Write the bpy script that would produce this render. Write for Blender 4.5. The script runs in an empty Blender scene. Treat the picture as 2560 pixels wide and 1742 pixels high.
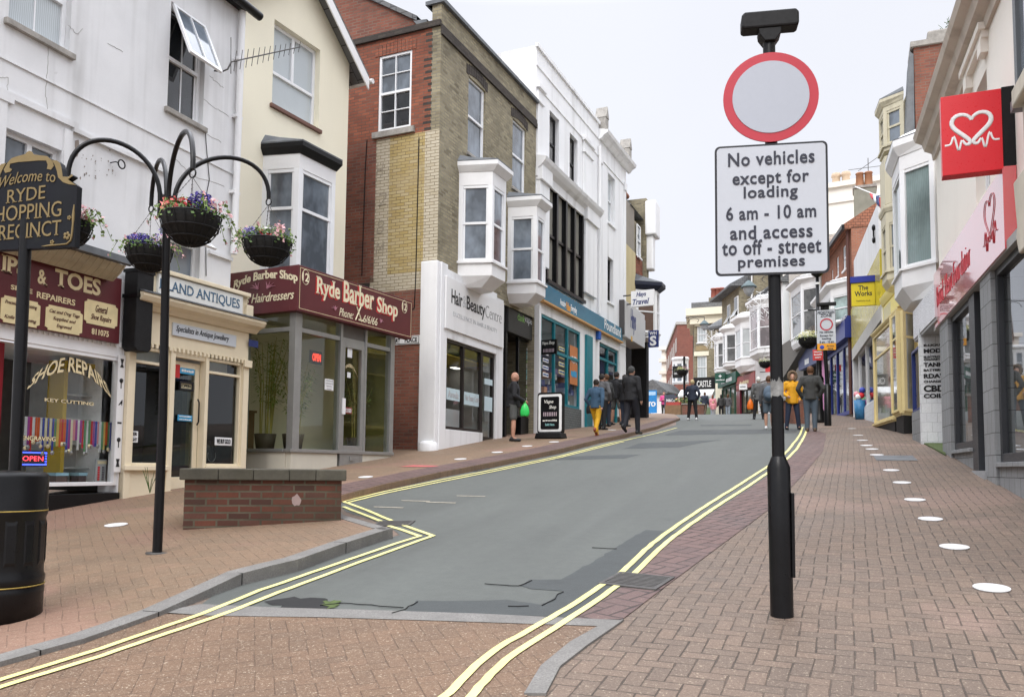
import bpy, bmesh, math, random
from mathutils import Vector, Matrix
random.seed(7)
SC = bpy.context.scene
COL = SC.collection
PI = math.pi
rad = math.radians

# ------------------------------------------------------------------ camera
FPX, CX, CY, EYE = 2070.0, 1280.0, 1020.0, 1.55          # focal length and principal point in photo pixels, eye height in metres
YAW, PIT, ROL = rad(20.5), rad(4.14), rad(0.61)
fw = Vector((-math.sin(YAW)*math.cos(PIT), math.cos(YAW)*math.cos(PIT), math.sin(PIT)))
rt0 = Vector((math.cos(YAW), math.sin(YAW), 0)); up0 = rt0.cross(fw)
CR = rt0*math.cos(ROL) + up0*math.sin(ROL); CU = up0*math.cos(ROL) - rt0*math.sin(ROL)
CAM = Vector((0, 0, EYE))
cd = bpy.data.cameras.new('camera'); cam = bpy.data.objects.new('camera', cd); COL.objects.link(cam)
cd.sensor_width = 36; cd.lens = FPX/2560*36; cd.shift_y = (CY-871)/2560; cd.clip_start = 0.05; cd.clip_end = 2000
cam.matrix_world = Matrix(((CR.x, CU.x, -fw.x, CAM.x), (CR.y, CU.y, -fw.y, CAM.y), (CR.z, CU.z, -fw.z, CAM.z), (0, 0, 0, 1)))
SC.camera = cam

# ------------------------------------------------------------------ sky, sun, exposure
w = bpy.data.worlds.new("World"); SC.world = w; w.use_nodes = True
nt = w.node_tree; nt.nodes.clear()
wo = nt.nodes.new('ShaderNodeOutputWorld'); bg = nt.nodes.new('ShaderNodeBackground')
sky = nt.nodes.new('ShaderNodeTexSky'); sky.sky_type = 'NISHITA'; sky.sun_disc = False
SUN_EL, SUN_AZ = rad(42), rad(182)
sky.sun_elevation = SUN_EL; sky.sun_rotation = SUN_AZ
tc = nt.nodes.new('ShaderNodeTexCoord'); sp = nt.nodes.new('ShaderNodeSeparateXYZ'); nt.links.new(tc.outputs['Generated'], sp.inputs[0])
# overcast dome: even pale cloud near the horizon, brighter overhead
mr = nt.nodes.new('ShaderNodeMapRange'); mr.inputs['From Min'].default_value = 0.5; mr.inputs['From Max'].default_value = 0.8
mr.inputs['To Min'].default_value = 9.0; mr.inputs['To Max'].default_value = 36.0
nt.links.new(sp.outputs['Z'], mr.inputs['Value'])
nz = nt.nodes.new('ShaderNodeTexNoise'); nz.inputs['Scale'].default_value = 2.2; nz.inputs['Detail'].default_value = 4
nt.links.new(tc.outputs['Generated'], nz.inputs['Vector'])
m1 = nt.nodes.new('ShaderNodeMapRange'); m1.inputs['To Min'].default_value = 0.93; m1.inputs['To Max'].default_value = 1.07
nt.links.new(nz.outputs['Fac'], m1.inputs['Value'])
mm = nt.nodes.new('ShaderNodeMath'); mm.operation = 'MULTIPLY'; nt.links.new(mr.outputs[0], mm.inputs[0]); nt.links.new(m1.outputs[0], mm.inputs[1])
cl = nt.nodes.new('ShaderNodeVectorMath'); cl.operation = 'SCALE'; cl.inputs[0].default_value = (0.965, 0.985, 1.06); nt.links.new(mm.outputs[0], cl.inputs['Scale'])
mx = nt.nodes.new('ShaderNodeMix'); mx.data_type = 'RGBA'; mx.inputs[0].default_value = 0.94
nt.links.new(sky.outputs[0], mx.inputs[6]); nt.links.new(cl.outputs[0], mx.inputs[7])
nt.links.new(mx.outputs[2], bg.inputs['Color']); bg.inputs['Strength'].default_value = 0.1
nt.links.new(bg.outputs[0], wo.inputs[0])
sl = bpy.data.lights.new('sun', 'SUN'); sl.energy = 1.5; sl.angle = rad(25); sl.color = (1.0, 0.96, 0.9)
so = bpy.data.objects.new('sun', sl); COL.objects.link(so); so.location = (0, 0, 40)
sdir = Vector((math.sin(SUN_AZ)*math.cos(SUN_EL), math.cos(SUN_AZ)*math.cos(SUN_EL), math.sin(SUN_EL)))
so.rotation_euler = sdir.to_track_quat('Z', 'Y').to_euler()
SC.view_settings.view_transform = 'Standard'; SC.view_settings.look = 'None'; SC.view_settings.gamma = 1; SC.view_settings.use_curve_mapping = False
SC.view_settings.exposure = 0.12
SC.cycles.max_bounces = 7; SC.cycles.diffuse_bounces = 3; SC.cycles.glossy_bounces = 3; SC.cycles.transparent_max_bounces = 12; SC.cycles.transmission_bounces = 4
SC.cycles.caustics_reflective = False; SC.cycles.caustics_refractive = False

# ------------------------------------------------------------------ survey helpers: photo pixel -> world
def ray(x, y): return fw + CR*((x-CX)/FPX) + CU*((CY-y)/FPX)
KY = [-60, -6, 0, 5.6, 12, 19.5, 23.7, 36, 46, 52, 60, 75, 110, 260]
KZ = [-3.2, -.42, .03, .61, 1.31, 2.17, 2.57, 3.68, 4.52, 4.98, 5.36, 5.95, 7.1, 8.5]
def zg(y):
    if y <= KY[0]: return KZ[0]
    for i in range(1, len(KY)):
        if y <= KY[i]:
            return KZ[i-1] + (KZ[i]-KZ[i-1])*(y-KY[i-1])/(KY[i]-KY[i-1])
    return KZ[-1]
def hk(y):                                   # height of the left pavement over the road (dropped kerb near the camera)
    return .03 + .07*max(0, min(1, (y-4.7)/.9))
def G(x, y, dz=0.0, far=70):
    d = ray(x, y); t = .5; p = CAM + d*t; prev = p; ps = 1
    while t < far:
        p = CAM + d*t; s = p.z - zg(p.y) - (dz(p.y) if callable(dz) else dz)
        if s < 0:
            k = ps/(ps-s); return prev.lerp(p, k)
        prev, ps = p, s; t *= 1.004
    return CAM + d*far
def AT(x, y, D): return CAM + ray(x, y)*D      # point at depth D along the view axis
def depth(p): return (Vector(p)-CAM).dot(fw)

class Fr:
    """A facade frame: x along the facade, y into the building, z up (z is the world height)."""
    def __init__(s, ax, ay, deg, zb=None):
        s.a = Vector((ax, ay)); t = rad(deg); s.d = Vector((math.sin(t), math.cos(t))); s.n = Vector((-s.d.y, s.d.x))
        s.z0 = zg(ay) if zb is None else zb
        s.rot = math.atan2(s.d.y, s.d.x)
    def px(s, x, y, off=0.0):
        r = ray(x, y); r2 = Vector((r.x, r.y)); a = s.a + s.n*off - Vector((CAM.x, CAM.y))
        k = a.dot(s.n)/r2.dot(s.n); p = CAM + r*k
        return (Vector((p.x, p.y))-s.a).dot(s.d), p.z
    def rect(s, a, b, off=0.0):
        u0, z1 = s.px(*a, off); u1, z0 = s.px(*b, off)
        return min(u0, u1), max(u0, u1), min(z0, z1), max(z0, z1)
    def u(s, x, y, off=0.0): return s.px(x, y, off)[0]
    def z(s, x, y, off=0.0): return s.px(x, y, off)[1]
    def W(s, u, v, z=0):
        p = s.a + s.d*u + s.n*v; return Vector((p.x, p.y, z))
    def gz(s, u, v=0): return zg(s.W(u, v).y)
def spot(p, deg=90):                          # frame standing at a world point; deg 90: x runs along +X, y away from the camera
    return Fr(p[0], p[1], deg, p[2])

# ------------------------------------------------------------------ scene helpers
def tag(o, label=None, cat=None, group=None, kind=None):
    if label: o['label'] = label
    if cat: o['category'] = cat
    if group: o['group'] = group
    if kind: o['kind'] = kind
    return o
def thing(name, label, cat, fr, group=None):
    o = bpy.data.objects.new(name, None); COL.objects.link(o); o.empty_display_size = .2
    o.location = (fr.a.x, fr.a.y, fr.z0); o.rotation_euler = (0, 0, fr.rot)
    return tag(o, label, cat, group)

class MB:
    """Collects shapes in frame coordinates; build() links them as one mesh object."""
    def __init__(s): s.v = []; s.f = []; s.sm = []
    def add(s, vs, fs, smooth=False):
        b = len(s.v); s.v += [tuple(v) for v in vs]; s.f += [tuple(b+i for i in f) for f in fs]; s.sm += [smooth]*len(fs); return s
    def box(s, x0, x1, y0, y1, z0, z1):
        if x0 > x1: x0, x1 = x1, x0
        if y0 > y1: y0, y1 = y1, y0
        if z0 > z1: z0, z1 = z1, z0
        return s.add([(x0,y0,z0),(x1,y0,z0),(x1,y1,z0),(x0,y1,z0),(x0,y0,z1),(x1,y0,z1),(x1,y1,z1),(x0,y1,z1)],
                     [(0,3,2,1),(4,5,6,7),(0,1,5,4),(1,2,6,5),(2,3,7,6),(3,0,4,7)])
    def obox(s, p, q, t0, t1, o0, o1, z0, z1):
        """Box along the plan segment p->q: t along it, o towards its right-hand (outer) side."""
        p = Vector(p); q = Vector(q); d = (q-p).normalized(); n = Vector((d.y, -d.x))
        c = [p+d*t0+n*o0, p+d*t1+n*o0, p+d*t1+n*o1, p+d*t0+n*o1]
        vs = [(a.x, a.y, z0) for a in c]+[(a.x, a.y, z1) for a in c]
        return s.add(vs, [(0,3,2,1),(4,5,6,7),(0,1,5,4),(1,2,6,5),(2,3,7,6),(3,0,4,7)] if o0 > o1 else [(0,1,2,3),(7,6,5,4),(4,5,1,0),(5,6,2,1),(6,7,3,2),(7,4,0,3)])
    def prism(s, pts, y0, y1, plane='xz'):
        """Extrude a closed outline: 'xz' along y, 'xy' along z, 'yz' along x."""
        n = len(pts)
        mk = {'xz': lambda a, b, c: (a, c, b), 'xy': lambda a, b, c: (a, b, c), 'yz': lambda a, b, c: (c, a, b)}[plane]
        vs = [mk(a, b, y0) for a, b in pts]+[mk(a, b, y1) for a, b in pts]
        fs = [tuple(range(n)), tuple(range(2*n-1, n-1, -1))]+[(i, i+n, (i+1) % n+n, (i+1) % n) for i in range(n)]
        return s.add(vs, fs)
    def tube(s, pts, r, n=8, cap=True, smooth=True):
        pts = [Vector(p) for p in pts]; m = len(pts)
        rs = r if isinstance(r, (list, tuple)) else [r]*m
        vs = []; pu = None
        for i, p in enumerate(pts):
            t = (pts[min(i+1, m-1)]-pts[max(i-1, 0)])
            t = t.normalized() if t.length > 1e-9 else Vector((0, 0, 1))
            a = pu - t*pu.dot(t) if pu is not None else (Vector((1, 0, 0)) if abs(t.x) < .9 else Vector((0, 1, 0))).cross(t)
            if a.length < 1e-6: a = Vector((0, 1, 0)).cross(t)
            a.normalize(); pu = a; b = t.cross(a)
            vs += [p+(a*math.cos(2*PI*k/n)+b*math.sin(2*PI*k/n))*rs[i] for k in range(n)]
        fs = [(i*n+k, i*n+(k+1) % n, (i+1)*n+(k+1) % n, (i+1)*n+k) for i in range(m-1) for k in range(n)]
        s.add(vs, fs, smooth)
        if cap: s.add(vs[:n], [tuple(range(n-1, -1, -1))]); s.add(vs[-n:], [tuple(range(n))])
        return s
    def lathe(s, prof, c=(0, 0, 0), n=20, smooth=True, a0=0, a1=2*PI):
        m = len(prof); full = abs(a1-a0-2*PI) < 1e-6; k_ = n if full else n+1
        vs = [(c[0]+r*math.cos(a0+(a1-a0)*k/n), c[1]+r*math.sin(a0+(a1-a0)*k/n), c[2]+z) for r, z in prof for k in range(k_)]
        fs = [(i*k_+k, i*k_+(k+1) % k_, (i+1)*k_+(k+1) % k_, (i+1)*k_+k) for i in range(m-1) for k in range(n)]
        return s.add(vs, fs, smooth)
    def ball(s, c, rx, ry=None, rz=None, n=10, m=7, rot=None):
        ry = rx if ry is None else ry; rz = rx if rz is None else rz; vs = []; c = Vector(c)
        for i in range(m+1):
            th = PI*i/m
            for k in range(n):
                v = Vector((rx*math.sin(th)*math.cos(2*PI*k/n), ry*math.sin(th)*math.sin(2*PI*k/n), rz*math.cos(th)))
                if rot: v = rot @ v
                vs.append(c+v)
        return s.add(vs, [(i*n+k, (i+1)*n+k, (i+1)*n+(k+1) % n, i*n+(k+1) % n) for i in range(m) for k in range(n)], True)
    def wall(s, x0, x1, z0, z1, holes=(), y=0.0, deep=.14, y1=None):
        """Wall face with real openings and their reveals; holes (x0,x1,z0,z1)."""
        xs = sorted({x0, x1, *[min(max(h[i], x0), x1) for h in holes for i in (0, 1)]}); zs = sorted({z0, z1, *[min(max(h[i], z0), z1) for h in holes for i in (2, 3)]})
        for i in range(len(xs)-1):
            for j in range(len(zs)-1):
                cx, cz = (xs[i]+xs[i+1])/2, (zs[j]+zs[j+1])/2
                if any(h[0] < cx < h[1] and h[2] < cz < h[3] for h in holes): continue
                s.add([(xs[i], y, zs[j]), (xs[i+1], y, zs[j]), (xs[i+1], y, zs[j+1]), (xs[i], y, zs[j+1])], [(0, 1, 2, 3)])
        for h in holes:
            a, b, c, d = h; e = y+deep
            s.add([(a,y,c),(a,e,c),(a,e,d),(a,y,d)], [(3,2,1,0)]); s.add([(b,y,c),(b,e,c),(b,e,d),(b,y,d)], [(0,1,2,3)])
            s.add([(a,y,d),(b,y,d),(b,e,d),(a,e,d)], [(0,3,2,1)]); s.add([(a,y,c),(b,y,c),(b,e,c),(a,e,c)], [(0,1,2,3)])
        if y1 is not None:                    # ends, top and back of the building's body
            s.add([(x0,y,z0),(x0,y1,z0),(x0,y1,z1),(x0,y,z1)], [(3,2,1,0)]); s.add([(x1,y,z0),(x1,y1,z0),(x1,y1,z1),(x1,y,z1)], [(0,1,2,3)])
            s.add([(x0,y,z1),(x1,y,z1),(x1,y1,z1),(x0,y1,z1)], [(0,1,2,3)]); s.add([(x0,y1,z0),(x1,y1,z0),(x1,y1,z1),(x0,y1,z1)], [(3,2,1,0)])
        return s
    def build(s, name, mat, parent=None, fr=None, bevel=0, label=None, mods=None):
        me = bpy.data.meshes.new(name); dz = fr.z0 if fr is not None else (parent.location.z if parent is not None and parent.parent is None else 0)
        if fr is None and parent is not None and parent.parent is not None: dz = parent.parent.location.z
        vs = [(a, b, c-dz) for a, b, c in s.v]
        me.from_pydata(vs, [], s.f); me.update()
        me.polygons.foreach_set('use_smooth', s.sm)
        uv = me.uv_layers.new(name='UVMap'); co = s.v
        for p in me.polygons:
            nx, ny, nz_ = abs(p.normal.x), abs(p.normal.y), abs(p.normal.z)
            for li in p.loop_indices:
                x, y, z = co[me.loops[li].vertex_index]
                uv.data[li].uv = (x, y) if nz_ > nx and nz_ > ny else ((y, z) if nx > ny else (x, z))
        o = bpy.data.objects.new(name, me); COL.objects.link(o)
        me.materials.append(mat)
        if parent is not None: o.parent = parent
        elif fr is not None: o.location = (fr.a.x, fr.a.y, fr.z0); o.rotation_euler = (0, 0, fr.rot)
        if bevel:
            b = o.modifiers.new('bevel', 'BEVEL'); b.width = bevel; b.segments = 2; b.limit_method = 'ANGLE'; b.angle_limit = rad(40)
        if label: o['label'] = label
        return o

# ------------------------------------------------------------------ lettering
_tc = {}
def glyphs(text, weight=0.0, shear=0.0, serif=False, spacing=1.0, align='CENTER'):
    key = (text, weight, shear, serif, spacing, align)
    if key in _tc: return _tc[key]
    cu = bpy.data.curves.new('lettering', 'FONT'); cu.body = text; cu.size = 1; cu.offset = weight; cu.shear = 0 if serif else shear; cu.space_character = spacing
    cu.align_x = align; cu.fill_mode = 'FRONT'; cu.resolution_u = 3
    o = bpy.data.objects.new('lettering', cu); me = o.to_mesh()
    vs = [Vector(v.co) for v in me.vertices]; fs = [tuple(p.vertices) for p in me.polygons]
    if serif and vs:
        cnt = {}
        for f in fs:
            for a, b in zip(f, f[1:]+f[:1]): cnt[(min(a, b), max(a, b))] = cnt.get((min(a, b), max(a, b)), 0)+1
        top = .7
        for (a, b), c in cnt.items():
            if c != 1: continue
            p, q = vs[a], vs[b]; L = abs(p.x-q.x)
            if abs(p.y-q.y) > .004 or not .05 < L < .22: continue
            for yy, sg in ((0, 1), (.729, -1), (.5, -1)):
                if abs(p.y-yy) < .03+weight:
                    x0, x1 = min(p.x, q.x)-.07, max(p.x, q.x)+.07; n = len(vs); y0 = p.y
                    vs += [Vector((x0, y0, 0)), Vector((x1, y0, 0)), Vector((x1, y0+sg*.045, 0)), Vector((x0, y0+sg*.045, 0))]
                    fs.append((n, n+1, n+2, n+3) if sg > 0 else (n+3, n+2, n+1, n))
        if shear: vs = [Vector((v.x+v.y*shear, v.y, 0)) for v in vs]
    o.to_mesh_clear(); bpy.data.objects.remove(o); bpy.data.curves.remove(cu)
    _tc[key] = (vs, fs); return vs, fs
def txt(mb, text, u0, u1, z0, z1, y, weight=.02, shear=0, serif=False, bend=0, spacing=1.0, thick=.004, tilt=0, keep=False):
    """Letters fitted into the box u0..u1, z0..z1 on the plane y (facing -y); bend arches the line."""
    if text.startswith('~'):                    # print too small to read in the photograph: broken strokes
        r_ = random.Random(text); u = u0
        while u < u1:
            L = (u1-u0)*r_.uniform(.05, .16); mb.box(u, min(u+L, u1), y, y+thick, z0+(z1-z0)*r_.uniform(.1, .3), z1-(z1-z0)*r_.uniform(.05, .3)); u += L*1.25
        return mb
    vs, fs = glyphs(text, weight, shear, serif, spacing)
    if not vs: return mb
    xa, xb = min(v.x for v in vs), max(v.x for v in vs); ya, yb = min(v.y for v in vs), max(v.y for v in vs)
    if keep:
        sc = min((u1-u0)/(xb-xa), (z1-z0)/(yb-ya)); mu, mz = (u0+u1)/2, (z0+z1)/2
        u0, u1 = mu-sc*(xb-xa)/2, mu+sc*(xb-xa)/2; z0, z1 = mz-sc*(yb-ya)/2, mz+sc*(yb-ya)/2
    out = []
    for v in vs:
        t = (v.x-xa)/(xb-xa); k = (v.y-ya)/(yb-ya)
        q = 2*t-1
        out.append((u0+(u1-u0)*t - bend*2.2*q*(k-.5)*(z1-z0)/(u1-u0)*1.0*(1 if bend else 0), y, z0+(z1-z0)*k + bend*(1-q*q) + tilt*t))
    n = len(out)
    mb.add(out, fs)
    back = [(a, b+thick, c) for a, b, c in out]
    cnt = {}
    for f in fs:
        for a, b in zip(f, f[1:]+f[:1]):
            if (b, a) in cnt: cnt[(b, a)] = 2
            else: cnt[(a, b)] = 1
    mb.add(out+back, [(b, a, a+n, b+n) for (a, b), c in cnt.items() if c == 1])
    return mb
# ------------------------------------------------------------------ procedural materials
class NT:
    def __init__(s, name):
        s.m = bpy.data.materials.new(name); s.m.use_nodes = True; s.t = s.m.node_tree; s.t.nodes.clear()
        s.out = s.t.nodes.new('ShaderNodeOutputMaterial'); s.p = s.t.nodes.new('ShaderNodeBsdfPrincipled'); s.t.links.new(s.p.outputs[0], s.out.inputs[0])
        s._c = {}
    def put(s, sock, v):
        if isinstance(v, bpy.types.NodeSocket): s.t.links.new(v, sock)
        elif v is not None:
            if hasattr(sock.default_value, '__len__') and not hasattr(v, '__len__'): v = (v,)*len(sock.default_value)
            if hasattr(v, '__len__') and len(sock.default_value) == 4 and len(v) == 3: v = (*v, 1)
            sock.default_value = v
    def n(s, typ, outp=0, ins=(), **kw):
        k = s.t.nodes.new('ShaderNode'+typ)
        for a, b in kw.items(): setattr(k, a, b)
        for key, v in (ins.items() if isinstance(ins, dict) else enumerate(ins)): s.put(k.inputs[key], v)
        return k.outputs[outp]
    def ma(s, op, a, b=None, c=None, clamp=False):
        k = s.t.nodes.new('ShaderNodeMath'); k.operation = op; k.use_clamp = clamp
        for i, v in enumerate((a, b, c)):
            if v is not None: s.put(k.inputs[i], v)
        return k.outputs[0]
    def obj(s): return s.coord('Object')
    def coord(s, which):
        if 'tc' not in s._c: s._c['tc'] = s.t.nodes.new('ShaderNodeTexCoord')
        return s._c['tc'].outputs[which]
    def pos(s):
        if 'g' not in s._c: s._c['g'] = s.t.nodes.new('ShaderNodeNewGeometry')
        return s._c['g'].outputs['Position']
    def scale(s, v, sc):
        return s.n('Mapping', 0, {'Vector': v, 'Scale': sc if hasattr(sc, '__len__') else (sc,)*3})
    def noise(s, v, sc, det=4, rough=.6): return s.n('TexNoise', 0, {'Vector': s.scale(v, sc), 'Scale': 1.0, 'Detail': det, 'Roughness': rough})
    def ramp(s, f, stops):
        k = s.t.nodes.new('ShaderNodeValToRGB'); s.put(k.inputs[0], f); e = k.color_ramp.elements
        while len(e) < len(stops): e.new(.5)
        for i, (p, c) in enumerate(stops):
            e[i].position = p; c = (c, c, c) if not hasattr(c, '__len__') else c; e[i].color = (*c, 1)
        return k.outputs[0]
    def mr(s, f, a, b, c=0.0, d=1.0): return s.n('MapRange', 0, {'Value': f, 'From Min': a, 'From Max': b, 'To Min': c, 'To Max': d})
    def mix(s, f, a, b, mode='MIX'):
        k = s.t.nodes.new('ShaderNodeMix'); k.data_type = 'RGBA'; k.blend_type = mode
        s.put(k.inputs[0], f); s.put(k.inputs[6], a); s.put(k.inputs[7], b); return k.outputs[2]
    def bump(s, h, strength=.3, dist=.01):
        s.t.links.new(s.n('Bump', 0, {'Height': h, 'Strength': strength, 'Distance': dist}), s.p.inputs['Normal'])
    def fin(s, col, rough=.6, spec=.5, metal=0):
        s.put(s.p.inputs['Base Color'], col); s.put(s.p.inputs['Roughness'], rough); s.put(s.p.inputs['Specular IOR Level'], spec); s.put(s.p.inputs['Metallic'], metal)
        return s.m
_M = {}
def sc(c, k): return tuple(max(0, min(1, x*k)) for x in c)
def paint(name, c, rough=.5, var=.12, vs=1.5, streak=0.0, dirt=(.3, .29, .26), fine=.05, bump=0, metal=0, spec=.4, gran=0):
    """Painted or rendered surface: uneven tone, optional rain streaks and grime with a shape of their own."""
    if name in _M: return _M[name]
    t = NT(name); o = t.obj()
    f = t.noise(o, vs, 5); g = t.noise(o, 40, 3)
    col = t.mix(t.mr(f, .3, .7), sc(c, 1-var), sc(c, 1+var*.5)); col = t.mix(t.ma('MULTIPLY', t.mr(g, .4, .75), fine), col, sc(c, .5))
    if streak:
        s_ = t.noise(o, (2.6, 2.6, .14), 3, .6); b = t.noise(o, .8, 4)
        col = t.mix(t.ma('MULTIPLY', t.ma('MULTIPLY', t.mr(s_, .5, .8), t.mr(b, .3, .65)), streak), col, dirt)
        k = t.noise(o, 3.1, 8, .7); col = t.mix(t.ma('MULTIPLY', t.mr(k, .66, .72), streak*.6), col, sc(dirt, .8))
    if gran: col = t.mix(t.mr(t.noise(o, gran, 2), .3, .7), col, sc(c, .6))
    if bump: t.bump(t.noise(o, 60, 5), bump, .004)
    _M[name] = t.fin(col, t.mr(g, .2, .8, max(.02, rough-.08), min(1, rough+.12)), spec, metal); return _M[name]
def brick(name, c1, c2, mortar, bw=.225, rh=.075, ms=.008, stain=.35, stc=(.05, .045, .04), third=None, soft=0.0):
    if name in _M: return _M[name]
    t = NT(name); uv = t.coord('UV'); o = t.obj()
    wob = t.n('VectorMath', 0, [uv, t.n('VectorMath', 0, {0: t.n('TexNoise', 1, {'Vector': t.scale(o, 7), 'Scale': 1.0}), 'Scale': .008}, operation='SCALE')], operation='ADD')
    k = t.t.nodes.new('ShaderNodeTexBrick'); t.put(k.inputs['Vector'], wob)
    for a, b in (('Scale', 1.0), ('Brick Width', bw), ('Row Height', rh), ('Mortar Size', ms), ('Mortar Smooth', .2), ('Bias', -.1), ('Color1', (0, 0, 0)), ('Color2', (1, 1, 1)), ('Mortar', (.5, .5, .5))): t.put(k.inputs[a], b)
    stops = [(0, c1), (.55, c2)]
    if third: stops.append((1, third))
    col = t.ramp(k.outputs[0], stops)
    col = t.mix(t.mr(t.noise(o, 30, 4), .3, .75, 0, .35), col, sc(c2, .55))
    mc = t.mix(t.mr(t.noise(o, 2.2, 5), .35, .65), mortar, sc(mortar, .55))
    col = t.mix(k.outputs[1], col, mc)
    col = t.mix(t.ma('MULTIPLY', t.mr(t.noise(o, .9, 6, .65), .45, .75), stain), col, stc)
    t.bump(t.ma('SUBTRACT', t.ma('MULTIPLY', t.noise(o, 50, 3), .3), k.outputs[1]), .5, .006)
    _M[name] = t.fin(col, .85, .2); return _M[name]
def glass(name='shop_glass', tint=(.93, .96, .95), refl=1.0, dim=0.0):
    """Thin pane: see-through with mirror-like reflection by angle."""
    if name in _M: return _M[name]
    t = NT(name); t.t.nodes.remove(t.p)
    gb = t.t.nodes.new('ShaderNodeNewGeometry').outputs['Backfacing']; fr = t.n('Fresnel', 0, {'IOR': t.ma('ADD', 1.52, t.ma('MULTIPLY', gb, 1/1.52-1.52))}); tr = t.n('BsdfTransparent', 0, {'Color': tint}); gl = t.n('BsdfGlossy', 0, {'Color': (.95, .97, 1), 'Roughness': .015})
    k = t.t.nodes.new('ShaderNodeMixShader'); t.put(k.inputs[0], t.ma('ADD', t.ma('MULTIPLY', fr, 1.05*refl), dim, clamp=True)); t.t.links.new(tr, k.inputs[1]); t.t.links.new(gl, k.inputs[2])
    t.t.links.new(k.outputs[0], t.out.inputs[0]); _M[name] = t.m; return t.m
def pane(name, c, rough=.06, curtain=0, cc=(.6, .62, .62), sc_=18):
    """Upper-floor pane over a room or net curtain, reflections painted in as mottled tone."""
    if name in _M: return _M[name]
    t = NT(name); o = t.obj()
    col = t.mix(t.mr(t.noise(o, (1.1, 1.1, .7), 4), .4, .6), sc(c, .5), sc(c, 1.45))  # light and dark blotches imitate reflections, painted into the pane colour
    if curtain:
        wv = t.n('TexWave', 0, {'Vector': t.n('VectorMath', 0, [o, t.n('VectorMath', 0, {0: t.n('TexNoise', 1, {'Vector': t.scale(o, (1, 1, .3)), 'Scale': 1.0}), 'Scale': .15}, operation='SCALE')], operation='ADD'), 'Scale': sc_*.6, 'Distortion': 1.5, 'Detail': 1.0}, bands_direction='DIAGONAL' if curtain == 2 else 'X')
        col = t.mix(curtain if curtain < 1 else .9, col, t.mix(t.mr(wv, 0, 1), sc(cc, .72), cc))
    m = t.fin(col, rough, .6); t.put(t.p.inputs['Coat Weight'], .6); t.put(t.p.inputs['Coat Roughness'], .02); _M[name] = m; return m
def plain(name, c, rough=.6, metal=0, spec=.4):
    if name in _M: return _M[name]
    t = NT(name); _M[name] = t.fin(t.mix(t.mr(t.noise(t.obj(), 6, 3), .3, .7), sc(c, .88), sc(c, 1.06)), rough, spec, metal); return _M[name]
def glow(name, c, s):
    t = NT(name); t.put(t.p.inputs['Emission Color'], c); t.put(t.p.inputs['Emission Strength'], s); return t.fin(sc(c, .3), .4)

def herringbone(name, c1, c2, c3, joint, ang=0, unit=.1, speck=.5, jw=.045, patch=None, tone=.74, joint_s=.8):
    """Block paving laid herringbone, 2:1 blocks; gritty faces, worn joints."""
    t = NT(name); P = t.pos()
    wob = t.n('TexNoise', 1, {'Vector': t.scale(P, 1.1), 'Scale': 1.0, 'Detail': 1.0})
    Pw = t.n('VectorMath', 0, [P, t.n('VectorMath', 0, {0: wob, 'Scale': .05}, operation='SCALE')], operation='ADD')
    q = t.n('Mapping', 0, {'Vector': Pw, 'Rotation': (0, 0, rad(ang)), 'Scale': (1/unit, 1/unit, 1/unit)})
    s_ = t.t.nodes.new('ShaderNodeSeparateXYZ'); t.put(s_.inputs[0], q); X, Y = s_.outputs[0], s_.outputs[1]
    i, j = t.ma('FLOOR', X), t.ma('FLOOR', Y); fx, fy = t.ma('SUBTRACT', X, i), t.ma('SUBTRACT', Y, j)
    k = t.ma('FLOORED_MODULO', t.ma('SUBTRACT', i, j), 4)
    eq = lambda v: t.ma('COMPARE', k, v, .1)
    e0, e1, e2, e3 = eq(0), eq(1), eq(2), eq(3)
    dl = t.ma('ADD', fx, e1); dr = t.ma('ADD', t.ma('SUBTRACT', 1, fx), e0); db = t.ma('ADD', fy, e2); du = t.ma('ADD', t.ma('SUBTRACT', 1, fy), e3)
    dm = t.ma('MINIMUM', t.ma('MINIMUM', dl, dr), t.ma('MINIMUM', db, du))
    cid = t.n('CombineXYZ', 0, [t.ma('SUBTRACT', i, e1), t.ma('SUBTRACT', j, e2), 0.0])
    rnd = t.n('TexWhiteNoise', 0, [cid], noise_dimensions='3D')
    mort = t.mr(t.ma('ADD', dm, t.ma('ADD', t.ma('MULTIPLY', t.ma('SUBTRACT', t.noise(P, 45, 2), .5), .07), t.ma('MULTIPLY', t.ma('SUBTRACT', t.noise(P, 9, 2), .5), .11))), jw*.5, jw*1.3, 1, 0)
    col = t.ramp(rnd, [(0, c1), (.5, c2), (1, c3)])
    if patch: col = t.mix(t.mr(t.noise(P, .45, 3), .52, .6), col, patch)
    big = t.noise(P, .8, 5, .6); col = t.mix(t.mr(big, .3, .7), sc2(t, col, .82), sc2(t, col, 1.1))
    gr = t.noise(P, 130, 3, .8); g2 = t.noise(P, 62, 2, .7); col = t.mix(t.mr(gr, .55, .72, 0, speck), col, (.52, .40, .28)); col = t.mix(t.mr(gr, .43, .3, 0, speck*.8), col, (.07, .05, .045))
    col = t.mix(t.mr(g2, .60, .70, 0, speck), col, (.56, .46, .34)); col = t.mix(t.mr(g2, .4, .28, 0, speck*.7), col, (.06, .045, .04))
    st = t.noise(P, 2.3, 7, .75); col = t.mix(t.mr(st, .6, .75, 0, .35), col, (.08, .065, .055))
    jv = t.ma('MULTIPLY', mort, t.mr(t.noise(P, 1.7, 4), .3, .6, joint_s*.45, joint_s))
    col = t.mix(jv, col, joint)
    col = sc2(t, col, tone)
    t.bump(t.ma('SUBTRACT', t.ma('MULTIPLY', gr, .3), mort), .6, .006)
    return t.fin(col, t.mr(big, .3, .7, .55, .8), .35)
def sc2(t, c, k): return t.mix(1.0, c, (k, k, k), 'MULTIPLY')

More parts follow.
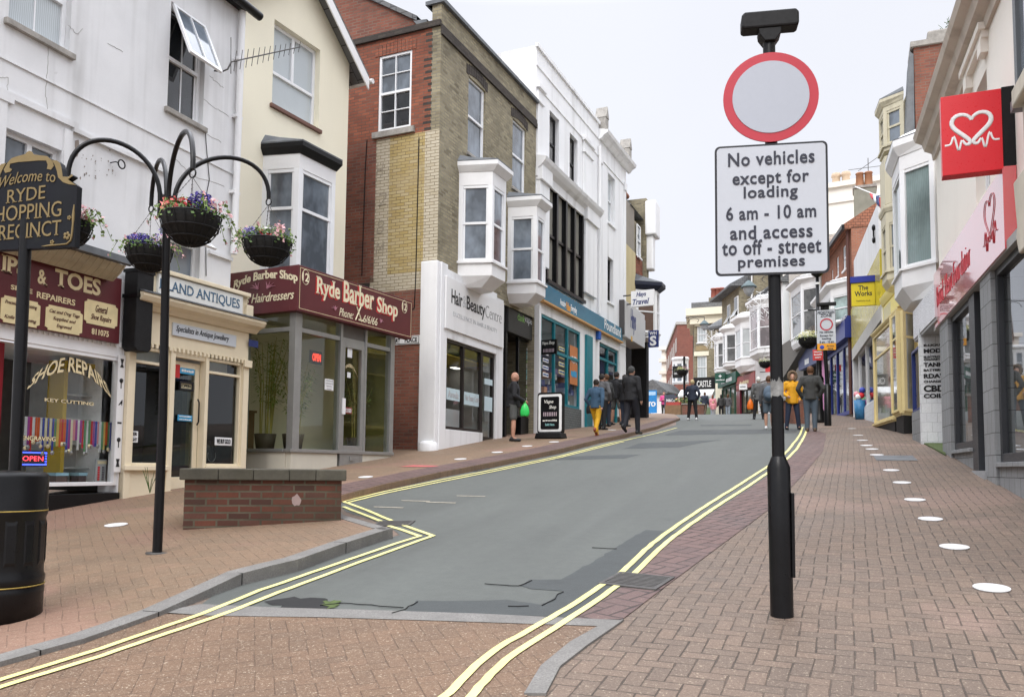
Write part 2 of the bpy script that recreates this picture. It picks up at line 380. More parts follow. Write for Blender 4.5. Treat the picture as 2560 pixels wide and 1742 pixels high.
m_pave = herringbone('grey_pink_block_paving', (.188, .140, .110), (.218, .160, .123), (.243, .174, .132), (.036, .03, .024), ang=2, speck=.7, jw=.05, joint_s=.78, patch=(.29, .20, .16))
m_left = herringbone('brown_block_paving', (.245, .168, .108), (.268, .178, .113), (.282, .184, .116), (.075, .05, .038), ang=40, speck=.55, jw=.03, joint_s=.45, patch=(.31, .185, .13))
m_apron = herringbone('orange_brown_block_paving', (.196, .124, .08), (.22, .136, .085), (.234, .143, .09), (.06, .04, .03), ang=52, speck=.95, jw=.026, joint_s=.5)
m_sett = herringbone('dark_red_setts', (.165, .105, .098), (.19, .118, .108), (.21, .13, .118), (.03, .024, .022), ang=24, speck=.3, unit=.13, jw=.08, joint_s=1.0)
m_far = herringbone('far_block_paving', (.24, .19, .16), (.27, .21, .175), (.29, .22, .18), (.12, .1, .09), ang=2, speck=.3, unit=.2)
def asphalt(name, c, grit=.5):
    t = NT(name); P = t.pos()
    n1 = t.noise(P, 160, 3, .8); b = t.noise(P, (1.3, .35, 1), 5); tr = t.noise(P, (2.4, .12, 1), 3)
    col = t.mix(t.mr(b, .3, .7), sc(c, .86), sc(c, 1.12)); col = t.mix(t.mr(tr, .45, .65, 0, .3), col, sc(c, 1.25))
    col = t.mix(t.mr(n1, .56, .75, 0, grit), col, sc(c, 1.9)); col = t.mix(t.mr(n1, .42, .25, 0, grit), col, sc(c, .45))
    s_ = t.noise(P, .9, 8, .7); col = t.mix(t.mr(s_, .6, .7, 0, .3), col, sc(c, .6))
    q_ = t.noise(P, 9, 7, .75); col = t.mix(t.mr(q_, .35, .65), sc2(t, col, .93), sc2(t, col, 1.05)); k_ = t.noise(P, 38, 3, .8); col = t.mix(t.mr(k_, .66, .74, 0, .5), col, sc(c, .35)); col = t.mix(t.mr(k_, .33, .27, 0, .4), col, sc(c, 2.0))
    t.bump(n1, .35, .004); return t.fin(col, t.mr(b, .3, .7, .62, .8), .35)
m_road = asphalt('worn_grey_green_asphalt', (.097, .104, .096), .5)
m_patch = asphalt('dark_patch_asphalt', (.057, .063, .063), .8)
m_kerb = paint('granite_kerb', (.235, .225, .21), .8, .3, 5, gran=90, bump=.6, streak=.5, dirt=(.14, .13, .11))
m_line = NT('worn_yellow_paint'); _P = m_line.pos()
m_line = m_line.fin(m_line.mix(m_line.mr(m_line.noise(_P, 28, 6, .8), .58, .74, 0, .75), m_line.mix(m_line.mr(m_line.noise(_P, 3, 3), .3, .7), (.70, .65, .24), (.74, .69, .30)), (.33, .3, .17)), .65)
m_disc = paint('white_floor_vinyl', (.68, .68, .68), .5, .1, 6, fine=.3)
m_iron = paint('cast_iron_grate', (.10, .095, .09), .6, .3, 12, metal=.4)
m_hole = plain('dark_drain_void', (.01, .01, .01), .9)
m_white = paint('white_masonry_paint', (.84, .845, .85), .6, .06, .8, streak=.8, dirt=(.36, .35, .33), bump=.15)
m_old = paint('stained_white_masonry', (.75, .755, .76), .65, .1, .9, streak=.95, dirt=(.36, .355, .34), bump=.2)
m_white2 = paint('clean_white_paint', (.82, .82, .82), .45, .05, 1.2, streak=.15)
m_upvc = paint('white_window_frame', (.82, .83, .84), .35, .04, 2)
m_wood = paint('white_painted_wood', (.80, .80, .80), .45, .06, 3, streak=.12)
m_cream = paint('cream_masonry_paint', (.84, .79, .63), .7, .05, .6, streak=.12, dirt=(.5, .45, .33), bump=.15)
m_cshop = paint('cream_shopfront_paint', (.80, .70, .51), .5, .06, 2, streak=.15, dirt=(.3, .25, .16))
m_ccol = paint('pale_peach_render', (.89, .85, .77), .6, .05, .5, streak=.15, dirt=(.5, .44, .36))
m_yel = paint('pale_yellow_paint', (.86, .74, .25), .5, .05, 1, streak=.05)
m_ysh = paint('faded_yellow_shopfront', (.82, .68, .34), .5, .08, 1.5, streak=.1)
m_grime = paint('grimy_cream_render', (.64, .59, .44), .7, .12, .8, streak=.7, dirt=(.16, .14, .10))
m_red = brick('red_brick', (.25, .082, .052), (.35, .12, .07), (.16, .115, .09), stain=.5, stc=(.08, .035, .025), third=(.15, .06, .045))
m_redsoot = brick('dark_red_brick', (.23, .085, .058), (.30, .115, .078), (.24, .19, .15), stain=.45, third=(.14, .065, .055))
m_stock = brick('grey_yellow_stock_brick', (.27, .235, .155), (.37, .325, .215), (.30, .275, .22), ms=.010, stain=.5, stc=(.05, .042, .032), third=(.12, .095, .06))
m_ybrick = brick('ochre_painted_brick', (.44, .33, .13), (.50, .40, .19), (.27, .20, .11), stain=.6, stc=(.42, .34, .22), third=(.53, .45, .29))
m_wbrick = brick('whitewashed_brick', (.56, .50, .38), (.62, .56, .44), (.27, .22, .15), stain=.5, stc=(.36, .30, .2), third=(.5, .43, .30))
m_blackb = brick('black_stain_brick', (.06, .05, .045), (.08, .068, .058), (.06, .055, .05), stain=.3)
m_pbrick = brick('pale_painted_brick', (.66, .62, .56), (.72, .68, .62), (.42, .38, .33), stain=.2, stc=(.45, .4, .36))
m_plant = brick('weathered_planter_brick', (.075, .04, .032), (.16, .06, .04), (.14, .12, .085), bw=.225, rh=.075, ms=.011, stain=.85, stc=(.05, .045, .03), third=(.10, .058, .048))
m_gbrick = brick('grey_painted_brick', (.15, .165, .165), (.17, .185, .18), (.1, .11, .11), stain=.2)
m_black = paint('black_gloss_paint', (.006, .006, .007), .32, .3, 8, spec=.28)
m_blackm = paint('black_matt_metal', (.011, .011, .012), .55, .3, 8, spec=.25)
m_lead = paint('lead_roof_sheet', (.13, .14, .15), .6, .3, 5, streak=.4, dirt=(.3, .3, .3))
m_slate = brick('grey_roof_slate', (.14, .145, .155), (.19, .195, .20), (.05, .05, .055), bw=.3, rh=.2, ms=.008, stain=.4, stc=(.11, .10, .08))
m_tile = brick('red_clay_roof_tile', (.30, .12, .07), (.36, .15, .09), (.08, .05, .04), bw=.2, rh=.13, ms=.01)
m_maroon = paint('maroon_signboard', (.105, .018, .022), .38, .12, 2)
m_ltr = plain('cream_sign_lettering', (.78, .66, .40), .5)
m_gold = plain('old_gold_lettering', (.24, .18, .085), .6, 0, .2)
m_navy = paint('navy_enamel', (.02, .035, .16), .35, .1, 3)
m_blk = plain('black_lettering', (.014, .014, .016), .5)
m_grytx = plain('pale_grey_lettering', (.52, .53, .54), .5)
m_sill = paint('old_stone_sill', (.36, .34, .31), .85, .3, 8, streak=.6, dirt=(.13, .11, .09), bump=.6)
m_alu = paint('grey_aluminium_frame', (.36, .36, .35), .4, .1, 4, metal=.6)
m_tileg = brick('grey_ceramic_tile', (.27, .28, .285), (.30, .31, .315), (.12, .12, .12), bw=.3, rh=.3, ms=.006, stain=.3, stc=(.2, .19, .18))
m_tilew = brick('white_ceramic_tile', (.74, .76, .78), (.78, .80, .81), (.5, .52, .53), bw=.2, rh=.2, ms=.004, stain=.05)
m_teal = paint('teal_shop_paint', (.015, .19, .23), .4, .12, 3)
m_teals = paint('teal_blue_fascia', (.015, .17, .27), .12, .12, 1, spec=.7)
m_bhf = paint('gloss_red_fascia', (.62, .02, .035), .1, .04, 1, spec=.8); _p = m_bhf.node_tree.nodes['Principled BSDF']; _p.inputs['Coat Weight'].default_value = 1; _p.inputs['Coat IOR'].default_value = 2.3; _p.inputs['Coat Roughness'].default_value = .03
m_bhf2 = paint('red_sign_face', (.66, .02, .03), .3, .05, 2)
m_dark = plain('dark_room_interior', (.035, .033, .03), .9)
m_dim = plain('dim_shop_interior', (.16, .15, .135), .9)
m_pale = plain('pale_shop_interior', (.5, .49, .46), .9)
m_floor = plain('shop_floor', (.14, .12, .10), .7)
m_timber = paint('brown_timber', (.22, .13, .065), .6, .25, 5)
m_glass = glass()
m_glassd = glass('dim_shop_glass', (.66, .70, .68), .85, .01)
m_psky = pane('grey_painted_reflection_pane', (.14, .165, .195))  # blue-grey base colour stands in for the sky mirrored in the glass
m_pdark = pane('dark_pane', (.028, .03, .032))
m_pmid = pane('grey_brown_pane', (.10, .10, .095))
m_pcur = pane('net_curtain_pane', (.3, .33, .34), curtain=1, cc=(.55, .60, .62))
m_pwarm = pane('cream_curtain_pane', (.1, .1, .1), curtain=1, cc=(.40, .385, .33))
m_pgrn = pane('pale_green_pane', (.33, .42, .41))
m_green = paint('leaf_green', (.075, .14, .03), .6, .35, 20)
m_leaf2 = paint('light_leaf_green', (.15, .22, .05), .6, .35, 20)
m_moss = paint('green_moss', (.075, .105, .03), .9, .4, 30)
# ------------------------------------------------------------------ ground, road, pavements, markings
_rj = random.Random(21)
def jag(q, st=.06, a=.02):
    out = [q[0]]
    for u, v in zip(q, q[1:]):
        n = max(1, int((v-u).length/st)); out += [u.lerp(v, i/n)+Vector((_rj.uniform(-a, a), _rj.uniform(-a, a), 0)) for i in range(1, n+1)]
    return out
def rough(pts, st=.1, a=.02):
    q = [Vector((*p, 0)) for p in pts]; return [(v.x, v.y) for v in jag(q+q[:1], st, a)[:-1]]
def sheet(name, pts, mat, off, step=.5, kind='structure', skirt=0, smooth=False):
    """Plan polygon draped over the hill: cut every `step` metres and lifted by off (number or function of y)."""
    bm = bmesh.new(); vs = [bm.verts.new((p[0], p[1], 0)) for p in pts]; f = bm.faces.new(vs); bm.normal_update()
    if f.normal.z < 0: f.normal_flip()
    bmesh.ops.triangulate(bm, faces=bm.faces[:])
    y0, y1 = min(p[1] for p in pts), max(p[1] for p in pts); y = math.floor(y0/step)*step
    cuts = []
    while y < y1: cuts.append(y); y += step
    for y in cuts+[k for k in KY if y0 < k < y1]:
        bmesh.ops.bisect_plane(bm, geom=bm.verts[:]+bm.edges[:]+bm.faces[:], plane_co=(0, y, 0), plane_no=(0, 1, 0), dist=1e-5)
    of = off if callable(off) else (lambda y: off)
    for v in bm.verts: v.co.z = zg(v.co.y)+of(v.co.y)
    for f in bm.faces:
        if f.normal.z < 0: f.normal_flip()
    if skirt:
        ed = [e for e in bm.edges if len(e.link_faces) == 1]
        r = bmesh.ops.extrude_edge_only(bm, edges=ed)
        for v in r['geom']:
            if isinstance(v, bmesh.types.BMVert): v.co.z -= skirt
    bm.normal_update()
    me = bpy.data.meshes.new(name); bm.to_mesh(me); bm.free(); me.materials.append(mat)
    o = bpy.data.objects.new(name, me); COL.objects.link(o)
    if kind: o['kind'] = kind
    return o
def gp(pts, dz=0.0): return [(lambda p: (p.x, p.y))(G(x, y, dz)) for x, y in pts]
sheet('ground', [(-220, -55), (220, -55), (220, 255), (-220, 255)], m_pave, 0.0, 4)
# asphalt carriageway
near_left = gp([(500, 1514), (560, 1468), (700, 1420), (830, 1385), (905, 1358), (1000, 1338), (980, 1322), (930, 1300), (866, 1280), (846, 1262)])
left_edge = gp([(846, 1250), (960, 1222), (1100, 1192), (1239, 1166), (1400, 1134), (1560, 1097), (1640, 1078), (1690, 1062)])
right_edge = gp([(2021, 1068), (2012, 1098), (1990, 1134), (1918, 1191), (1782, 1281), (1700, 1337), (1648, 1380), (1592, 1440), (1562, 1462), (1480, 1520), (1430, 1549)])
far_road = [(-7.2, 44), (-9.5, 54), (-9.5, 57), (-1.2, 57), (-.9, 44), (-.75, 34)]
sheet('road', near_left+left_edge+far_road+right_edge, m_road, .004)
sheet('road_patch', rough(gp([(1040, 1503), (1150, 1504), (1270, 1500), (1355, 1512), (1410, 1478), (1330, 1474), (1300, 1466), (1325, 1450), (1400, 1449), (1470, 1412), (1540, 1370), (1612, 1326), (1690, 1330), (1640, 1380), (1590, 1437), (1470, 1523), (1428, 1545), (1010, 1530)]), .09, .014), m_patch, .007)
for pts in ([(1700, 1076), (2000, 1072), (1985, 1083), (1660, 1088)], [(1750, 1062), (1880, 1061), (1878, 1064), (1752, 1065)], [(1400, 1142), (1600, 1136), (1560, 1146), (1390, 1150)], [(1600, 1108), (1800, 1100), (1700, 1118), (1560, 1122)]):
    sheet('road_patch', rough(gp(pts), .2, .02), m_patch, .007)
sheet('pothole', rough(gp([(660, 1505), (720, 1495), (806, 1496), (842, 1512), (835, 1524), (790, 1526), (720, 1524), (690, 1512)]), .05, .03), plain('broken_asphalt', (.022, .022, .022), .95), .008)
moss = sheet('moss', rough(gp([(806, 1506), (850, 1503), (845, 1520), (812, 1523)]), .03, .03), m_moss, .011)
cr = MB()
for pts in ([(1212, 1458), (1262, 1462), (1300, 1464), (1330, 1450)], [(800, 1512), (860, 1506), (930, 1512), (1005, 1517)], [(1270, 1514), (1320, 1513)], [(1480, 1368), (1540, 1371)], [(980, 1531), (1010, 1522), (1040, 1503)], [(1355, 1512), (1408, 1478)]):
    q = [G(x, y, .012) for x, y in pts]; cr.tube(jag(q), .0035, 5)
tag(cr.build('road_crack', m_hole), kind='structure')
# granite band across the mouth of the paved crossing
band = gp([(396, 1532), (500, 1512), (700, 1521), (900, 1526), (1200, 1536), (1430, 1547), (1557, 1552), (1512, 1568), (1333, 1562), (1100, 1554), (800, 1545), (520, 1541)])
sheet('road_band', band, m_kerb, .009)
# paved crossing in the foreground
ap = gp([(396, 1534), (520, 1540), (800, 1544), (1100, 1553), (1333, 1561), (1512, 1567), (1440, 1610), (1370, 1672), (1320, 1738)])+[(-1.45, 3.2), (-1.6, -4), (-6, -4), (-4.6, 3.0)]+gp([(0, 1665), (209, 1604)])
sheet('paved_road', ap, m_apron, .005)
# right kerbstone and sett channel
sheet('kerb', gp([(1560, 1552), (1535, 1570), (1470, 1615), (1400, 1670), (1365, 1738), (1310, 1738), (1352, 1668), (1425, 1608), (1505, 1563)])[:], m_kerb, .014, skirt=.03)
sheet('road_gutter', gp([(2012, 1098), (1990, 1134), (1918, 1191), (1782, 1281), (1700, 1337), (1648, 1380), (1592, 1440), (1562, 1462), (1480, 1520), (1432, 1549), (1556, 1549), (1660, 1469), (1918, 1277), (2010, 1185), (2058, 1127), (2066, 1085), (2021, 1068)]), m_sett, .006)
# left pavement, raised, with its kerb
lk = [(0, 1655), (100, 1627), (209, 1597), (300, 1565), (395, 1531), (500, 1483), (560, 1455), (604, 1434), (744, 1399), (864, 1357), (930, 1336), (969, 1324), (984, 1326), (975, 1334)]
kb = [(lambda p: (p.x, p.y))(G(x, y, hk)) for x, y in lk[:12]]+[(lambda p: (p.x, p.y))(G(980, 1322, hk))]
kback = [(lambda p: (p.x, p.y))(G(x, y, hk)) for x, y in [(952, 1316), (900, 1301), (856, 1288), (838, 1262), (844, 1240)]]
lfar = [(lambda p: (p.x, p.y))(G(x, y, .1)) for x, y in [(960, 1210), (1100, 1180), (1239, 1154), (1400, 1122), (1560, 1086), (1640, 1066), (1700, 1045)]]
lp = [(-4.9, 3.1), (-5.4, -4)]
edge = [lp[1], lp[0]]+kb+kback+lfar+[(-7.6, 46), (-10, 54)]
sheet('left_pavement', edge+[(-40, 54), (-40, -4)], m_left, hk, skirt=.16)
def ribbon(mb, pts, w, off, zf, side=0, thick=0):
    """Flat band of width w along a plan polyline; side shifts it off the line."""
    n = len(pts); P = [Vector((p[0], p[1])) for p in pts]; L = []; R = []
    for i in range(n):
        a = P[max(i-1, 0)]; b = P[min(i+1, n-1)]; d = (b-a).normalized(); nn = Vector((d.y, -d.x))
        if 0 < i < n-1:
            d1 = (P[i]-a).normalized(); k = abs(Vector((d1.y, -d1.x)).dot(nn)); nn = nn/max(.35, k)
        L.append(P[i]+nn*(side-w/2)); R.append(P[i]+nn*(side+w/2))
    vs = [(p.x, p.y, zf(p.y)+off) for p in L]+[(p.x, p.y, zf(p.y)+off) for p in R]
    mb.add(vs, [(i, i+n, i+n+1, i+1) for i in range(n-1)])
    if thick:
        m2 = len(vs); lo = [(a, b, c-thick) for a, b, c in vs]
        mb.add(vs+lo, [(i+1, i, i+m2, i+1+m2) for i in range(n-1)]+[(n+i, n+i+1, n+i+1+m2, n+i+m2) for i in range(n-1)]+[(0, n, n+m2, m2), (n-1, 2*n-1, 2*n-1+m2, n-1+m2)])
def dense(pts, step=.25):
    out = [Vector((p[0], p[1])) for p in pts[:1]]
    for a, b in zip(pts, pts[1:]):
        a = Vector((a[0], a[1])); b = Vector((b[0], b[1])); n = max(1, int((b-a).length/step))
        out += [a.lerp(b, i/n) for i in range(1, n+1)]
    return out
def smooth2(pts, it=2):
    pts = [Vector((p[0], p[1])) for p in pts]
    for _ in range(it):
        q = [pts[0]]
        for a, b in zip(pts, pts[1:]): q += [a.lerp(b, .25), a.lerp(b, .75)]
        pts = q+[pts[-1]]
    return pts
kz = lambda y: zg(y)+hk(y)
m = MB(); ribbon(m, dense([lp[1], lp[0]]+kb), .16, .006, kz, -.075, .12); tag(m.build('kerb', m_kerb), kind='structure')
m = MB(); ribbon(m, dense([kb[-1]]+kback), .12, .006, kz, -.05, .12); tag(m.build('kerb', m_kerb), kind='structure')
m = MB(); ribbon(m, dense([(lambda p: (p.x, p.y))(G(862, 1236, .1))]+lfar), .62, .004, kz, -.34, .1); tag(m.build('road_gutter', m_sett), kind='structure')
jm = MB()
_q = dense([lp[0]]+kb, .3)
for i in range(3, len(_q)-1, 3):
    p = _q[i]; d = (_q[i+1]-_q[i-1]).normalized(); n_ = Vector((d.y, -d.x)); a, b = p+n_*.0075, p-n_*.127
    jm.obox(a, b, 0, (b-a).length, -.004, .004, kz(p.y)-.1, kz(p.y)+.0075)
tag(jm.build('kerb_gap', m_hole), kind='structure')
# double yellow lines
def line(pts, wd, it=0):
    p = gp(pts); p = smooth2(p, it) if it else p
    m = MB(); ribbon(m, [v+Vector((_rj.uniform(-.004, .004), _rj.uniform(-.004, .004))) for v in dense(p, .12)], wd, .013, zg); return tag(m.build('road_marking', m_line), kind='structure')
LW = .052
line([(-150, 1757), (0, 1703), (250, 1625), (507, 1537), (650, 1478), (800, 1426), (900, 1392), (985, 1362), (1049, 1342), (1015, 1330), (972, 1316)], LW)
line([(-150, 1775), (0, 1721), (250, 1644), (562, 1537), (700, 1482), (800, 1445), (900, 1407), (1010, 1367), (1082, 1341), (1040, 1326), (1003, 1313)], LW)
line([(953, 1305), (900, 1284), (858, 1268)], LW); line([(978, 1303), (915, 1276), (858, 1255), (960, 1230), (1100, 1201), (1239, 1174), (1400, 1141), (1560, 1102), (1640, 1084), (1692, 1070)], LW)
line([(864, 1259), (960, 1235), (1100, 1206), (1239, 1178.5), (1400, 1144.5), (1560, 1105)], LW)
line([(1095, 1760), (1135, 1725), (1222, 1635), (1340, 1568), (1430, 1516), (1510, 1462)], LW, 2); line([(1550, 1436), (1585, 1404), (1621, 1369), (1660, 1338), (1768, 1263), (1895, 1183), (1960, 1141), (1998, 1094), (2007, 1068)], LW, 1)
line([(1165, 1760), (1200, 1718), (1266, 1648), (1399, 1566), (1480, 1512), (1550, 1462)], LW, 2); line([(1587, 1436), (1644, 1377), (1700, 1331), (1777, 1277), (1913, 1188), (1984, 1136), (2009, 1098), (2019, 1068)], LW, 1)
# floor discs for distancing, drains, covers
DISCS = [(2479, 1471, '', .125), (2386, 1368, '', .125), (2326, 1298, '', .125), (2287, 1250, '', .125), (2255, 1207, '', .125), (2228, 1176, '', .125), (2192, 1137.5, '', .125), (2180, 1123, '', .125), (2166, 1114, '', .125), (2156, 1101, '', .125), (2145, 1088.5, '', .125), (2130, 1071.5, '', .125),
         (290, 1313, '', .125), (914, 1193, '', .125), (1151, 1148, '', .125), (1243, 1131, '', .125), (1318, 1115.5, '', .125), (1385, 1105, '', .125), (1530, 1075, '', .125)]
DL = ['white floor disc nearest the camera on the block paving', 'second white floor disc up the paving behind the big pole', 'third white floor disc up the block paving', 'fourth white floor disc up the paving', 'fifth white floor disc beside a pale scuff on the paving', 'sixth white floor disc, just below the metal cover in the paving', 'white floor disc just above the metal cover in the paving', 'second white floor disc above the metal cover', 'third white floor disc above the metal cover', 'fourth white floor disc above the metal cover', 'fifth white floor disc above the metal cover', 'farthest white floor disc near the second sign post',
      'white floor disc between the black bin and the brick planter', 'white floor disc on the pavement just past the planter', 'white floor disc outside the door of the bricked alley corner shop', 'white floor disc outside the hair salon window', 'white floor disc by the feet of the man in shorts', 'white floor disc just below the pavement sign board', 'white floor disc at the feet of the shop queue']
for (x, y, _, r), lb in zip(DISCS, DL):
    left = x < 1600; p = G(x, y, hk if left else 0.0)
    m = MB(); z = (lambda yy: zg(yy)+(hk(yy) if left else 0)+.011)
    vs = [(p.x+r*.95*math.cos(a), p.y+r*.95*math.sin(a), z(p.y+r*math.sin(a))) for a in [2*PI*k/28 for k in range(28)]]
    m.add([(a, b, c) for a, b, c in vs]+[(a, b, c-.006) for a, b, c in vs], [tuple(range(28))]+[((i+1) % 28, i, i+28, (i+1) % 28+28) for i in range(28)])
    fr = spot(p); mm_ = MB(); mm_.v = [(a-p.x, b-p.y, c) for a, b, c in m.v]; mm_.f = m.f; mm_.sm = m.sm
    tag(mm_.build('floor_disc', m_disc, None, fr), lb, 'floor sticker', 'white discs stuck on the paving')
def grate(px, py, w_, l_, deg, label, nb=9, left=False):
    p = G(px, py, hk if left else 0.0); fr = spot(p, deg); fr.z0 = p.z; t = thing('drain_grate', label, 'drain', fr, 'iron drain grates')
    sl_ = zg(p.y+.5)-zg(p.y-.5); dy = fr.d.y; ny = fr.n.y
    zz = lambda u, v: p.z+sl_*(u*dy+v*ny)
    def slab(mb, x0, x1, y0, y1, a, b):
        vs = [(x, y, zz(x, y)+h) for h in (a, b) for x, y in ((x0, y0), (x1, y0), (x1, y1), (x0, y1))]
        mb.add(vs, [(0,3,2,1),(4,5,6,7),(0,1,5,4),(1,2,6,5),(2,3,7,6),(3,0,4,7)])
    a = MB(); slab(a, -w_/2+.02, w_/2-.02, -l_/2+.02, l_/2-.02, .003, .0065); a.build('void', m_hole, t)
    f = MB()
    for x0, x1, y0, y1 in ((-w_/2, w_/2, -l_/2, -l_/2+.03), (-w_/2, w_/2, l_/2-.03, l_/2), (-w_/2, -w_/2+.03, -l_/2+.03, l_/2-.03), (w_/2-.03, w_/2, -l_/2+.03, l_/2-.03)): slab(f, x0, x1, y0, y1, .004, .016)
    f.build('frame', m_iron, t); b = MB()
    for i in range(nb):
        v = -l_/2+.05+(l_-.1)*i/(nb-1); slab(b, -w_/2+.03, w_/2-.03, v-.011, v+.011, .0065, .0145)
    b.build('bar', m_iron, t)
grate(1592, 1454, .46, .42, 100, 'iron drain grate breaking the double yellow line near the big pole')
grate(985, 1310, .42, .3, 75, 'iron drain grate beside the kerb corner near the brick planter', 6)
grate(1192, 1175, .42, .3, 8, 'dark drain grate by the yellow line below the hair salon', 6)
for px, py, lb in ((2237, 1145, 'grey rectangular metal cover set in the block paving'),):
    p = G(px, py); sheet('metal_cover', [(p.x-.33, p.y-.45), (p.x+.33, p.y-.45), (p.x+.33, p.y+.45), (p.x-.33, p.y+.45)], m_lead, .008, kind=None); tag(COL.objects[-1], lb, 'cover')
mk = paint('red_spray_mark', (.5, .12, .12), .8, .2, 9)
p = G(1050, 1165, .1); sheet('pavement_marking', [(p.x-.35, p.y-.14), (p.x+.3, p.y-.12), (p.x+.35, p.y+.05), (p.x-.2, p.y+.12)], mk, lambda y: hk(y)+.006)
for px, py in ((1040, 1253), (972, 1269), (1103, 1257), (1178, 1241)):
    p = G(px, py); sheet('road_marking', [(p.x-.2, p.y-.03), (p.x+.22, p.y-.04), (p.x+.2, p.y+.03), (p.x-.24, p.y+.03)], paint('worn_white_marking', (.34, .31, .25), .8, .4, 20), .009)
# ------------------------------------------------------------------ building kit
def window(fr, parent, r, mat_pane, deep=.12, style='sash', mat=None, sill=True, fw_=.06, name='window', bars=(0, 0), sill_mat=None, mid=.5, proud=0):
    """A window set into an opening r=(u0,u1,z0,z1): frame with meeting rail and bars, pane, sill."""
    u0, u1, z0, z1 = r; mat = mat or m_upvc; f = MB(); y0, y1 = deep-.07-proud, deep-.01
    f.box(u0, u0+fw_, y0, y1, z0, z1); f.box(u1-fw_, u1, y0, y1, z0, z1); f.box(u0+fw_, u1-fw_, y0, y1, z0, z0+fw_*1.2); f.box(u0+fw_, u1-fw_, y0, y1, z1-fw_, z1)
    zm = z0+(z1-z0)*mid
    if style in ('sash', 'cross', 'vent'): f.box(u0+fw_, u1-fw_, y0-.012, y1-.01, zm-.03, zm+.03)
    if style == 'sash':                       # lower sash sits behind the upper one
        for a, b in ((u0+fw_, u0+fw_+.035), (u1-fw_-.035, u1-fw_)): f.box(a, b, y0+.012, y1, zm+.03, z1-fw_); f.box(a, b, y0+.03, y1-.002, z0+fw_*1.2, zm-.03)
    if style == 'cross': f.box((u0+u1)/2-.035, (u0+u1)/2+.035, y0-.008, y1-.012, z0+fw_*1.2, zm-.03); f.box((u0+u1)/2-.035, (u0+u1)/2+.035, y0-.009, y1-.012, zm+.03, z1-fw_)
    if style == 'vent': f.box((u0+u1)/2-.035, (u0+u1)/2+.035, y0-.008, y1-.012, zm+.03, z1-fw_)
    for k in range(bars[0]):
        a = u0+fw_+(u1-u0-2*fw_)*(k+1)/(bars[0]+1)
        f.box(a-.011, a+.011, y0+.02, y1-.004, z0+fw_*1.2, zm-.03); f.box(a-.011, a+.011, y0+.02, y1-.004, zm+.03, z1-fw_)
    for k in range(bars[1]):
        for c, d in ((z0+fw_, zm), (zm, z1-fw_)):
            a = c+(d-c)*(k+1)/(bars[1]+1); f.box(u0+fw_, u1-fw_, y0+.021, y1-.005, a-.011, a+.011)
    w_ = f.build(name, mat, parent, bevel=.004)
    p = MB(); p.box(u0+fw_*.5, u1-fw_*.5, y1-.025, y1-.012, z0+fw_*.5, z1-fw_*.5); p.build('pane', mat_pane, w_)
    if sill:
        s = MB(); s.box(u0-.06, u1+.06, -.06, deep-.075, z0-.08, z0-.004); s.build('sill', sill_mat or mat, w_, bevel=.006)
    return w_
def shopwin(fr, parent, r, mat, y=.1, n=1, transom=None, mid=(), fw_=.06, gl=None, name='shop_window', dp=.06):
    u0, u1, z0, z1 = r; f = MB()
    f.box(u0, u0+fw_, y-dp, y+.02, z0, z1); f.box(u1-fw_, u1, y-dp, y+.02, z0, z1); f.box(u0+fw_, u1-fw_, y-dp, y+.02, z0, z0+fw_); f.box(u0+fw_, u1-fw_, y-dp, y+.02, z1-fw_, z1)
    for k in range(1, n): a = u0+(u1-u0)*k/n; f.box(a-fw_/2, a+fw_/2, y-dp-.002, y+.022, z0+fw_, z1-fw_)
    for a in mid: f.box(a-fw_/2, a+fw_/2, y-dp-.002, y+.022, z0+fw_, z1-fw_)
    for t_ in ([transom] if isinstance(transom, float) else transom or []): f.box(u0+fw_, u1-fw_, y-dp+.004, y+.016, t_-fw_/2, t_+fw_/2)
    w_ = f.build(name, mat, parent, bevel=.004)
    p = MB(); p.add([(u0+fw_*.5, y, z0+fw_*.5), (u1-fw_*.5, y, z0+fw_*.5), (u1-fw_*.5, y, z1-fw_*.5), (u0+fw_*.5, y, z1-fw_*.5)], [(0, 1, 2, 3)]); p.build('pane', gl or m_glass, w_)
    return w_
def room(parent, u0, u1, z0, z1, depth_, wall=None, back=None, y=.13):
    m = MB(); m.add([(u0,y,z0),(u0,depth_,z0),(u0,depth_,z1),(u0,y,z1)], [(0,1,2,3)]); m.add([(u1,y,z0),(u1,depth_,z0),(u1,depth_,z1),(u1,y,z1)], [(3,2,1,0)])
    m.add([(u0,y,z1),(u1,y,z1),(u1,depth_,z1),(u0,depth_,z1)], [(3,2,1,0)]); m.add([(u0,y,z0),(u1,y,z0),(u1,depth_,z0),(u0,depth_,z0)], [(0,1,2,3)]); o = m.build('interior', wall or m_dim, parent)
    m = MB(); m.add([(u0,depth_-.01,z0),(u1,depth_-.01,z0),(u1,depth_-.01,z1),(u0,depth_-.01,z1)], [(0,1,2,3)]); m.build('back_wall', back or m_dark, parent)
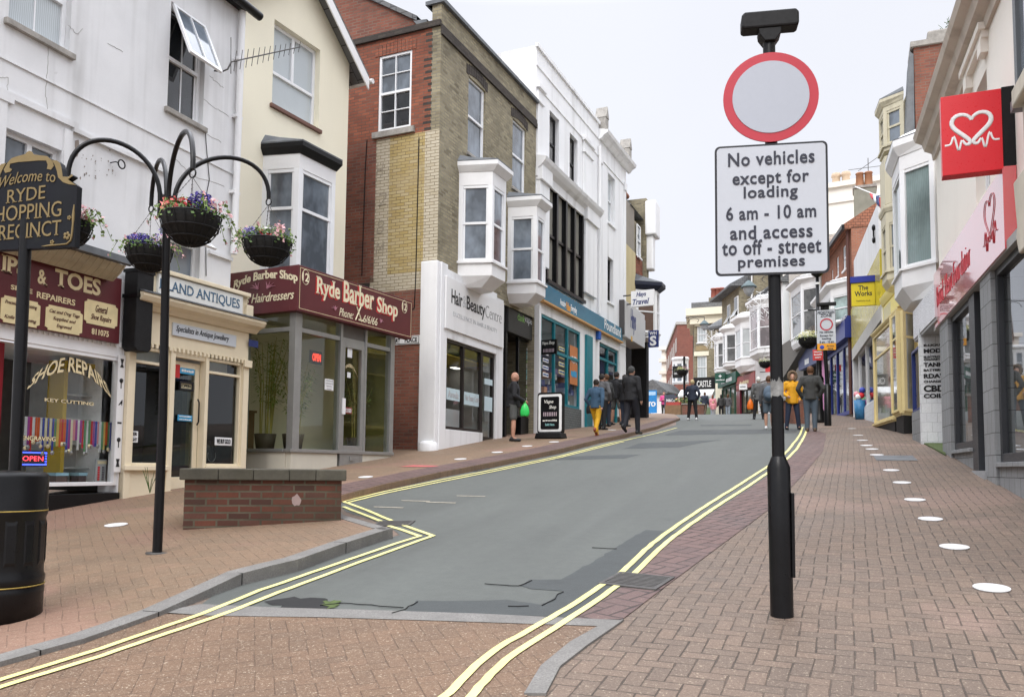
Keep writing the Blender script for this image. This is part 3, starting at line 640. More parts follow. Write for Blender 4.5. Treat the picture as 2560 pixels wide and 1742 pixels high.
def bay(parent, u0, u1, d, c, zb, zs, zh, zt, mat, mp, cor=None, dcor=.16, cmat=None, split=.5, taper=.25, sash=True, front=1, name='bay_window', zc=None, skirt_mat=None):
    """Canted bay on the wall plane: base panel, sill, three glazed sides with sashes, head fascia and cornice."""
    P = [Vector((u0, 0)), Vector((u0+c, -d)), Vector((u1-c, -d)), Vector((u1, 0))]
    Q = [Vector((u0+taper*.5, 0)), Vector((u0+c+taper*.3, -d+taper)), Vector((u1-c-taper*.3, -d+taper)), Vector((u1-taper*.5, 0))]
    b = MB()
    vs = [(p.x, p.y, zb) for p in (P if zb > zs-.3 else Q)]+[(p.x, p.y, zs if taper == 0 else zb+(zs-zb)*.42) for p in P]+[(p.x, p.y, zs) for p in P]
    b.add(vs, [(0, 1, 2, 3)]+[(i, i+4, i+5, i+1) for i in range(3)]+[(i+4, i+8, i+9, i+5) for i in range(3)]+[(8, 11, 10, 9)])
    root = b.build(name, mat, parent); b = MB()
    b.add([(p.x, p.y, zh) for p in P]+[(p.x, p.y, zt) for p in P], [(i, i+4, i+5, i+1) for i in range(3)]+[(0, 1, 2, 3), (4, 7, 6, 5)]); b.build('head_fascia', mat, root)
    f = MB(); g = MB(); s = MB()
    for i in range(3):
        p, q = P[i], P[i+1]; L = (q-p).length; A = lambda *a: f.obox(p, q, *a)
        pl = .11
        A(0, pl, -.09, .0, zs, zh); A(L-pl, L, -.09, .0, zs, zh); A(pl, L-pl, -.07, -.012, zs, zs+.07); A(pl, L-pl, -.07, -.012, zh-.07, zh)
        nn = max(1, front) if i == 1 else 1; ww = (L-2*pl)/nn
        for k in range(nn):
            a, e = pl+ww*k, pl+ww*(k+1)
            if k: A(a-.05, a+.05, -.075, -.006, zs+.07, zh-.07)
            if sash:
                zm = zs+(zh-zs)*split; A(a, e, -.065, -.02, zm-.03, zm+.03)
                for x0, x1 in ((a, a+.045), (e-.045, e)): A(x0, x1, -.066, -.026, zm+.03, zh-.07); A(x0, x1, -.066, -.036, zs+.07, zm-.03)
            g.obox(p, q, a+.01, e-.01, -.06, -.05, zs+.05, zh-.05)
        s.obox(p, q, -.03, L+.03, -.02, .05, zs-.05, zs+.003)
    f.build('sash', mat if mat in (m_black, m_ysh, m_grime) else m_upvc, root, bevel=.004); g.build('pane', mp, root); s.build('sill', mat, root)
    k = MB(); e = dcor; zc = zc or .12
    out = lambda e: [Vector((u0-e*.6, 0)), Vector((u0+c-e*.45, -d-e)), Vector((u1-c+e*.45, -d-e)), Vector((u1+e*.6, 0))]
    O, I = out(e), out(.02)
    vs = [(p.x, p.y, zt-zc) for p in I]+[(p.x, p.y, zt) for p in O]+[(p.x, p.y, zt+zc*.7) for p in O]+[(p.x, p.y, zt+zc*1.5) for p in out(-.1)]
    k.add(vs, [(0, 1, 2, 3)]+[(r*4+i, r*4+i+4, r*4+i+5, r*4+i+1) for r in range(3) for i in range(3)]+[(12, 15, 14, 13)])
    k.build('cornice', cmat or mat, root)
    if cor:
        k = MB(); I2 = out(e-.01); vs = [(p.x, p.y, zt+zc*.7+.003) for p in O]+[(p.x, p.y, zt+zc*.7+.03) for p in O]+[(p.x, p.y if i in (0, 3) else p.y+d*.7, zt+cor) for i, p in enumerate(out(-.05))]
        k.add(vs, [(r*4+i, r*4+i+4, r*4+i+5, r*4+i+1) for r in range(2) for i in range(3)]+[(8, 11, 10, 9)]); k.build('roof', m_lead, root)
    return root
def pipe(parent, pts, mat, r=.05, name='drainpipe', clips=()):
    m = MB(); m.tube(pts, r, 10)
    for x, y, z in clips: m.box(x-r*1.5, x+r*1.5, y-.02, y+r*1.6, z-.025, z+.025)
    return m.build(name, mat, parent)
def board(name, label, cat, fr, r, y0, y1, mat, lines=(), frame=None, group=None, extra=None):
    """A signboard with its lettering as a child; lines: (text, u0,u1,z0,z1, material, dict)."""
    t = thing(name, label, cat, fr, group); u0, u1, z0, z1 = r
    m = MB(); m.box(u0, u1, y0, y1, z0, z1); m.build('panel', mat, t, bevel=.004)
    if frame:
        e = .03; f = MB()
        for a in ((u0, u1, z0-e, z0), (u0, u1, z1, z1+e), (u0-e, u0, z0-e, z1+e), (u1, u1+e, z0-e, z1+e)): f.box(a[0], a[1], y0-.02, y1, a[2], a[3])
        f.build('frame', frame, t)
    for tx, a, b, c, d, mt, kw in lines: txt(MB(), tx, a, b, c, d, y0-.006, **kw).build('lettering', mt, t)
    return t

# ------------------------------------------------------------------ white building with the shoe repair shop
W1 = Fr(-9.2, 9.0, 0); gW = zg(9)
R = W1.rect
t = thing('white_building', 'white painted building with peeling render over the maroon shoe repair signboard', 'building', W1)
uR = W1.u(590, 300); zT = W1.z(600, 30)+.02
o1 = R((24, -200), (174, 118)); o2 = R((420, 2), (510, 312)); o2 = (W1.u(418, 259), W1.u(509, 250), W1.z(416, 268), W1.z(424, 0)); o1 = (o2[0]-(W1.u(420, 250)-W1.u(24, 40)), W1.u(174, 118), o2[2], o2[3])
o4 = (W1.u(404, 483), W1.u(503, 560), W1.z(404, 690), W1.z(404, 483)); o3 = (W1.u(14, 318), W1.u(155, 381), W1.z(14, 318)-1.75, W1.z(14, 318))
sh = (-4.5, W1.u(283, 1000), gW-.25, W1.z(0, 832)-.06)                        # shop front opening
m = MB(); m.wall(-6, uR, sh[3], zT, [o1, o2, o3, o4], 0, .16)
m.add([(-6,0,zT),(uR,0,zT),(uR,6,zT),(-6,6,zT)], [(0,1,2,3)]); m.add([(uR,0,sh[3]),(uR,.9,sh[3]),(uR,.9,zT),(uR,0,zT)], [(0,1,2,3)])
wl = m.build('wall', m_old, t)
z_s = W1.z(180, 320)
m = MB(); m.box(-6, W1.u(40, 280)-.06, -.045, .0, z_s-.06, z_s+.0); m.box(W1.u(180, 320), W1.u(420, 432), -.05, 0, z_s-.055, z_s); m.box(W1.u(525, 481), uR, -.045, 0, z_s-1.02, z_s-.96); m.box(-6, uR, -.02, 0, z_s+.45, z_s+.47)
m.box(o3[0]-.2, o3[1]+.2, -.04, 0, o3[3]+.36, o3[3]+.44); m.box(o3[0]-.13, o3[0]-.01, -.03, 0, o3[2], o3[3]+.3); m.box(o3[1]+.01, o3[1]+.13, -.03, 0, o3[2], o3[3]+.3)
m.build('string_course', m_old, t)
rg = random.Random(3)
def crack(pts, r=.0045):
    q = []; m = MB()
    for a, b in zip(pts, pts[1:]):
        for k in range(6): q.append(W1.px(a[0]+(b[0]-a[0])*k/6+rg.uniform(-2, 2), a[1]+(b[1]-a[1])*k/6+rg.uniform(-2, 2)))
    m.tube([(u, -.001, z) for u, z in q], r, 4).build('crack', plain('crack_grey', (.45, .44, .42), .9), t)
for pts in ([(525, 190), (545, 210), (560, 222)], [(510, 250), (545, 275), (578, 295)], [(120, 118), (118, 170), (114, 240), (120, 290)], [(170, 65), (195, 86), (208, 68)], [(0, 195), (20, 195), (18, 240)], [(515, 335), (560, 360)], [(440, 400), (480, 440), (575, 470)], [(270, 110), (315, 135)]): crack(pts)
m = MB()
for poly in ([(187, 352), (196, 350), (199, 372), (193, 392), (184, 393), (187, 375)],): m.add([(*(lambda q: (q[0], -.004, q[1]))(W1.px(x, y)),) for x, y in poly], [tuple(range(len(poly)))[::-1]])
for k in range(34):
    u, z = W1.px(rg.uniform(200, 290), rg.uniform(375, 450)); a = rg.uniform(.004, .014); b = a*rg.uniform(.5, 2); m.add([(u-a, -.003, z), (u, -.003, z-b), (u+a, -.003, z+b*.2), (u+a*.2, -.003, z+b)], [(0, 1, 2, 3)])
m.build('bare_patch', plain('bare_grey_render', (.26, .22, .19), .9), t)
window(W1, t, o1, m_pcur, .16, 'vent', bars=(1, 0), sill_mat=m_sill, mid=.4)
w2 = window(W1, t, o2, m_pdark, .16, 'sash', bars=(1, 0), sill_mat=m_sill, mid=.5)
def open_vent(parent, r, hz, ang, mat=m_upvc, mp=m_psky):
    """Top-hung sash swung outwards: hinge at the top edge."""
    u0, u1, z0, z1 = r; f = MB(); g = MB(); L = z1-z0; ca, sa = math.cos(rad(ang)), math.sin(rad(ang))
    T = lambda u, d, e: (u, .02-d*sa-e*ca, z1-d*ca+e*sa)
    def slab(mb, a, b, c, d, e0, e1):
        vs = [T(u, dd, e) for e in (e0, e1) for u, dd in ((a, c), (b, c), (b, d), (a, d))]
        mb.add(vs, [(0,1,2,3),(7,6,5,4),(0,4,5,1),(1,5,6,2),(2,6,7,3),(3,7,4,0)])
    for a in ((u0, u1, 0, .05), (u0, u1, L-.06, L), (u0, u0+.05, .05, L-.06), (u1-.05, u1, .05, L-.06), ((u0+u1)/2-.01, (u0+u1)/2+.01, .05, L-.06)): slab(f, *a, 0, .04)
    o = f.build('open_sash', mat, parent); slab(g, u0+.03, u1-.03, .03, L-.03, .012, .02); g.build('pane', mp, o)
open_vent(t, (o2[0]+.03, o2[1]-.03, (o2[2]+o2[3])/2-.1, o2[3]-.03), 0, 24)
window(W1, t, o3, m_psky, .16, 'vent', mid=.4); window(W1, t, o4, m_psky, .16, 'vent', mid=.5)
open_vent(t, (o4[0]+.25, o4[1]-.05, o4[2]+.35, o4[2]+.8), 0, 55)
m = MB(); m.box(-6, uR+.02, -.16, 0, zT-.02, zT+.1); m.build('gutter_board', m_black, t)
m = MB(); m.tube([(-6, -.2, zT+.02), (uR+.28, -.2, zT)], .075, 10); m.build('gutter', m_black, t)
pipe(t, [(uR-.03, -.08, zT-.05), (uR-.03, -.08, W1.z(585, 640))], m_white2, .055, clips=[(uR-.03, -.08, z) for z in (8.4, 7.4, 6.1, 5.5)])
pipe(t, [(W1.u(512, 318), -.01, W1.z(512, 318)), (W1.u(514, 360), -.012, W1.z(514, 360)), (W1.u(522, 450), -.012, W1.z(522, 450)), (W1.u(512, 500), -.012, W1.z(512, 500)), (W1.u(514, 690), -.012, W1.z(514, 690))], m_blackm, .006, 'cable')
# canopy over the signboard: lead top, ribbed cove
zc1, zc0 = W1.z(300, 640, -.45), W1.z(302, 700, -.05); uc = W1.u(304, 660, -.35)
m = MB(); m.prism([(-.02, zc1+.12), (-.5, zc1), (-.5, zc1-.09), (-.44, zc1-.1), (-.02, zc1+.02)], -4.6, uc+.05, 'yz'); m.build('canopy', m_lead, t)
m = MB(); pf = [(-.02, zc1), (-.42, zc1-.1), (-.33, zc1-.2), (-.2, zc1-.3), (-.1, zc0-.05), (-.02, zc0-.05)]; m.prism(pf, -4.6, uc, 'yz')
k = -4.6
while k < uc: m.prism([(a-.012 if a < -.03 else a, b) for a, b in pf], k, k+.03, 'yz'); k += .11
m.build('ribbed_cove', paint('old_cream_cove', (.46, .40, .28), .7, .2, 4, streak=.4, dirt=(.2, .17, .1)), t)
# shop front: white pilaster, window, stall riser, red door beyond
sw = R((42, 858), (284, 1215), .0); sw = (W1.u(52, 870), W1.u(295, 1000), W1.z(102, 1216), W1.z(0, 843)-.02)
m = MB(); up = W1.u(306, 1000, -.06); m.box(sw[1], up, -.06, .3, sw[2]-.1, zc0); m.box(-4.5, sw[1], -.05, .05, sw[3], sw[3]+.2); m.box(-4.5, sw[1], -.03, .05, sw[3]+.2, zc0)
for k in range(60):
    a = -4.4+k*.075
    if a < sw[1]: m.box(a, a+.035, -.07, -.05, sw[3]+.14, sw[3]+.21)
m.build('pilaster', m_white2, t, bevel=.004)
m = MB(); m.box(sw[0]-.02, up+.01, -.08, .2, gW-.4, sw[2]-.1); m.build('stall_riser', m_black, t, bevel=.006)
shopwin(W1, t, sw, m_white2, .02, fw_=.05)
m = MB(); a = sw[0]-.02; m.box(a-1.0, a-.92, .25, .31, gW-.1, sw[3]); m.box(a-.1, a, .25, .31, gW-.1, sw[3]); m.box(a-.92, a-.1, .25, .31, gW-.1, gW+.5); m.box(a-.92, a-.1, .25, .31, sw[3]-.25, sw[3]); d_ = m.build('door', paint('red_door_paint', (.28, .015, .025), .35, .1, 3), t)
m = MB(); m.box(a-.93, a-.09, .27, .285, gW+.49, sw[3]-.24); m.build('pane', m_glassd, d_)
room(t, -3.2, sw[1]+.0, sw[2]+.01, sw[3]-.0, 1.7, plain('white_shop_interior', (.9, .9, .88)), m_dim)
# window dressing of the shoe repair shop
sy = .45
st = thing('display_shelf', 'tall yellow framed display shelf standing inside the shoe repair window', 'shelf', W1)
u0, u1 = W1.u(158, 1000, sy), W1.u(243, 1000, sy); z1 = W1.z(200, 905, sy); z0 = sw[2]+.02
m = MB(); m.box(u0, u0+.06, sy, sy+.3, z0, z1); m.box(u1-.06, u1, sy, sy+.3, z0, z1); m.box(u0+.06, u1-.06, sy, sy+.3, z1-.07, z1); m.build('frame', paint('yellow_shelf_paint', (.62, .42, .02), .5), st)
m = MB(); m.box(u0+.06, u1-.06, sy+.28, sy+.3, z0, z1-.07); m.build('back', m_pale, st)
for k in range(4): m = MB(); zz = z0+(z1-z0)*(.12+.2*k); m.box(u0+.06, u1-.06, sy+.02, sy+.28, zz, zz+.02); m.build('shelf', m_pale, st)
m = MB(); 
mr_ = thing('medal_rail', 'steel rail with rows of ribbon medals hanging in the shoe repair window', 'medal rail', W1)
yr = .1; ua, ub = W1.u(56, 1047, yr), W1.u(284, 1055, yr); zr = W1.z(170, 1052, yr)
m.tube([(ua, yr, zr), (ub, yr, zr)], .012, 6); m.build('rail', m_alu, mr_)
cols = [(.75, .03, .04), (.88, .88, .88), (.07, .1, .5), (.45, .08, .4), (.85, .65, .15), (.15, .4, .18), (.85, .35, .4), (.12, .12, .14), (.88, .82, .6), (.8, .15, .03)]
rm = [plain('ribbon_%s' % n_, c) for n_, c in zip(('red', 'white', 'blue', 'purple', 'gold', 'green', 'pink', 'black', 'cream', 'orange'), cols)]
for k in range(38):
    a = ua+.04+(ub-ua-.1)*k/37; w_ = rg.uniform(.010, .02); L = rg.uniform(.24, .42); m = MB()
    m.add([(a-w_, yr-.016, zr+.02), (a+w_, yr-.016, zr+.02), (a+w_*.9, yr-.02, zr-L), (a-w_*.9, yr-.012, zr-L)], [(0, 3, 2, 1), (0, 1, 2, 3)]); rb = m.build('ribbon', rm[rg.randrange(10)], mr_)
    if rg.random() < .5: m = MB(); m.lathe([(0, 0), (.028, 0), (.028, .006), (0, .006)], (0, 0, 0), 10); m.v = [(a+x, yr-.02-z, zr-L-.03+y) for x, y, z in m.v]; m.build('medal', m_alu if k % 3 else m_ltr, rb)
kb_ = thing('key_board', 'grey peg board of small keyrings in the corner of the shoe repair window', 'display board', W1); yk = .16
u0, u1, z0, z1 = R((240, 1148), (284, 1205), yk); z0 = sw[2]+.03
m = MB(); m.box(u0, u1, yk, yk+.02, z0, z1); m.build('board', paint('grey_peg_board', (.42, .43, .43), .6), kb_)
for i in range(4):
    for j in range(6): m = MB(); a = u0+.05+(u1-u0-.1)*i/3; z = z0+.05+(z1-z0-.16)*j/5; m.box(a-.014, a+.014, yk-.01, yk, z-.014, z+.014); m.build('keyring', rm[(0, 7, 2, 7)[i]], kb_)
m = MB(); m.box(u0+.03, u1-.03, yk-.004, yk, z1-.06, z1-.02); m.build('heading', m_ltr, kb_)
bx = [(137, 1196, 165, 1210, 'stack of small dark boxes on the shoe repair window shelf', (.09, .05, .04)), (195, 1185, 212, 1208, 'small dark tin beside the yellow shelf in the shoe repair window', (.05, .03, .03))]
for a, b, c, d, lb, cc in bx:
    r = R((a, b), (c, d), .3); q = thing('shop_box', lb, 'box', W1); zb = sw[2]+.02
    m = MB(); m.box(r[0], r[1], .28, .45, zb, zb+.11); m.build('box_body', plain('box_'+lb[:5], cc), q); m = MB(); m.box(r[0]-.01, r[1]+.01, .27, .46, zb+.11, zb+.15); m.build('lid', plain('pale_blue_lid', (.3, .5, .6)), q)
# neon OPEN sign
ns = thing('open_sign', 'lit red and blue LED open sign in the shoe repair window', 'sign', W1); yn = .1
r = R((49, 1125), (119, 1166), yn); m = MB(); m.box(*r[:2], yn+.02, yn+.04, *r[2:]); m.build('panel', m_blk, ns)
m = MB(); txt(m, 'OPEN', r[0]+.06, r[1]-.06, r[2]+.07, r[3]-.07, yn+.01, weight=-.01); m.build('lettering', glow('red_led_light', (1, .05, .08), 3.2), ns)
m = MB()
for k in range(16):
    a = r[0]+.02+(r[1]-r[0]-.04)*k/15
    for z in (r[2]+.025, r[3]-.025): m.box(a-.008, a+.008, yn+.008, yn+.02, z-.008, z+.008)
for k in range(1, 6):
    z = r[2]+(r[3]-r[2])*k/6
    for a in (r[0]+.02, r[1]-.02): m.box(a-.008, a+.008, yn+.008, yn+.02, z-.008, z+.008)
m.build('led_border', glow('blue_led_light', (.06, .1, 1), 3.2), ns)
# window lettering
wt = thing('window_lettering', 'gold shoe repairs and key cutting lettering on the shoe repair window', 'lettering', W1)
def two(tx, r, **kw):
    m = MB(); e = .015; txt(m, tx, r[0], r[1], r[2], r[3], .012, weight=.07, **kw); m.build('outline', m_blk, wt)
    m = MB(); txt(m, tx, r[0], r[1], r[2], r[3], .006, weight=.02, **kw); m.build('lettering', m_ltr, wt)
two('SHOE REPAIRS', (W1.u(76, 975), W1.u(274, 985), W1.z(76, 977), W1.z(76, 977)+.2), bend=.3)
two('KEY CUTTING', R((113, 994), (235, 1014))); two('ENGRAVING', R((55, 1088), (140, 1103)))
# pilaster strip of black symbols
ss = thing('symbol_strip', 'narrow white strip of small black trade symbols between the two shop fronts', 'sign', W1)
u0, u1, z0, z1 = W1.u(302, 900, -.06), W1.u(326, 900, -.06), W1.z(308, 1180, -.06), W1.z(312, 890, -.06)
m = MB(); m.box(up-.12, up, -.085, -.065, z0, z1); m.build('panel', m_white2, ss)
m = MB(); c_ = up-.06
for k in range(6):
    z = z1-.12-(z1-z0-.2)*k/5.2
    if k == 0: m.prism([(c_-.03, z+.07), (c_+.03, z+.07), (c_+.008, z), (c_+.03, z-.05), (c_-.03, z-.05), (c_-.008, z)], -.09, -.085)
    elif k in (1, 4): m.lathe([(0, 0), (.032, 0), (.032, .004), (0, .004)], (0, 0, 0), 12); n_ = 48; m.v[-n_:] = [(c_+x, -.086-zz, z+.04+y) for x, y, zz in m.v[-n_:]]; m.box(c_-.007, c_+.007, -.089, -.085, z-.07, z+.02)
    elif k == 2: m.prism([(c_-.035, z-.03), (c_+.03, z+.05), (c_+.035, z+.03), (c_+.028, z-.03), (c_+.02, z-.03), (c_+.02, z), (c_-.02, z-.03)], -.09, -.085)
    elif k == 3: m.box(c_-.035, c_+.035, -.089, -.085, z-.012, z+.012)
    else: m.prism([(c_-.03, z-.06), (c_+.03, z-.06), (c_+.015, z), (c_+.03, z+.05), (c_-.03, z+.05), (c_-.015, z)], -.09, -.085)
m.build('symbol', m_blk, ss)
# maroon signboard
sg = (-4.0, W1.u(300, 750, -.1), W1.z(0, 806, -.1), W1.z(84, 638, -.1))
def rr(a, b): return R(a, b, -.12)
ln = [('IPS', *rr((4, 634), (62, 692)), m_ltr, dict(serif=True, weight=.03)), ('&', *rr((95, 672), (117, 714)), m_ltr, dict(serif=True, weight=.02)), ('TOES', *rr((138, 670), (250, 741)), m_ltr, dict(serif=True, weight=.03)),
      ('SHOE', *rr((27, 711), (80, 735)), m_ltr, dict(weight=.02)), ('REPAIRERS', *rr((92, 728), (187, 765)), m_ltr, dict(weight=.02)), ('811075', *rr((229, 820), (271, 843)), m_ltr, dict(weight=.02))]
b_ = board('shop_signboard', 'maroon signboard with cream TOES and shoe repairer lettering', 'sign', W1, sg, -.12, -.065, m_maroon, ln)
m = MB()
for tx, a, b, c, d, mt, kw in ln[:3]: txt(m, tx, a+.025, b+.025, c-.02, d-.02, -.1235, **kw)
m.build('lettering_shade', plain('brown_letter_shade', (.14, .05, .04)), b_)
for (p, q, l3) in (((2, 748), (98, 810), ('Precision Key Cutting', 'and', 'Knife Sharpening')), ((114, 770), (204, 830), ('Cat and Dog Tags', 'Supplied and', 'Engraved')), ((211, 757), (292, 812), ('General', 'Shoe Repairs'))):
    a, b, c, d = rr(p, q); zc_ = (c+d)/2; h = .16; e = .04; c, d = zc_-h, zc_+h
    m = MB(); m.prism([(a+e, c), (b-e, c), (b-e, c+e*.6), (b, c+e), (b, d-e), (b-e, d-e*.6), (b-e, d), (a+e, d), (a+e, d-e*.6), (a, d-e), (a, c+e), (a+e, c+e*.6)], -.128, -.121); q_ = m.build('plaque', plain('cream_plaque', (.76, .64, .36), .5), b_)
    m = MB()
    for k, s_ in enumerate(l3):
        wv = (b-a-.1)*min(1, len(s_)/16); zz = d-.03-(d-c-.06)*(k+1)/len(l3); txt(m, s_, (a+b)/2-wv/2, (a+b)/2+wv/2, zz+.012, zz+(d-c-.06)/len(l3)-.02, -.134, weight=0, shear=.3)
    m.build('lettering', plain('maroon_lettering', (.09, .02, .02)), q_)
hr = thing('hanging_hook', 'small iron ring bracket fixed to the white wall above the basket post', 'hook', W1)
u, z = W1.px(276, 407); m = MB(); m.tube([(u, 0, z), (u, -.1, z)], .008, 6); m.tube([(u+.1+.06*math.cos(a), -.1, z+.06*math.sin(a)) for a in [2*PI*k/16 for k in range(17)]], .01, 6); m.tube([(u, -.1, z), (u+.04, -.1, z)], .009, 6); m.build('ring', m_blackm, hr)
# television aerial
an = thing('tv_aerial', 'grey television aerial reaching out from the white wall across the cream house', 'aerial', W1)
u, z = W1.px(533, 178); m = MB(); b0 = Vector((u, -.02, z)); e0 = b0+Vector((.06, -.22, .02)); e1 = e0+Vector((.08, 0, .16)); m.tube([b0, b0.lerp(e0, .6)+Vector((0, 0, -.03)), e0, e1], .014, 6); m.build('bracket', m_iron, an)
d0 = e1; q = AT(750, 118, depth(W1.W(u, -.3, z))*1.16); d1 = Vector(((Vector((q.x, q.y))-W1.a).dot(W1.d), (Vector((q.x, q.y))-W1.a).dot(W1.n), q.z))
m = MB(); m.tube([d0, d1], .012, 6); m.build('boom', m_iron, an)
for k in range(13):
    m = MB(); p = d0.lerp(d1, .05+.94*k/12); L = .17-.006*k; m.tube([p+Vector((0, .02, -L)), p+Vector((0, -.02, L))], .006, 5).build('element', m_iron, an)
m = MB(); m.tube([d0+Vector((0, 0, -.2)), d0+Vector((-.03, 0, .4))], .007, 5); m.build('element', m_iron, an)
# black box bracket between the shops
bx_ = thing('awning_box', 'tall black shutter box hanging between the shoe repairer and the antiques shop', 'box', W1)
u0, z1 = W1.px(338, 690, -.25); u1, z0 = W1.px(352, 880, -.25); m = MB(); m.prism([(u0-.02, z0+.05), (u0+.03, z0), (u0+.23, z0), (u0+.28, z0+.05), (u0+.28, z1+.1), (u0-.02, z1+.1)], -.32, -.08); m.build('case', m_blackm, bx_, bevel=.01)
for za in (z0+.75, z1+.06): m = MB(); m.box(u0-.03, u0+.29, -.33, -.06, za, za+.05); m.build('band', m_black, bx_); m = MB(); m.box(u0+.08, u0+.18, -.08, 0, z1-.1, z1); m.build('bracket', m_black, bx_)

# ------------------------------------------------------------------ antiques shop front
A1 = Fr(-9.05, 9.35, 3); R = A1.rect; g = zg(10.2)
ua, ub = A1.u(316, 1000), A1.u(618, 900); A1.z0 = g
t = thing('antiques_shop', 'cream shop front with a dark part glazed door, number 11, between maroon signs', 'shop', A1)
zb = A1.z(436, 1169); zf0, zf1 = A1.z(436, 870), A1.z(427, 800); zcn = A1.z(367, 777)
dl, dr = A1.u(432, 1000), A1.u(509, 1000); dL, dR = A1.u(420, 1000), A1.u(516, 1000)
m = MB(); m.box(ua, ua+.1, -.02, .1, g-.3, zf0); m.box(dL, dl, -.03, .1, g-.1, zf0); m.box(dr, dR, -.03, .1, g-.1, zf0); m.box(ub-.12, ub, -.05, .12, g-.3, zf0)
m.box(ua, ub, -.02, .14, zf0, zcn); m.box(dl, dr, -.0, .08, A1.z(460, 895), zf0)
m.box(ua, dL, -.0, .12, g-.4, zb); m.box(dR, ub-.12, -.0, .12, g-.4, zb)
for k in range(34):
    a = ua+.1+k*.085
    if a < ub-.1: m.box(a, a+.045, -.05, -.02, zf0-.06, zf0-.004)
m.box(ub-.15, ub+.03, -.09, -.05, zf0-.12, zf0); m.build('shop_front', m_cshop, t, bevel=.006)
m = MB(); m.prism([(-.02, zcn), (-.06, zcn), (-.12, zcn+.06), (-.22, zcn+.1), (-.26, zcn+.16), (-.26, zcn+.2), (-.02, zcn+.24)], ua-.02, ub+.14, 'yz'); m.build('cornice', m_cshop, t)
m = MB(); m.prism([(.1, zcn+.3), (-.28, zcn+.205), (-.28, zcn+.225), (.1, zcn+.33)], ua-.02, ub+.16, 'yz'); m.build('lead_flashing', m_lead, t)
m = MB(); m.box(ua-.02, dL+.02, -.06, .0, zb-.04, zb+.03); m.box(dR-.02, ub-.1, -.06, 0, zb-.04, zb+.03); m.build('sill', m_cshop, t, bevel=.008)
zt_ = A1.z(540, 930); gl2 = m_glassd
zt1 = A1.z(380, 908)
shopwin(A1, t, (ua+.1, dL, zb+.03, zf0-.06), m_cshop, .06, transom=zt1, fw_=.04, gl=gl2); shopwin(A1, t, (dR, ub-.12, zb+.03, zf0-.06), m_cshop, .06, transom=zt1, fw_=.04, gl=gl2)
dz = A1.z(460, 902); m = MB(); m.box(dl, dl+.09, .1, .15, g+.05, dz); m.box(dr-.09, dr, .1, .15, g+.05, dz); m.box(dl+.09, dr-.09, .1, .15, dz-.1, dz); m.box(dl+.09, dr-.09, .1, .15, g+.05, g+.25); d_ = m.build('door', m_cshop, t, bevel=.005)
m = MB(); m.box(dl+.08, dr-.08, .12, .13, g+.24, dz-.09); m.build('pane', gl2, d_); m = MB(); m.tube([(dr-.06, .06, g+1.05), (dr-.06, .03, g+1.1), (dr-.06, .03, g+1.4), (dr-.06, .06, g+1.45)], .012, 6); m.build('handle', m_black, d_)
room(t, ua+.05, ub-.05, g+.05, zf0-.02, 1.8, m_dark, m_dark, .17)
m = MB(); m.box(dl-.02, dr+.02, -.06, .1, g-.2, g+.05); m.build('doorstep', m_cshop, t)
sgn = board('shop_sign', 'white fascia sign reading antiques in navy capitals above the cream cornice', 'sign', A1, (A1.u(395, 690, .02), A1.u(605, 760, .02), A1.z(434, 744, .02), A1.z(434, 694, .02)), .0, .05, paint('cream_sign_white', (.76, .76, .72), .5, .06, 3, streak=.3, dirt=(.4, .36, .26)),
            [('ISLAND ANTIQUES', A1.u(396, 700, .02), A1.u(597, 750, .02), A1.z(434, 735, .02), A1.z(434, 705, .02), plain('teal_navy_lettering', (.05, .12, .2)), dict(serif=True, weight=.005))])
zq = A1.z(434, 686, .02); m = MB(); u0, u1 = A1.u(372, 690, .02), A1.u(622, 760, .02); m.box(u0, u1, .05, .16, zcn+.2, zq+.02); m.box(u0, u1, -.03, .05, zq-.035, zq+.03); m.box(u1-.06, u1+.1, .0, .16, zcn+.2, zq-.16); m.build('surround', m_cshop, sgn, bevel=.01)
board('specialist_sign', 'pale blue grey strip sign about antique jewellery over the shop door', 'sign', A1, (A1.u(427, 810), A1.u(585, 850), A1.z(427, 838), A1.z(427, 806)), -.05, -.021, paint('pale_blue_board', (.58, .62, .66), .5, .05), [('Specialists in Antique Jewellery', A1.u(434, 825), A1.u(566, 850), A1.z(434, 832), A1.z(434, 813), m_blk, dict(weight=0, shear=.25))])
board('door_number', 'small dark number 11 above the antiques shop door', 'number', A1, (A1.u(472, 872), A1.u(480, 872), A1.z(476, 880), A1.z(476, 866)), -.004, 0, m_cshop, [('11', A1.u(472, 872), A1.u(480, 872), A1.z(476, 880), A1.z(476, 866), m_blk, {})])
def card(name, label, fr, a, b, y, mat, text=None, mt=None, frame=None, cat='notice'):
    r = fr.rect(a, b, y); ls = []
    if text:
        n = len(text); h = (r[3]-r[2])/n
        for k, s_ in enumerate(text):
            wv = (r[1]-r[0])*.8*min(1, max(.3, len(s_)/max(len(x) for x in text))); c = (r[0]+r[1])/2; ls.append((s_, c-wv/2, c+wv/2, r[3]-h*(k+1)+h*.22, r[3]-h*k-h*.2, mt or m_blk, {}))
    return board(name, label, cat, fr, r, y-.004, y+.002, mat, ls, frame)
m_cy = plain('cyan_sticker', (.05, .35, .62)); m_wh = plain('white_card', (.78, .79, .79)); m_cd = plain('cream_card', (.7, .62, .4))
card('window_notice', 'cyan sticker high on the antiques shop door', A1, (450, 918), (486, 938), .095, m_cy, ['~a'], m_wh)
card('window_notice', 'cyan sticker low on the antiques shop door', A1, (444, 1036), (480, 1054), .095, m_cy, ['~b', '~c'], m_wh)
card('window_notice', 'red and white sticker in the top corner of the antiques shop door', A1, (438, 910), (449, 945), .095, plain('red_sticker', (.5, .03, .03)))
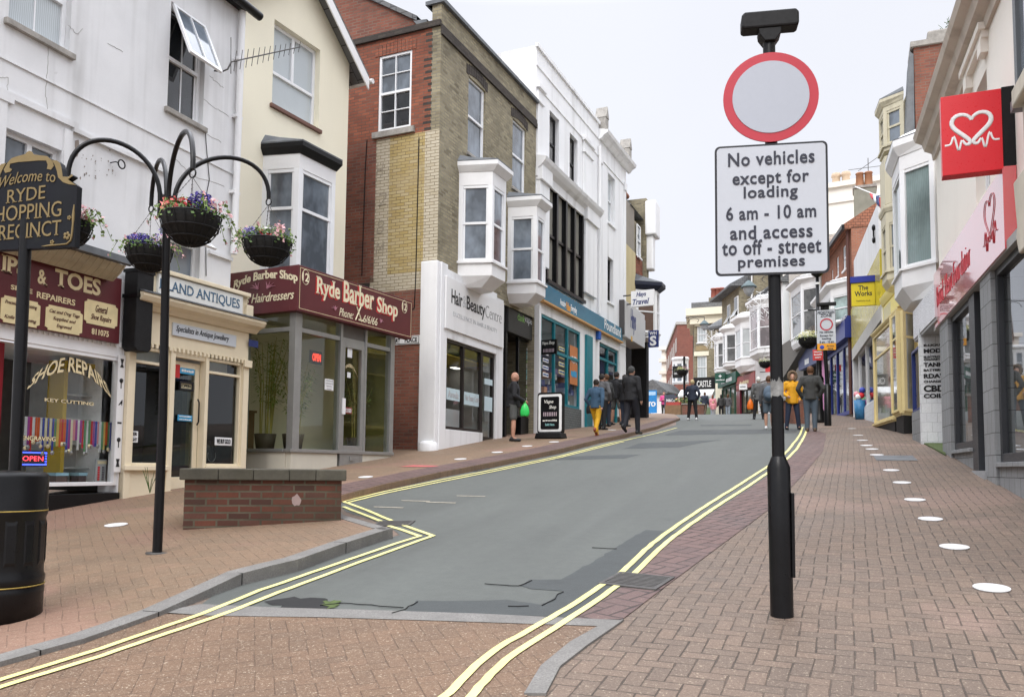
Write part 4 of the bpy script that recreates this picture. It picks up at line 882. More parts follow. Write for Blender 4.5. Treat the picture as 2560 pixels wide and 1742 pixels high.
card('open_card', 'cream open card hanging in the antiques shop door', A1, (451, 957), (478, 973), .095, m_cd, ['OPEN'], None, m_blk)
card('window_notice', 'white sold notice at the foot of the antiques shop window beyond the door', A1, (537, 1092), (579, 1114), .05, m_wh, ['WE BUY GOLD'])
card('window_notice', 'white silver bought notice in the antiques shop window nearest the shoe repairer', A1, (314, 1076), (344, 1106), .05, m_wh, ['SILVER', 'BOUGHT'])
card('alarm_box', 'small navy and white alarm box at the end of the antiques fascia', A1, (622, 848), (645, 870), -.06, m_navy)
nk = thing('necklace_stand', 'black necklace bust with a silver chain in the antiques window', 'display bust', A1); u, z = A1.px(522, 1070, .4)
m = MB(); m.ball((u, .4, zb+.2), .13, .07, .2); m.tube([(u, .4, zb+.03), (u, .4, zb+.45)], .04, 8); m.build('bust', m_blk, nk); m = MB(); m.tube([(u+.09*math.sin(a), .32, zb+.2+.1*math.cos(a)) for a in [rad(60+24*k) for k in range(11)]], .006, 5); m.build('chain', m_alu, nk)
rg2 = random.Random(5)
wd = thing('weed', 'thin weed growing at the foot of the cream antiques wall', 'plant', spot(G(374, 1250, .1)))
m = MB()
for k in range(9): a = rg2.uniform(0, 2*PI); m.tube([(0, 0, zg(10)+.07), (.04*math.cos(a), .04*math.sin(a), zg(10)+.2), (.1*math.cos(a), .1*math.sin(a), zg(10)+.25+rg2.uniform(0, .18))], .004, 4)
m.build('stem', m_green, wd)
# ------------------------------------------------------------------ cream gabled house
C1 = Fr(-10.0, 11.99, 6.5); R = C1.rect; C1.z0 = zg(11)
t = thing('cream_house', 'cream rendered gable house with a white bay window above the maroon barber sign', 'house', C1)
uR = C1.u(867, 420); zE = C1.z(900, 150, -.2); uL = 0.0
og = (C1.u(680, 250), C1.u(798, 240), C1.z(676, 258), C1.z(681, 44))
# gable: eave point at px (905,155), ridge rises to the left
pe, pz = C1.px(893, 150, -.25); pr, prz = C1.px(822, 0, -.25); k_ = (prz-pz)/(pe-pr); uA = (uL+uR)/2; zA = pz+k_*(pe-uA)
zw = pz+.02
m = MB(); m.wall(uL-.4, uR, zg(11)-.3, zw, [og], 0, .2); m.add([(uL-.4,0,zw),(uR,0,zw),(uA,0,zA)], [(0,1,2)])
m.add([(uR,0,zg(11)-.3),(uR,8,zg(11)-.3),(uR,8,zw),(uR,0,zw)], [(0,1,2,3)])
m.build('wall', m_cream, t)
m = MB(); e = .3
for s_, ue in ((1, uR+.35), (-1, uL-.3)):
    ze = zA-k_*abs(ue-uA); m.add([(uA,-.28,zA+.02),(ue,-.28,ze+.02),(ue,8,ze+.02),(uA,8,zA+.02),(uA,-.28,zA+.16),(ue,-.28,ze+.16),(ue,8,ze+.16),(uA,8,zA+.16)], [(0,1,2,3),(4,7,6,5),(0,4,5,1),(1,5,6,2)])
m.build('roof', m_slate, t)
m = MB()
for ue in (uR+.33, uL-.28):
    ze = zA-k_*abs(ue-uA); m.add([(uA,-.3,zA+.06),(ue,-.3,ze+.06),(ue,-.3,ze-.2),(uA,-.3,zA-.2),(uA,-.27,zA+.06),(ue,-.27,ze+.06),(ue,-.27,ze-.2),(uA,-.27,zA-.2)], [(0,1,2,3),(7,6,5,4),(3,2,6,7),(1,5,6,2)])
m.build('bargeboard', m_white2, t)
m = MB(); ue = uR+.36; ze = zA-k_*(ue-uA); m.tube([(ue+.05, -.34, ze+.05), (ue+.05, 7, ze+.05)], .06, 8); m.build('gutter', m_white2, t)
window(C1, t, og, m_pcur, .2, 'vent', mid=.42, sill_mat=paint('brown_sill', (.16, .08, .06), .6), fw_=.07)
zbt = C1.z(795, 655, -.5)
bL, bR = C1.u(655, 480), C1.u(838, 480)-.06
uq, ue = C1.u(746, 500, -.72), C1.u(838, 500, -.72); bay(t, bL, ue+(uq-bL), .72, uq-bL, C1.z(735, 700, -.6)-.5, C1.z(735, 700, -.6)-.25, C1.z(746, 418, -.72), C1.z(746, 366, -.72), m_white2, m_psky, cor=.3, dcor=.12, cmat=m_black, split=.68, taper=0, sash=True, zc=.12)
# ------------------------------------------------------------------ barber shop
B1 = Fr(-8.42, 13.0, 6.5); R = B1.rect
uc, ur = B1.u(727, 1160), B1.u(978, 1150); B1.z0 = zg(14); g = zg(14)
t = thing('barber_shop', 'grey framed glazed corner barber shop with bamboo plants inside', 'shop', B1)
zs0 = B1.z(737, 1127); zsb, zst = B1.z(750, 776), B1.z(750, 663)
dep = 1.2
mp_ = paint('cream_plinth', (.60, .57, .48), .7, .08, 1.5, streak=.3, dirt=(.2, .19, .16)); m = MB(); m.box(B1.u(905, 1150), ur, 0, .12, g-.6, zs0-.02); m.build('plinth', mp_, t); m = MB(); m.box(uc, B1.u(843, 1150), 0, .12, g-.6, zs0-.02); m.box(uc-.02, uc+.1, .12, dep, g-.6, zs0-.02); m.build('plinth', paint('cream_plinth', (.60, .57, .48), .7, .08, 1.5, streak=.3, dirt=(.2, .19, .16)), t, bevel=.005)
m = MB(); m.box(uc-.05, ur+.05, -.03, .14, zs0-.02, zs0+.04); m.box(uc-.06, uc+.1, .14, dep, zs0-.02, zs0+.04)
for px_ in ((727, 1150, .17), (843, 1150, .06), (905, 1150, .06), (970, 1150, .13)):
    a = B1.u(px_[0], px_[1]); m.box(a, a+px_[2], -.02, .12, zs0+.04, zsb)
m.box(uc-.02, uc+.1, dep-.1, dep, zs0+.04, zsb)
zt = B1.z(748, 823); m.box(uc+.17, ur, .0, .1, zt-.04, zt+.04); m.box(uc, uc+.08, .12, dep-.1, zt-.04, zt+.04)
m.build('frame', m_alu, t, bevel=.004)
gl = glass('barber_glass', (.92, .94, .88), .6, .0)
a1, a2, a3, a4 = uc+.17, B1.u(843, 1150), B1.u(905, 1150)+.06, B1.u(970, 1150)
for a, b in ((a1, a2), (a3, a4)):
    m = MB(); m.box(a, b, .04, .05, zs0+.04, zsb); m.build('window_pane', gl, t)
m = MB(); m.box(uc+.03, uc+.04, .12, dep-.1, zs0+.04, zsb); m.build('window_pane', gl, t)
m = MB(); a, b = a2+.06, B1.u(905, 1150); zd = zt-.04; gd = g-.02
m.box(a, a+.09, -.01, .07, gd, zd); m.box(b-.09, b, -.01, .07, gd, zd); m.box(a+.09, b-.09, -.01, .07, gd, gd+.42); m.box(a+.09, b-.09, -.01, .07, zd-.1, zd); d_ = m.build('door', m_alu, t, bevel=.004)
m = MB(); m.box(a+.08, b-.08, .03, .04, gd+.41, zd-.09); m.build('pane', gl, d_); m = MB(); m.box(a+.28, b-.28, -.03, -.01, gd+.14, gd+.22); m.build('letter_plate', m_alu, d_); m = MB(); m.box(a+.02, a+.1, -.035, -.01, gd+1.0, gd+1.3); m.build('push_plate', m_white2, d_)
m = MB(); m.box(a2+.06, b, .02, .08, zt+.04, zsb); m.build('fanlight', m_dim, t)
m = MB(); m.box(uc+.1, ur, .12, dep+1.2, zs0-.08, zs0-.03); m.build('floor', m_floor, t)
m = MB(); m.add([(uc+.12, 3.2, g), (ur+.0, 3.2, g), (ur+.0, 3.2, zsb), (uc+.12, 3.2, zsb)], [(0,1,2,3)]); m.add([(ur-.02, .12, g), (ur-.02, 3.2, g), (ur-.02, 3.2, zsb), (ur-.02, .12, zsb)], [(3,2,1,0)]); m.add([(uc, dep, g), (uc-1.2, dep, g), (uc-1.2, dep, zsb), (uc, dep, zsb)], [(3,2,1,0)])
m.build('interior', plain('yellow_green_interior', (.22, .20, .06), .8), t)
m = MB(); m.box(uc-1.3, uc-1.2, dep, 3.2, g, zsb); m.box(uc-1.2, uc, 3.2, 3.25, g, zsb); m.build('interior', plain('dark_green_brown_wall', (.10, .095, .04), .8), t); m = MB(); m.box(uc, ur, .13, 3.2, zsb-.02, zsb); m.build('ceiling', m_pale, t)
m = MB(); m.box(uc+.5, ur-.3, 2.2, 2.26, g+.9, g+.98); m.box(uc+.5, uc+.56, 2.2, 2.26, g+.98, zsb-.3); m.box(ur-.9, ur-.84, 2.2, 2.26, g+.98, zsb-.3); m.box(uc+.5, ur-.3, 2.2, 2.26, zsb-.35, zsb-.3); m.build('inner_frame', plain('pale_green_wood', (.45, .45, .15)), t)
m = MB(); m.box(uc+.2, ur-.1, 2.28, 2.3, g, g+.9); m.build('back_panel', plain('dark_brown_panel', (.06, .045, .03)), t)
# fascia sign, two faces meeting at the corner
uo, uro = B1.u(745, 720, -.18), B1.u(1030, 820, -.18); zsb, zst = B1.z(750, 777, -.18), B1.z(750, 662, -.18)
s_ = thing('barber_signboard', 'maroon barber shop fascia turning the corner with cream and red lettering', 'sign', B1)
m = MB(); m.box(uo, uro, -.18, .0, zsb, zst); m.box(uo, uo+.16, .0, dep+.5, zsb, zst); m.build('panel', m_maroon, s_, bevel=.006)
m = MB()
def outl(y, u0, u1, z0, z1, w_=.008, e=.04):
    for a in ((u0+e, u1-e, z0+e, z0+e+w_), (u0+e, u1-e, z1-e-w_, z1-e), (u0+e, u0+e+w_, z0+e, z1-e), (u1-e-w_, u1-e, z0+e, z1-e)): m.box(a[0], a[1], y-.004, y, a[2], a[3])
outl(-.18, uo, uro, zsb, zst); m.build('border_line', m_ltr, s_)
m_lc = plain('cream_letter_face', (.80, .72, .50)); m_lr = plain('red_letter_shade', (.50, .03, .03))
r_ = lambda a, b: B1.rect(a, b, -.18)
for wd_, a, b in (('Ryde', (790, 705), (849, 750)), ('Barber', (859, 712), (934, 768)), ('Shop', (943, 742), (993, 806))):
    q = r_(a, b); zc = (q[2]+q[3])/2
    m = MB(); txt(m, wd_, q[0]-.03, q[1]-.03, zc-.21, zc+.19, -.184, weight=.05, serif=True); m.build('lettering_shade', m_lr, s_)
    m = MB(); txt(m, wd_, q[0], q[1], zc-.19, zc+.21, -.19, weight=.02, serif=True); m.build('lettering', m_lc, s_)
for wd_, a, b, kw in (('Phone:', (848, 770), (883, 797), dict(shear=.3, weight=0)), ('6/6/66', (908, 793), (943, 808), dict(shear=.25, weight=0)), ('12', (756, 684), (772, 702), {}), ('12', (1006, 759), (1016, 775), {})):
    q = r_(a, b); zc = (q[2]+q[3])/2; m = MB(); txt(m, wd_, q[0], q[1], zc-.075, zc+.075, -.186, **kw); m.build('lettering', m_lc, s_)
for a in ((764, 693), (1011, 767)):
    u, z = B1.px(*a, -.18); m = MB(); m.tube([(u+.09*math.cos(x), -.183, z+.13*math.sin(x)) for x in [2*PI*k/24 for k in range(25)]], .006, 4, cap=False); m.build('number_ring', m_lc, s_)
u, z = B1.px(896, 785, -.18); m = MB(); m.tube([(u-.09, -.186, z-.13), (u+.06, -.186, z+.15)], .014, 5); m.tube([(u+.1, -.186, z-.13), (u-.06, -.186, z+.13)], .014, 5); m.box(u-.0, u+.14, -.19, -.184, z-.12, z-.09); m.build('scissors_emblem', m_lc, s_)
m_pk = plain('dusty_pink_flourish', (.38, .16, .20))
for a, sg_ in (((838, 772), -1), (((951, 803)), 1)):
    u, z = B1.px(*a, -.18); m = MB()
    for k in range(4): an_ = rad(20+35*k); m.tube([(u, -.185, z-.03), (u+sg_*.05*math.cos(an_), -.185, z+.03*math.sin(an_)), (u+sg_*.12*math.cos(an_), -.185, z+.09*math.sin(an_)-.03)], [.012, .009, .003], 5)
    m.build('flourish', m_pk, s_)
# side face lettering: a plane facing the camera at the corner
class Side:
    """Plane x = u on a frame, facing -x; maps (v = y, z)."""
    def __init__(s, fr, u): s.f2 = Fr(fr.W(u, 0).x, fr.W(u, 0).y, 0); s.f2.d = -fr.n; s.f2.n = fr.d.copy(); s.fr = fr; s.u0 = u
def side_txt(fr, u, tx, a, b, hz, **kw):
    S = Side(fr, u).f2; x0, z1 = S.px(*a); x1, z0 = S.px(*b); zc = (z0+z1)/2
    m = MB(); txt(m, tx, x0, x1, zc-hz, zc+hz, 0, **kw); m.v = [(u+yy-.008, -xx, z) for xx, yy, z in m.v]; return m
side_txt(B1, uo, 'Ryde Barber Shop', (584, 698), (744, 716), .10, weight=.03, serif=True, bend=.12).build('lettering', m_lc, s_)
side_txt(B1, uo, "Gentlemen's Hairdressers", (528, 738), (735, 756), .085, weight=.01, shear=.3).build('lettering', m_lc, s_)
for a in ((652, 720), (662, 720)):
    S = Side(B1, uo).f2; x, z = S.px(*a); sg_ = -1 if a[0] < 657 else 1; m = MB()
    for k in range(4): an_ = rad(15+30*k); m.tube([(uo-.008, -x-sg_*.06, z-.02), (uo-.008, -x-sg_*(.08+.09*math.cos(an_)), z+.05*math.sin(an_)), (uo-.008, -x-sg_*(.08+.18*math.cos(an_)), z+.13*math.sin(an_)-.02)], [.014, .01, .003], 5)
    m.build('flourish', m_pk, s_)
# things inside and on the barber's glass
card('window_notice', 'white closed notice taped inside the barber window', B1, (812, 946), (833, 977), .034, m_wh, ['~cov', '~ple', '~wa', '~it'], m_grytx)
card('window_notice', 'white card low on the barber shop door', B1, (868, 930), (876, 945), .02, m_wh); card('window_notice', 'white slip high on the barber shop door', B1, (869, 868), (880, 895), .02, m_wh)
card('closed_sign', 'small red framed closed sign on the barber shop door', B1, (861, 1017), (879, 1035), .02, plain('dull_red_card', (.25, .05, .04)), ['CLOSED'], m_wh)
ns = thing('neon_sign', 'small red neon sign glowing inside the barber shop', 'sign', B1); r = B1.rect((783, 882), (803, 905), .5); m = MB(); m.box(r[0]-.05, r[1]+.05, .52, .55, r[2]-.05, r[3]+.05); m.build('panel', m_blk, ns); m = MB(); txt(m, 'OPEN', r[0], r[1], r[2], r[3], .51, weight=.02); m.build('lettering', glow('red_neon', (1, .06, .03), 2.0), ns)
q = B1.rect((852, 925), (895, 945), .024); m = MB(); txt(m, 'RYDE BARBER SHOP', q[0], q[1], q[3]-.12, q[3]-.05, .024, weight=0, bend=.2); lt = m.build('door_lettering', m_ltr, None, B1); tag(lt, 'arched pale lettering on the barber shop door glass', 'lettering')
def bamboo(fr, u, v, h, label, n=16, seed=1):
    r_ = random.Random(seed); p = fr.W(u, v); f = Fr(p.x, p.y, 90, zs0-.03); t = thing('bamboo_plant', label, 'plant', f, 'potted bamboos in the barber window')
    m = MB(); m.lathe([(0, 0), (.15, 0), (.2, .35), (.18, .35), (.17, .3), (0, .3)], (0, 0, f.z0), 14); m.build('pot', plain('brown_plant_pot', (.07, .05, .04)), t)
    m = MB(); lf = MB()
    for k in range(n):
        a = r_.uniform(0, 2*PI); s = r_.uniform(.1, .42); hh = h*r_.uniform(.7, 1); b = Vector((.1*math.cos(a), .1*math.sin(a), f.z0+.3)); e = Vector((s*math.cos(a), s*math.sin(a), f.z0+hh)); md = b.lerp(e, .55)+Vector((-s*.25*math.cos(a), -s*.25*math.sin(a), 0)); m.tube([b, md, e], [.011, .009, .004], 5)
        for j in range(48):
            c = b.lerp(e, r_.uniform(.35, 1.02)); x = r_.uniform(0, 2*PI); L = r_.uniform(.09, .2); d = Vector((math.cos(x), math.sin(x), r_.uniform(-.7, .3))).normalized(); n_ = d.cross(Vector((0, 0, 1))).normalized()*.013
            lf.add([c, c+d*L*.4+n_, c+d*L, c+d*L*.4-n_], [(0, 1, 2, 3)])
    m.build('cane', plain('bamboo_cane', (.42, .36, .10)), t); lf.build('foliage', paint('bright_bamboo_leaf', (.26, .36, .07), .6, .35, 20), t)
bamboo(B1, uc+.42, 1.0, 2.2, 'tall bamboo in a pot at the glazed corner of the barber shop', 16, 1); bamboo(B1, uc+.65, .55, 1.9, 'bamboo in a pot behind the long front pane of the barber shop', 10, 2); bamboo(B1, ur-.45, .55, 1.75, 'bamboo in a pot behind the end pane beside the barber door', 10, 3)
cb = thing('wooden_cabinet', 'pale wooden cabinet inside the side window of the barber shop', 'cabinet', B1); m = MB(); m.box(uc+.15, uc+.6, 1.45, 1.95, zs0-.02, zs0+.72); m.build('cabinet_body', m_timber, cb); m = MB(); m.box(uc+.12, uc+.63, 1.42, 1.98, zs0+.72, zs0+.76); m.build('cabinet_top', m_timber, cb)
# ------------------------------------------------------------------ red and grey brick corner building
K1 = Fr(-8.05, 16.62, 3.6); R = K1.rect; K1.z0 = zg(16.6); g = K1.z0
t = thing('brick_building', 'red and grey brick corner building with two white bays over the hair salon', 'building', K1)
uR = K1.u(1341, 240); zT = K1.z(1341, 252); zP = K1.z(1105, 9)
S = Side(K1, 0).f2; SD = Side(K1, 0)
def sp_(x, y): a, z = S.px(x, y); return -a, z             # (depth into the building, z) on the side wall
o1 = (K1.u(1170, 300), K1.u(1213, 300), K1.z(1172, 383), K1.z(1172, 190)); w_o = o1[1]-o1[0]
o2 = (K1.u(1281, 380), K1.u(1315, 380), K1.z(1172, 383), K1.z(1172, 190)); o1 = (o1[0], o1[1], o2[2], o2[3])
zsh = K1.z(1115, 665)
m = MB(); m.wall(0, uR, zsh-.3, zP, [o1, o2], 0, .12); m.add([(0,0,zP),(uR,0,zP),(uR,.35,zP),(0,.35,zP)], [(0,1,2,3)]); m.add([(uR,0,g),(uR,6,g),(uR,6,zP),(uR,0,zP)], [(0,1,2,3)])
m.build('front_wall', m_stock, t)
m = MB(); m.box(-.03, uR, -.05, 0, zP-.75, zP-.62); m.box(-.02, uR, -.03, 0, zP-.62, zP-.5); m.build('brick_band', m_blackb, t)
m = MB(); m.box(-.06, uR+.02, -.09, .4, zP, zP+.09); m.build('coping', m_lead, t)
m = MB()
for o_ in (o1, o2):
    n_ = 9; c_ = (o_[0]+o_[1])/2; w_ = (o_[1]-o_[0])/2+.12
    for k in range(n_):
        a, b = -w_+2*w_*k/n_, -w_+2*w_*(k+1)/n_-.01; h = .1*(1-((a+b)/2/w_)**2); m.box(c_+a, c_+b, -.012, .0, o_[3]+h, o_[3]+.24+h)
m.build('window_arch', m_blackb, t)
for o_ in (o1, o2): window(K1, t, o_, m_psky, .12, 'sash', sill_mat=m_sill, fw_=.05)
# side wall facing down the street: zones of red, soot, ochre paint
vE = 6.0
os_ = (sp_(1028, 250)[0], sp_(946, 250)[0], sp_(950, 332)[1], sp_(950, 142)[1])
sw_ = MB()
def swall(mb, y0, y1, z0, z1, holes=(), x=0.0):
    q = MB(); q.wall(-y1, -y0, z0, z1, [(-b, -a, c, d) for a, b, c, d in holes], 0, .1); mb.add([(x+yy, -xx, zz) for xx, yy, zz in q.v], q.f)
zy1, zy0 = sp_(1000, 340)[1], sp_(1000, 700)[1]; vy = sp_(938, 500)[0]; zl = sp_(1000, 100)[1]+.1
vq = sp_(1078, 200)[0]
swall(sw_, vq, vE, zy1, zl, [os_]); sw_.build('red_side_wall', m_red, t)
sw_ = MB(); swall(sw_, vy, vE, zy0, zy1); sw_.build('red_side_wall', m_redsoot, t)
sw_ = MB(); swall(sw_, 0, vE, g-.4, zy0-.25); sw_.build('lower_side_wall', m_redsoot, t)
sw_ = MB(); swall(sw_, vy+.1, vE, zy0-.25, zy0); sw_.build('soot_course', m_blackb, t)
sw_ = MB(); swall(sw_, .0, vy+.1, zy0-.25, zy0+.15); sw_.build('soot_course', m_wbrick, t)
va = sp_(972, 500)[0]; vb_ = sp_(1060, 500)[0]
sw_ = MB(); swall(sw_, vb_, va, zy0+.15, zy1); sw_.build('ochre_panel', m_ybrick, t)
sw_ = MB(); swall(sw_, va, vy, zy0+.15, zy1); swall(sw_, 0, vb_, zy0+.15, zy1); sw_.build('whitewashed_panel', m_wbrick, t)
sw_ = MB(); swall(sw_, 0, vq, zy1, zP)
rq = random.Random(11)
sw_.build('corner_pier', m_stock, t)
m = MB(); z = zy1+.02
while z < zl-.1:
    m.box(-.004, .01, vq-.02, vq+rq.choice([.08, .16, .2]), z, z+.065); z += .15
m.build('quoin', m_blackb, t)
m = MB(); m.box(-.07, .05, -.0, vE, zl, zl+.14); m.build('soot_course', m_blackb, t)
# gable behind, rising to the left
ga, gb = sp_(1040, 52), sp_(850, -10)
m = MB(); y0, z0 = sp_(1045, 55); y1, z1 = sp_(925, 0)
m.add([(.02, y0+.3, zl+.14), (.02, vE, zl+.14), (.02, vE, z0+(z1-z0)/(y1-y0)*(vE-y0)), (.02, y0, z0)], [(0, 3, 2, 1)]); m.build('gable', m_redsoot, t)
kk = (z1-z0)/(y1-y0); m = MB(); m.add([(-.06, y0, z0), (-.06, vE, z0+kk*(vE-y0)), (4, vE, z0+kk*(vE-y0)), (4, y0, z0), (-.06, y0, z0+.12), (-.06, vE, z0+.12+kk*(vE-y0)), (4, vE, z0+.12+kk*(vE-y0)), (4, y0, z0+.12)], [(0,1,5,4), (4,5,6,7), (0,3,2,1)]); m.build('roof', m_slate, t)
m = MB(); m.add([(-.05, y0+.1, z0+.02), (-.05, .36, z0-.02), (1, .36, z0-.02), (1, y0+.1, z0+.02), (-.05, y0, zl+.14), (-.05, .36, zl+.14)], [(0, 3, 2, 1), (0, 1, 5, 4)]); m.build('lead_flashing', m_lead, t)
# side window (built on the side plane) and its sill
q = MB()
def sidebox(mb, a, b, y0, y1, c, d): mb.box(y0, y1, a, b, c, d)
a, b, c, d = os_; f = MB(); e = .06; x0, x1 = .02, .09
for p in ((a, a+e, c, d), (b-e, b, c, d), (a+e, b-e, c, c+.08), (a+e, b-e, d-e, d), (a+e, b-e, (c+d)/2-.03, (c+d)/2+.03), ((a+b)/2-.012, (a+b)/2+.012, c+.08, (c+d)/2-.03), ((a+b)/2-.012, (a+b)/2+.012, (c+d)/2+.03, d-e)): sidebox(f, p[0], p[1], x0, x1, p[2], p[3])
for k in (.27, .75): sidebox(f, a+e, b-e, x0+.02, x1, c+(d-c)*k-.011, c+(d-c)*k+.011)
w_ = f.build('window', m_upvc, t, bevel=.004)
m = MB(); sidebox(m, a+.03, b-.03, .075, .085, c+.03, (c+d)/2); m.build('pane', m_pdark, w_); m = MB(); sidebox(m, a+.03, b-.03, .075, .085, (c+d)/2, d-.03); m.build('pane', m_psky, w_)
m = MB(); sidebox(m, a-.12, b+.12, -.07, .05, c-.14, c-.004); m.build('sill', m_sill, w_)
m = MB()
for k in range(11):
    y = a-.12+(b-a+.24)*k/11; m.box(-.012, .0, y, y+(b-a+.24)/11-.012, d, d+.32-.02*abs(k-5))
m.build('window_arch', m_red, t)
m = MB(); y, z = sp_(1046, 500); m.tube([(-.012, *sp_(1048, 345)), (-.012, *sp_(1040, 690)), (-.012, *sp_(1036, 770)), (-.012, *sp_(1020, 784))], .012, 5); m.build('cable', m_blackm, t)
m = MB(); m.tube([(-.012, *sp_(918, 350)), (-.012, *sp_(914, 420)), (-.012, *sp_(905, 690))], .012, 5); m.build('cable', m_blackm, t)
# faded painted letters on the whitewashed strip
gp_ = plain('ghost_letter_grey', (.36, .31, .24), .9)
for tx, a, b in (('H', (942, 400), (958, 450)), ('2', (946, 475), (966, 520)), ('8', (942, 545), (960, 590)), ('M', (940, 605), (960, 640))):
    side_txt(K1, -.004, tx, a, b, .16, weight=-.02, shear=.15).build('ghost_lettering', gp_, t)
# two bays
def bay_px(fr, par, pl, pc, pr, d, zs_, zh_, zb_, zt_, mat, mp, **kw):
    u0 = fr.u(*pl); uc_ = fr.u(*pc, -d); ur_ = fr.u(*pr, -d); c = max(.15, uc_-u0)
    return bay(par, u0, ur_+c, d, c, zb_, zs_, zh_, zt_, mat, mp, **kw)
D = .78
for pl, pc, pr, ys, yh, yb, yt in (((1147, 500), (1230, 600), (1264, 600), 652, 460, 715, 412), ((1269, 600), (1337, 660), (1364, 660), 700, 535, 752, 497)):
    zz = lambda y: K1.z(pc[0], y, -D)
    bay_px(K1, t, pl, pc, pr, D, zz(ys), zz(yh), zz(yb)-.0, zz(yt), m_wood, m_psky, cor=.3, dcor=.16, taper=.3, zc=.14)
# ------------------------------------------------------------------ hair salon shop front
H1 = Fr(K1.W(0, -.12).x, K1.W(0, -.12).y, 1.8); R = H1.rect; H1.z0 = g
t = thing('hair_salon', 'white painted hair salon shop front with black window frames', 'shop', H1)
uE = H1.u(1258, 900); zt0, zt1 = H1.z(1107, 655), H1.z(1257, 705)
uw0, uw1 = H1.u(1115, 1000), H1.u(1208, 1000); ud1 = H1.u(1240, 1000); zw1 = H1.z(1118, 845); zw0 = H1.z(1115, 1072)
m = MB(); m.box(0, uw0, 0, .3, g-.4, zt0); m.box(ud1, uE, 0, .25, g, zt0-.2); m.box(uw0, uw1, 0, .2, g-.4, zw0); m.box(uw0, ud1, 0, .2, zw1, zt0-.1)
m.build('shop_front', m_white, t, bevel=.008)
m = MB(); m.box(-.16, .0, .03, .45, g-.4, zt0+.004); m.lathe([(0, 0), (.22, 0), (.24, .12), (.2, .3), (.12, .34), (0, .34)], (-.12, .2, g-.05), 12); m.build('side_pier', m_white, t, bevel=.02)
dkf = paint('dark_brown_frame', (.022, .016, .014), .4, .2, 4)
mids = (H1.u(1162, 1000),)
shopwin(H1, t, (uw0, uw1, zw0, zw1), dkf, .1, mid=mids, fw_=.07)
m = MB(); a, b = uw1, ud1; dz0 = H1.gz(uw1)+.1; m.box(a, a+.09, .06, .14, dz0, zw1); m.box(b-.09, b, .06, .14, dz0, zw1); m.box(a+.09, b-.09, .06, .14, dz0, dz0+.12); m.box(a+.09, b-.09, .06, .14, zw1-.1, zw1); d_ = m.build('door', dkf, t)
m = MB(); m.box(a+.08, b-.08, .1, .11, dz0+.1, zw1-.09); m.build('pane', m_glass, d_)
room(t, uw0+.0, ud1, g+.1, zw1, 3.2, m_pale, plain('olive_back_wall', (.20, .18, .08), .9), .21)
m = MB(); m.box(uw0, ud1, .25, 3.1, zw1-.3, zw1-.28); m.build('yellow_bulkhead', plain('yellow_bulkhead_paint', (.6, .48, .05)), t)
board('salon_signboard', 'white hair and beauty fascia board with black and grey lettering', 'sign', H1, (H1.u(1112, 700), H1.u(1256, 760), H1.z(1111, 820), H1.z(1113, 690)), -.05, -.004, m_white2,
      [('Hair', *(lambda q: (q[0], q[1], H1.z(1124, 758), H1.z(1124, 722)))(R((1124, 722), (1151, 760))), m_blk, dict(weight=.015)), ('&', H1.u(1152, 740), H1.u(1161, 740), H1.z(1124, 756), H1.z(1124, 726), m_grytx, dict(weight=-.01)), ('Beauty', H1.u(1162, 745), H1.u(1208, 780), H1.z(1124, 768), H1.z(1124, 722), m_blk, dict(weight=.015)), ('Centre', H1.u(1209, 780), H1.u(1249, 790), H1.z(1124, 757), H1.z(1124, 724), plain('mid_grey_lettering', (.22, .22, .22)), dict(weight=-.02)),
       ('EXCELLENCE IN HAIR & BEAUTY', H1.u(1128, 785), H1.u(1238, 820), H1.z(1128, 790), H1.z(1128, 779), m_grytx, dict(weight=-.01))])
m_fr = paint('frosted_film', (.55, .68, .72), .5, .03)
for k, (a, b, tx) in enumerate((((1116, 968), (1149, 1004), 'Aveda'), ((1158, 978), (1202, 1018), 'Hair Beauty Centre'))):
    card('window_film', ('pale frosted strip across the first salon pane', 'pale frosted strip across the second salon pane with the salon name')[k], H1, a, b, .09, m_fr, [tx], m_grytx)
for k, (a, b) in enumerate((((1211, 945), (1232, 965)), ((1211, 990), (1232, 1030)))): card('window_film', ('upper pale frosted square on the salon door', 'lower pale frosted square on the salon door')[k], H1, a, b, .07, m_fr)
sc_ = thing('salon_screen', 'low white screen standing inside the salon window', 'screen', H1); m = MB(); a, b = uw0+.15, uw1-.2; m.box(a, b, .55, .6, zw0, zw0+.55); m.build('screen_panel', m_white2, sc_); m = MB(); m.box(a, a+.05, .5, .65, zw0-.3, zw0); m.box(b-.05, b, .5, .65, zw0-.3, zw0); m.build('foot', m_alu, sc_)
lp_ = thing('ceiling_lamp', 'lit strip lamp on the salon ceiling', 'lamp', H1); m = MB(); u, z = H1.px(1140, 881, 1.0); m.box(u-.2, u+.2, .9, 1.1, zw1-.36, zw1-.305); m.build('housing', m_white2, lp_); m = MB(); m.box(u-.18, u+.18, .92, 1.08, zw1-.37, zw1-.36); m.build('tube', glow('white_lamp', (1, .95, .85), 3), lp_)
st_ = thing('street_name_sign', 'white street name plate reading place on the dark brick alley wall', 'sign', K1)
y1, z1 = sp_(985, 846); y0, z0 = sp_(1052, 857); zc = sp_(1015, 851)[1]; y1 += 1.0
m = MB(); m.box(-.03, -.005, y0, y1, zc-.1, zc+.1); m.build('plate', m_white2, st_, bevel=.01)
m = MB(); e = .012
for p in ((y0+.03, y1-.03, zc+.07, zc+.082), (y0+.03, y1-.03, zc-.082, zc-.07), (y0+.03, y0+.042, zc-.07, zc+.07)): m.box(-.033, -.03, *p)
m.build('border', m_blk, st_)
S2 = Side(K1, -.03).f2; xs = S2.px(1012, 851)[0]; xe = S2.px(1043, 851)[0]
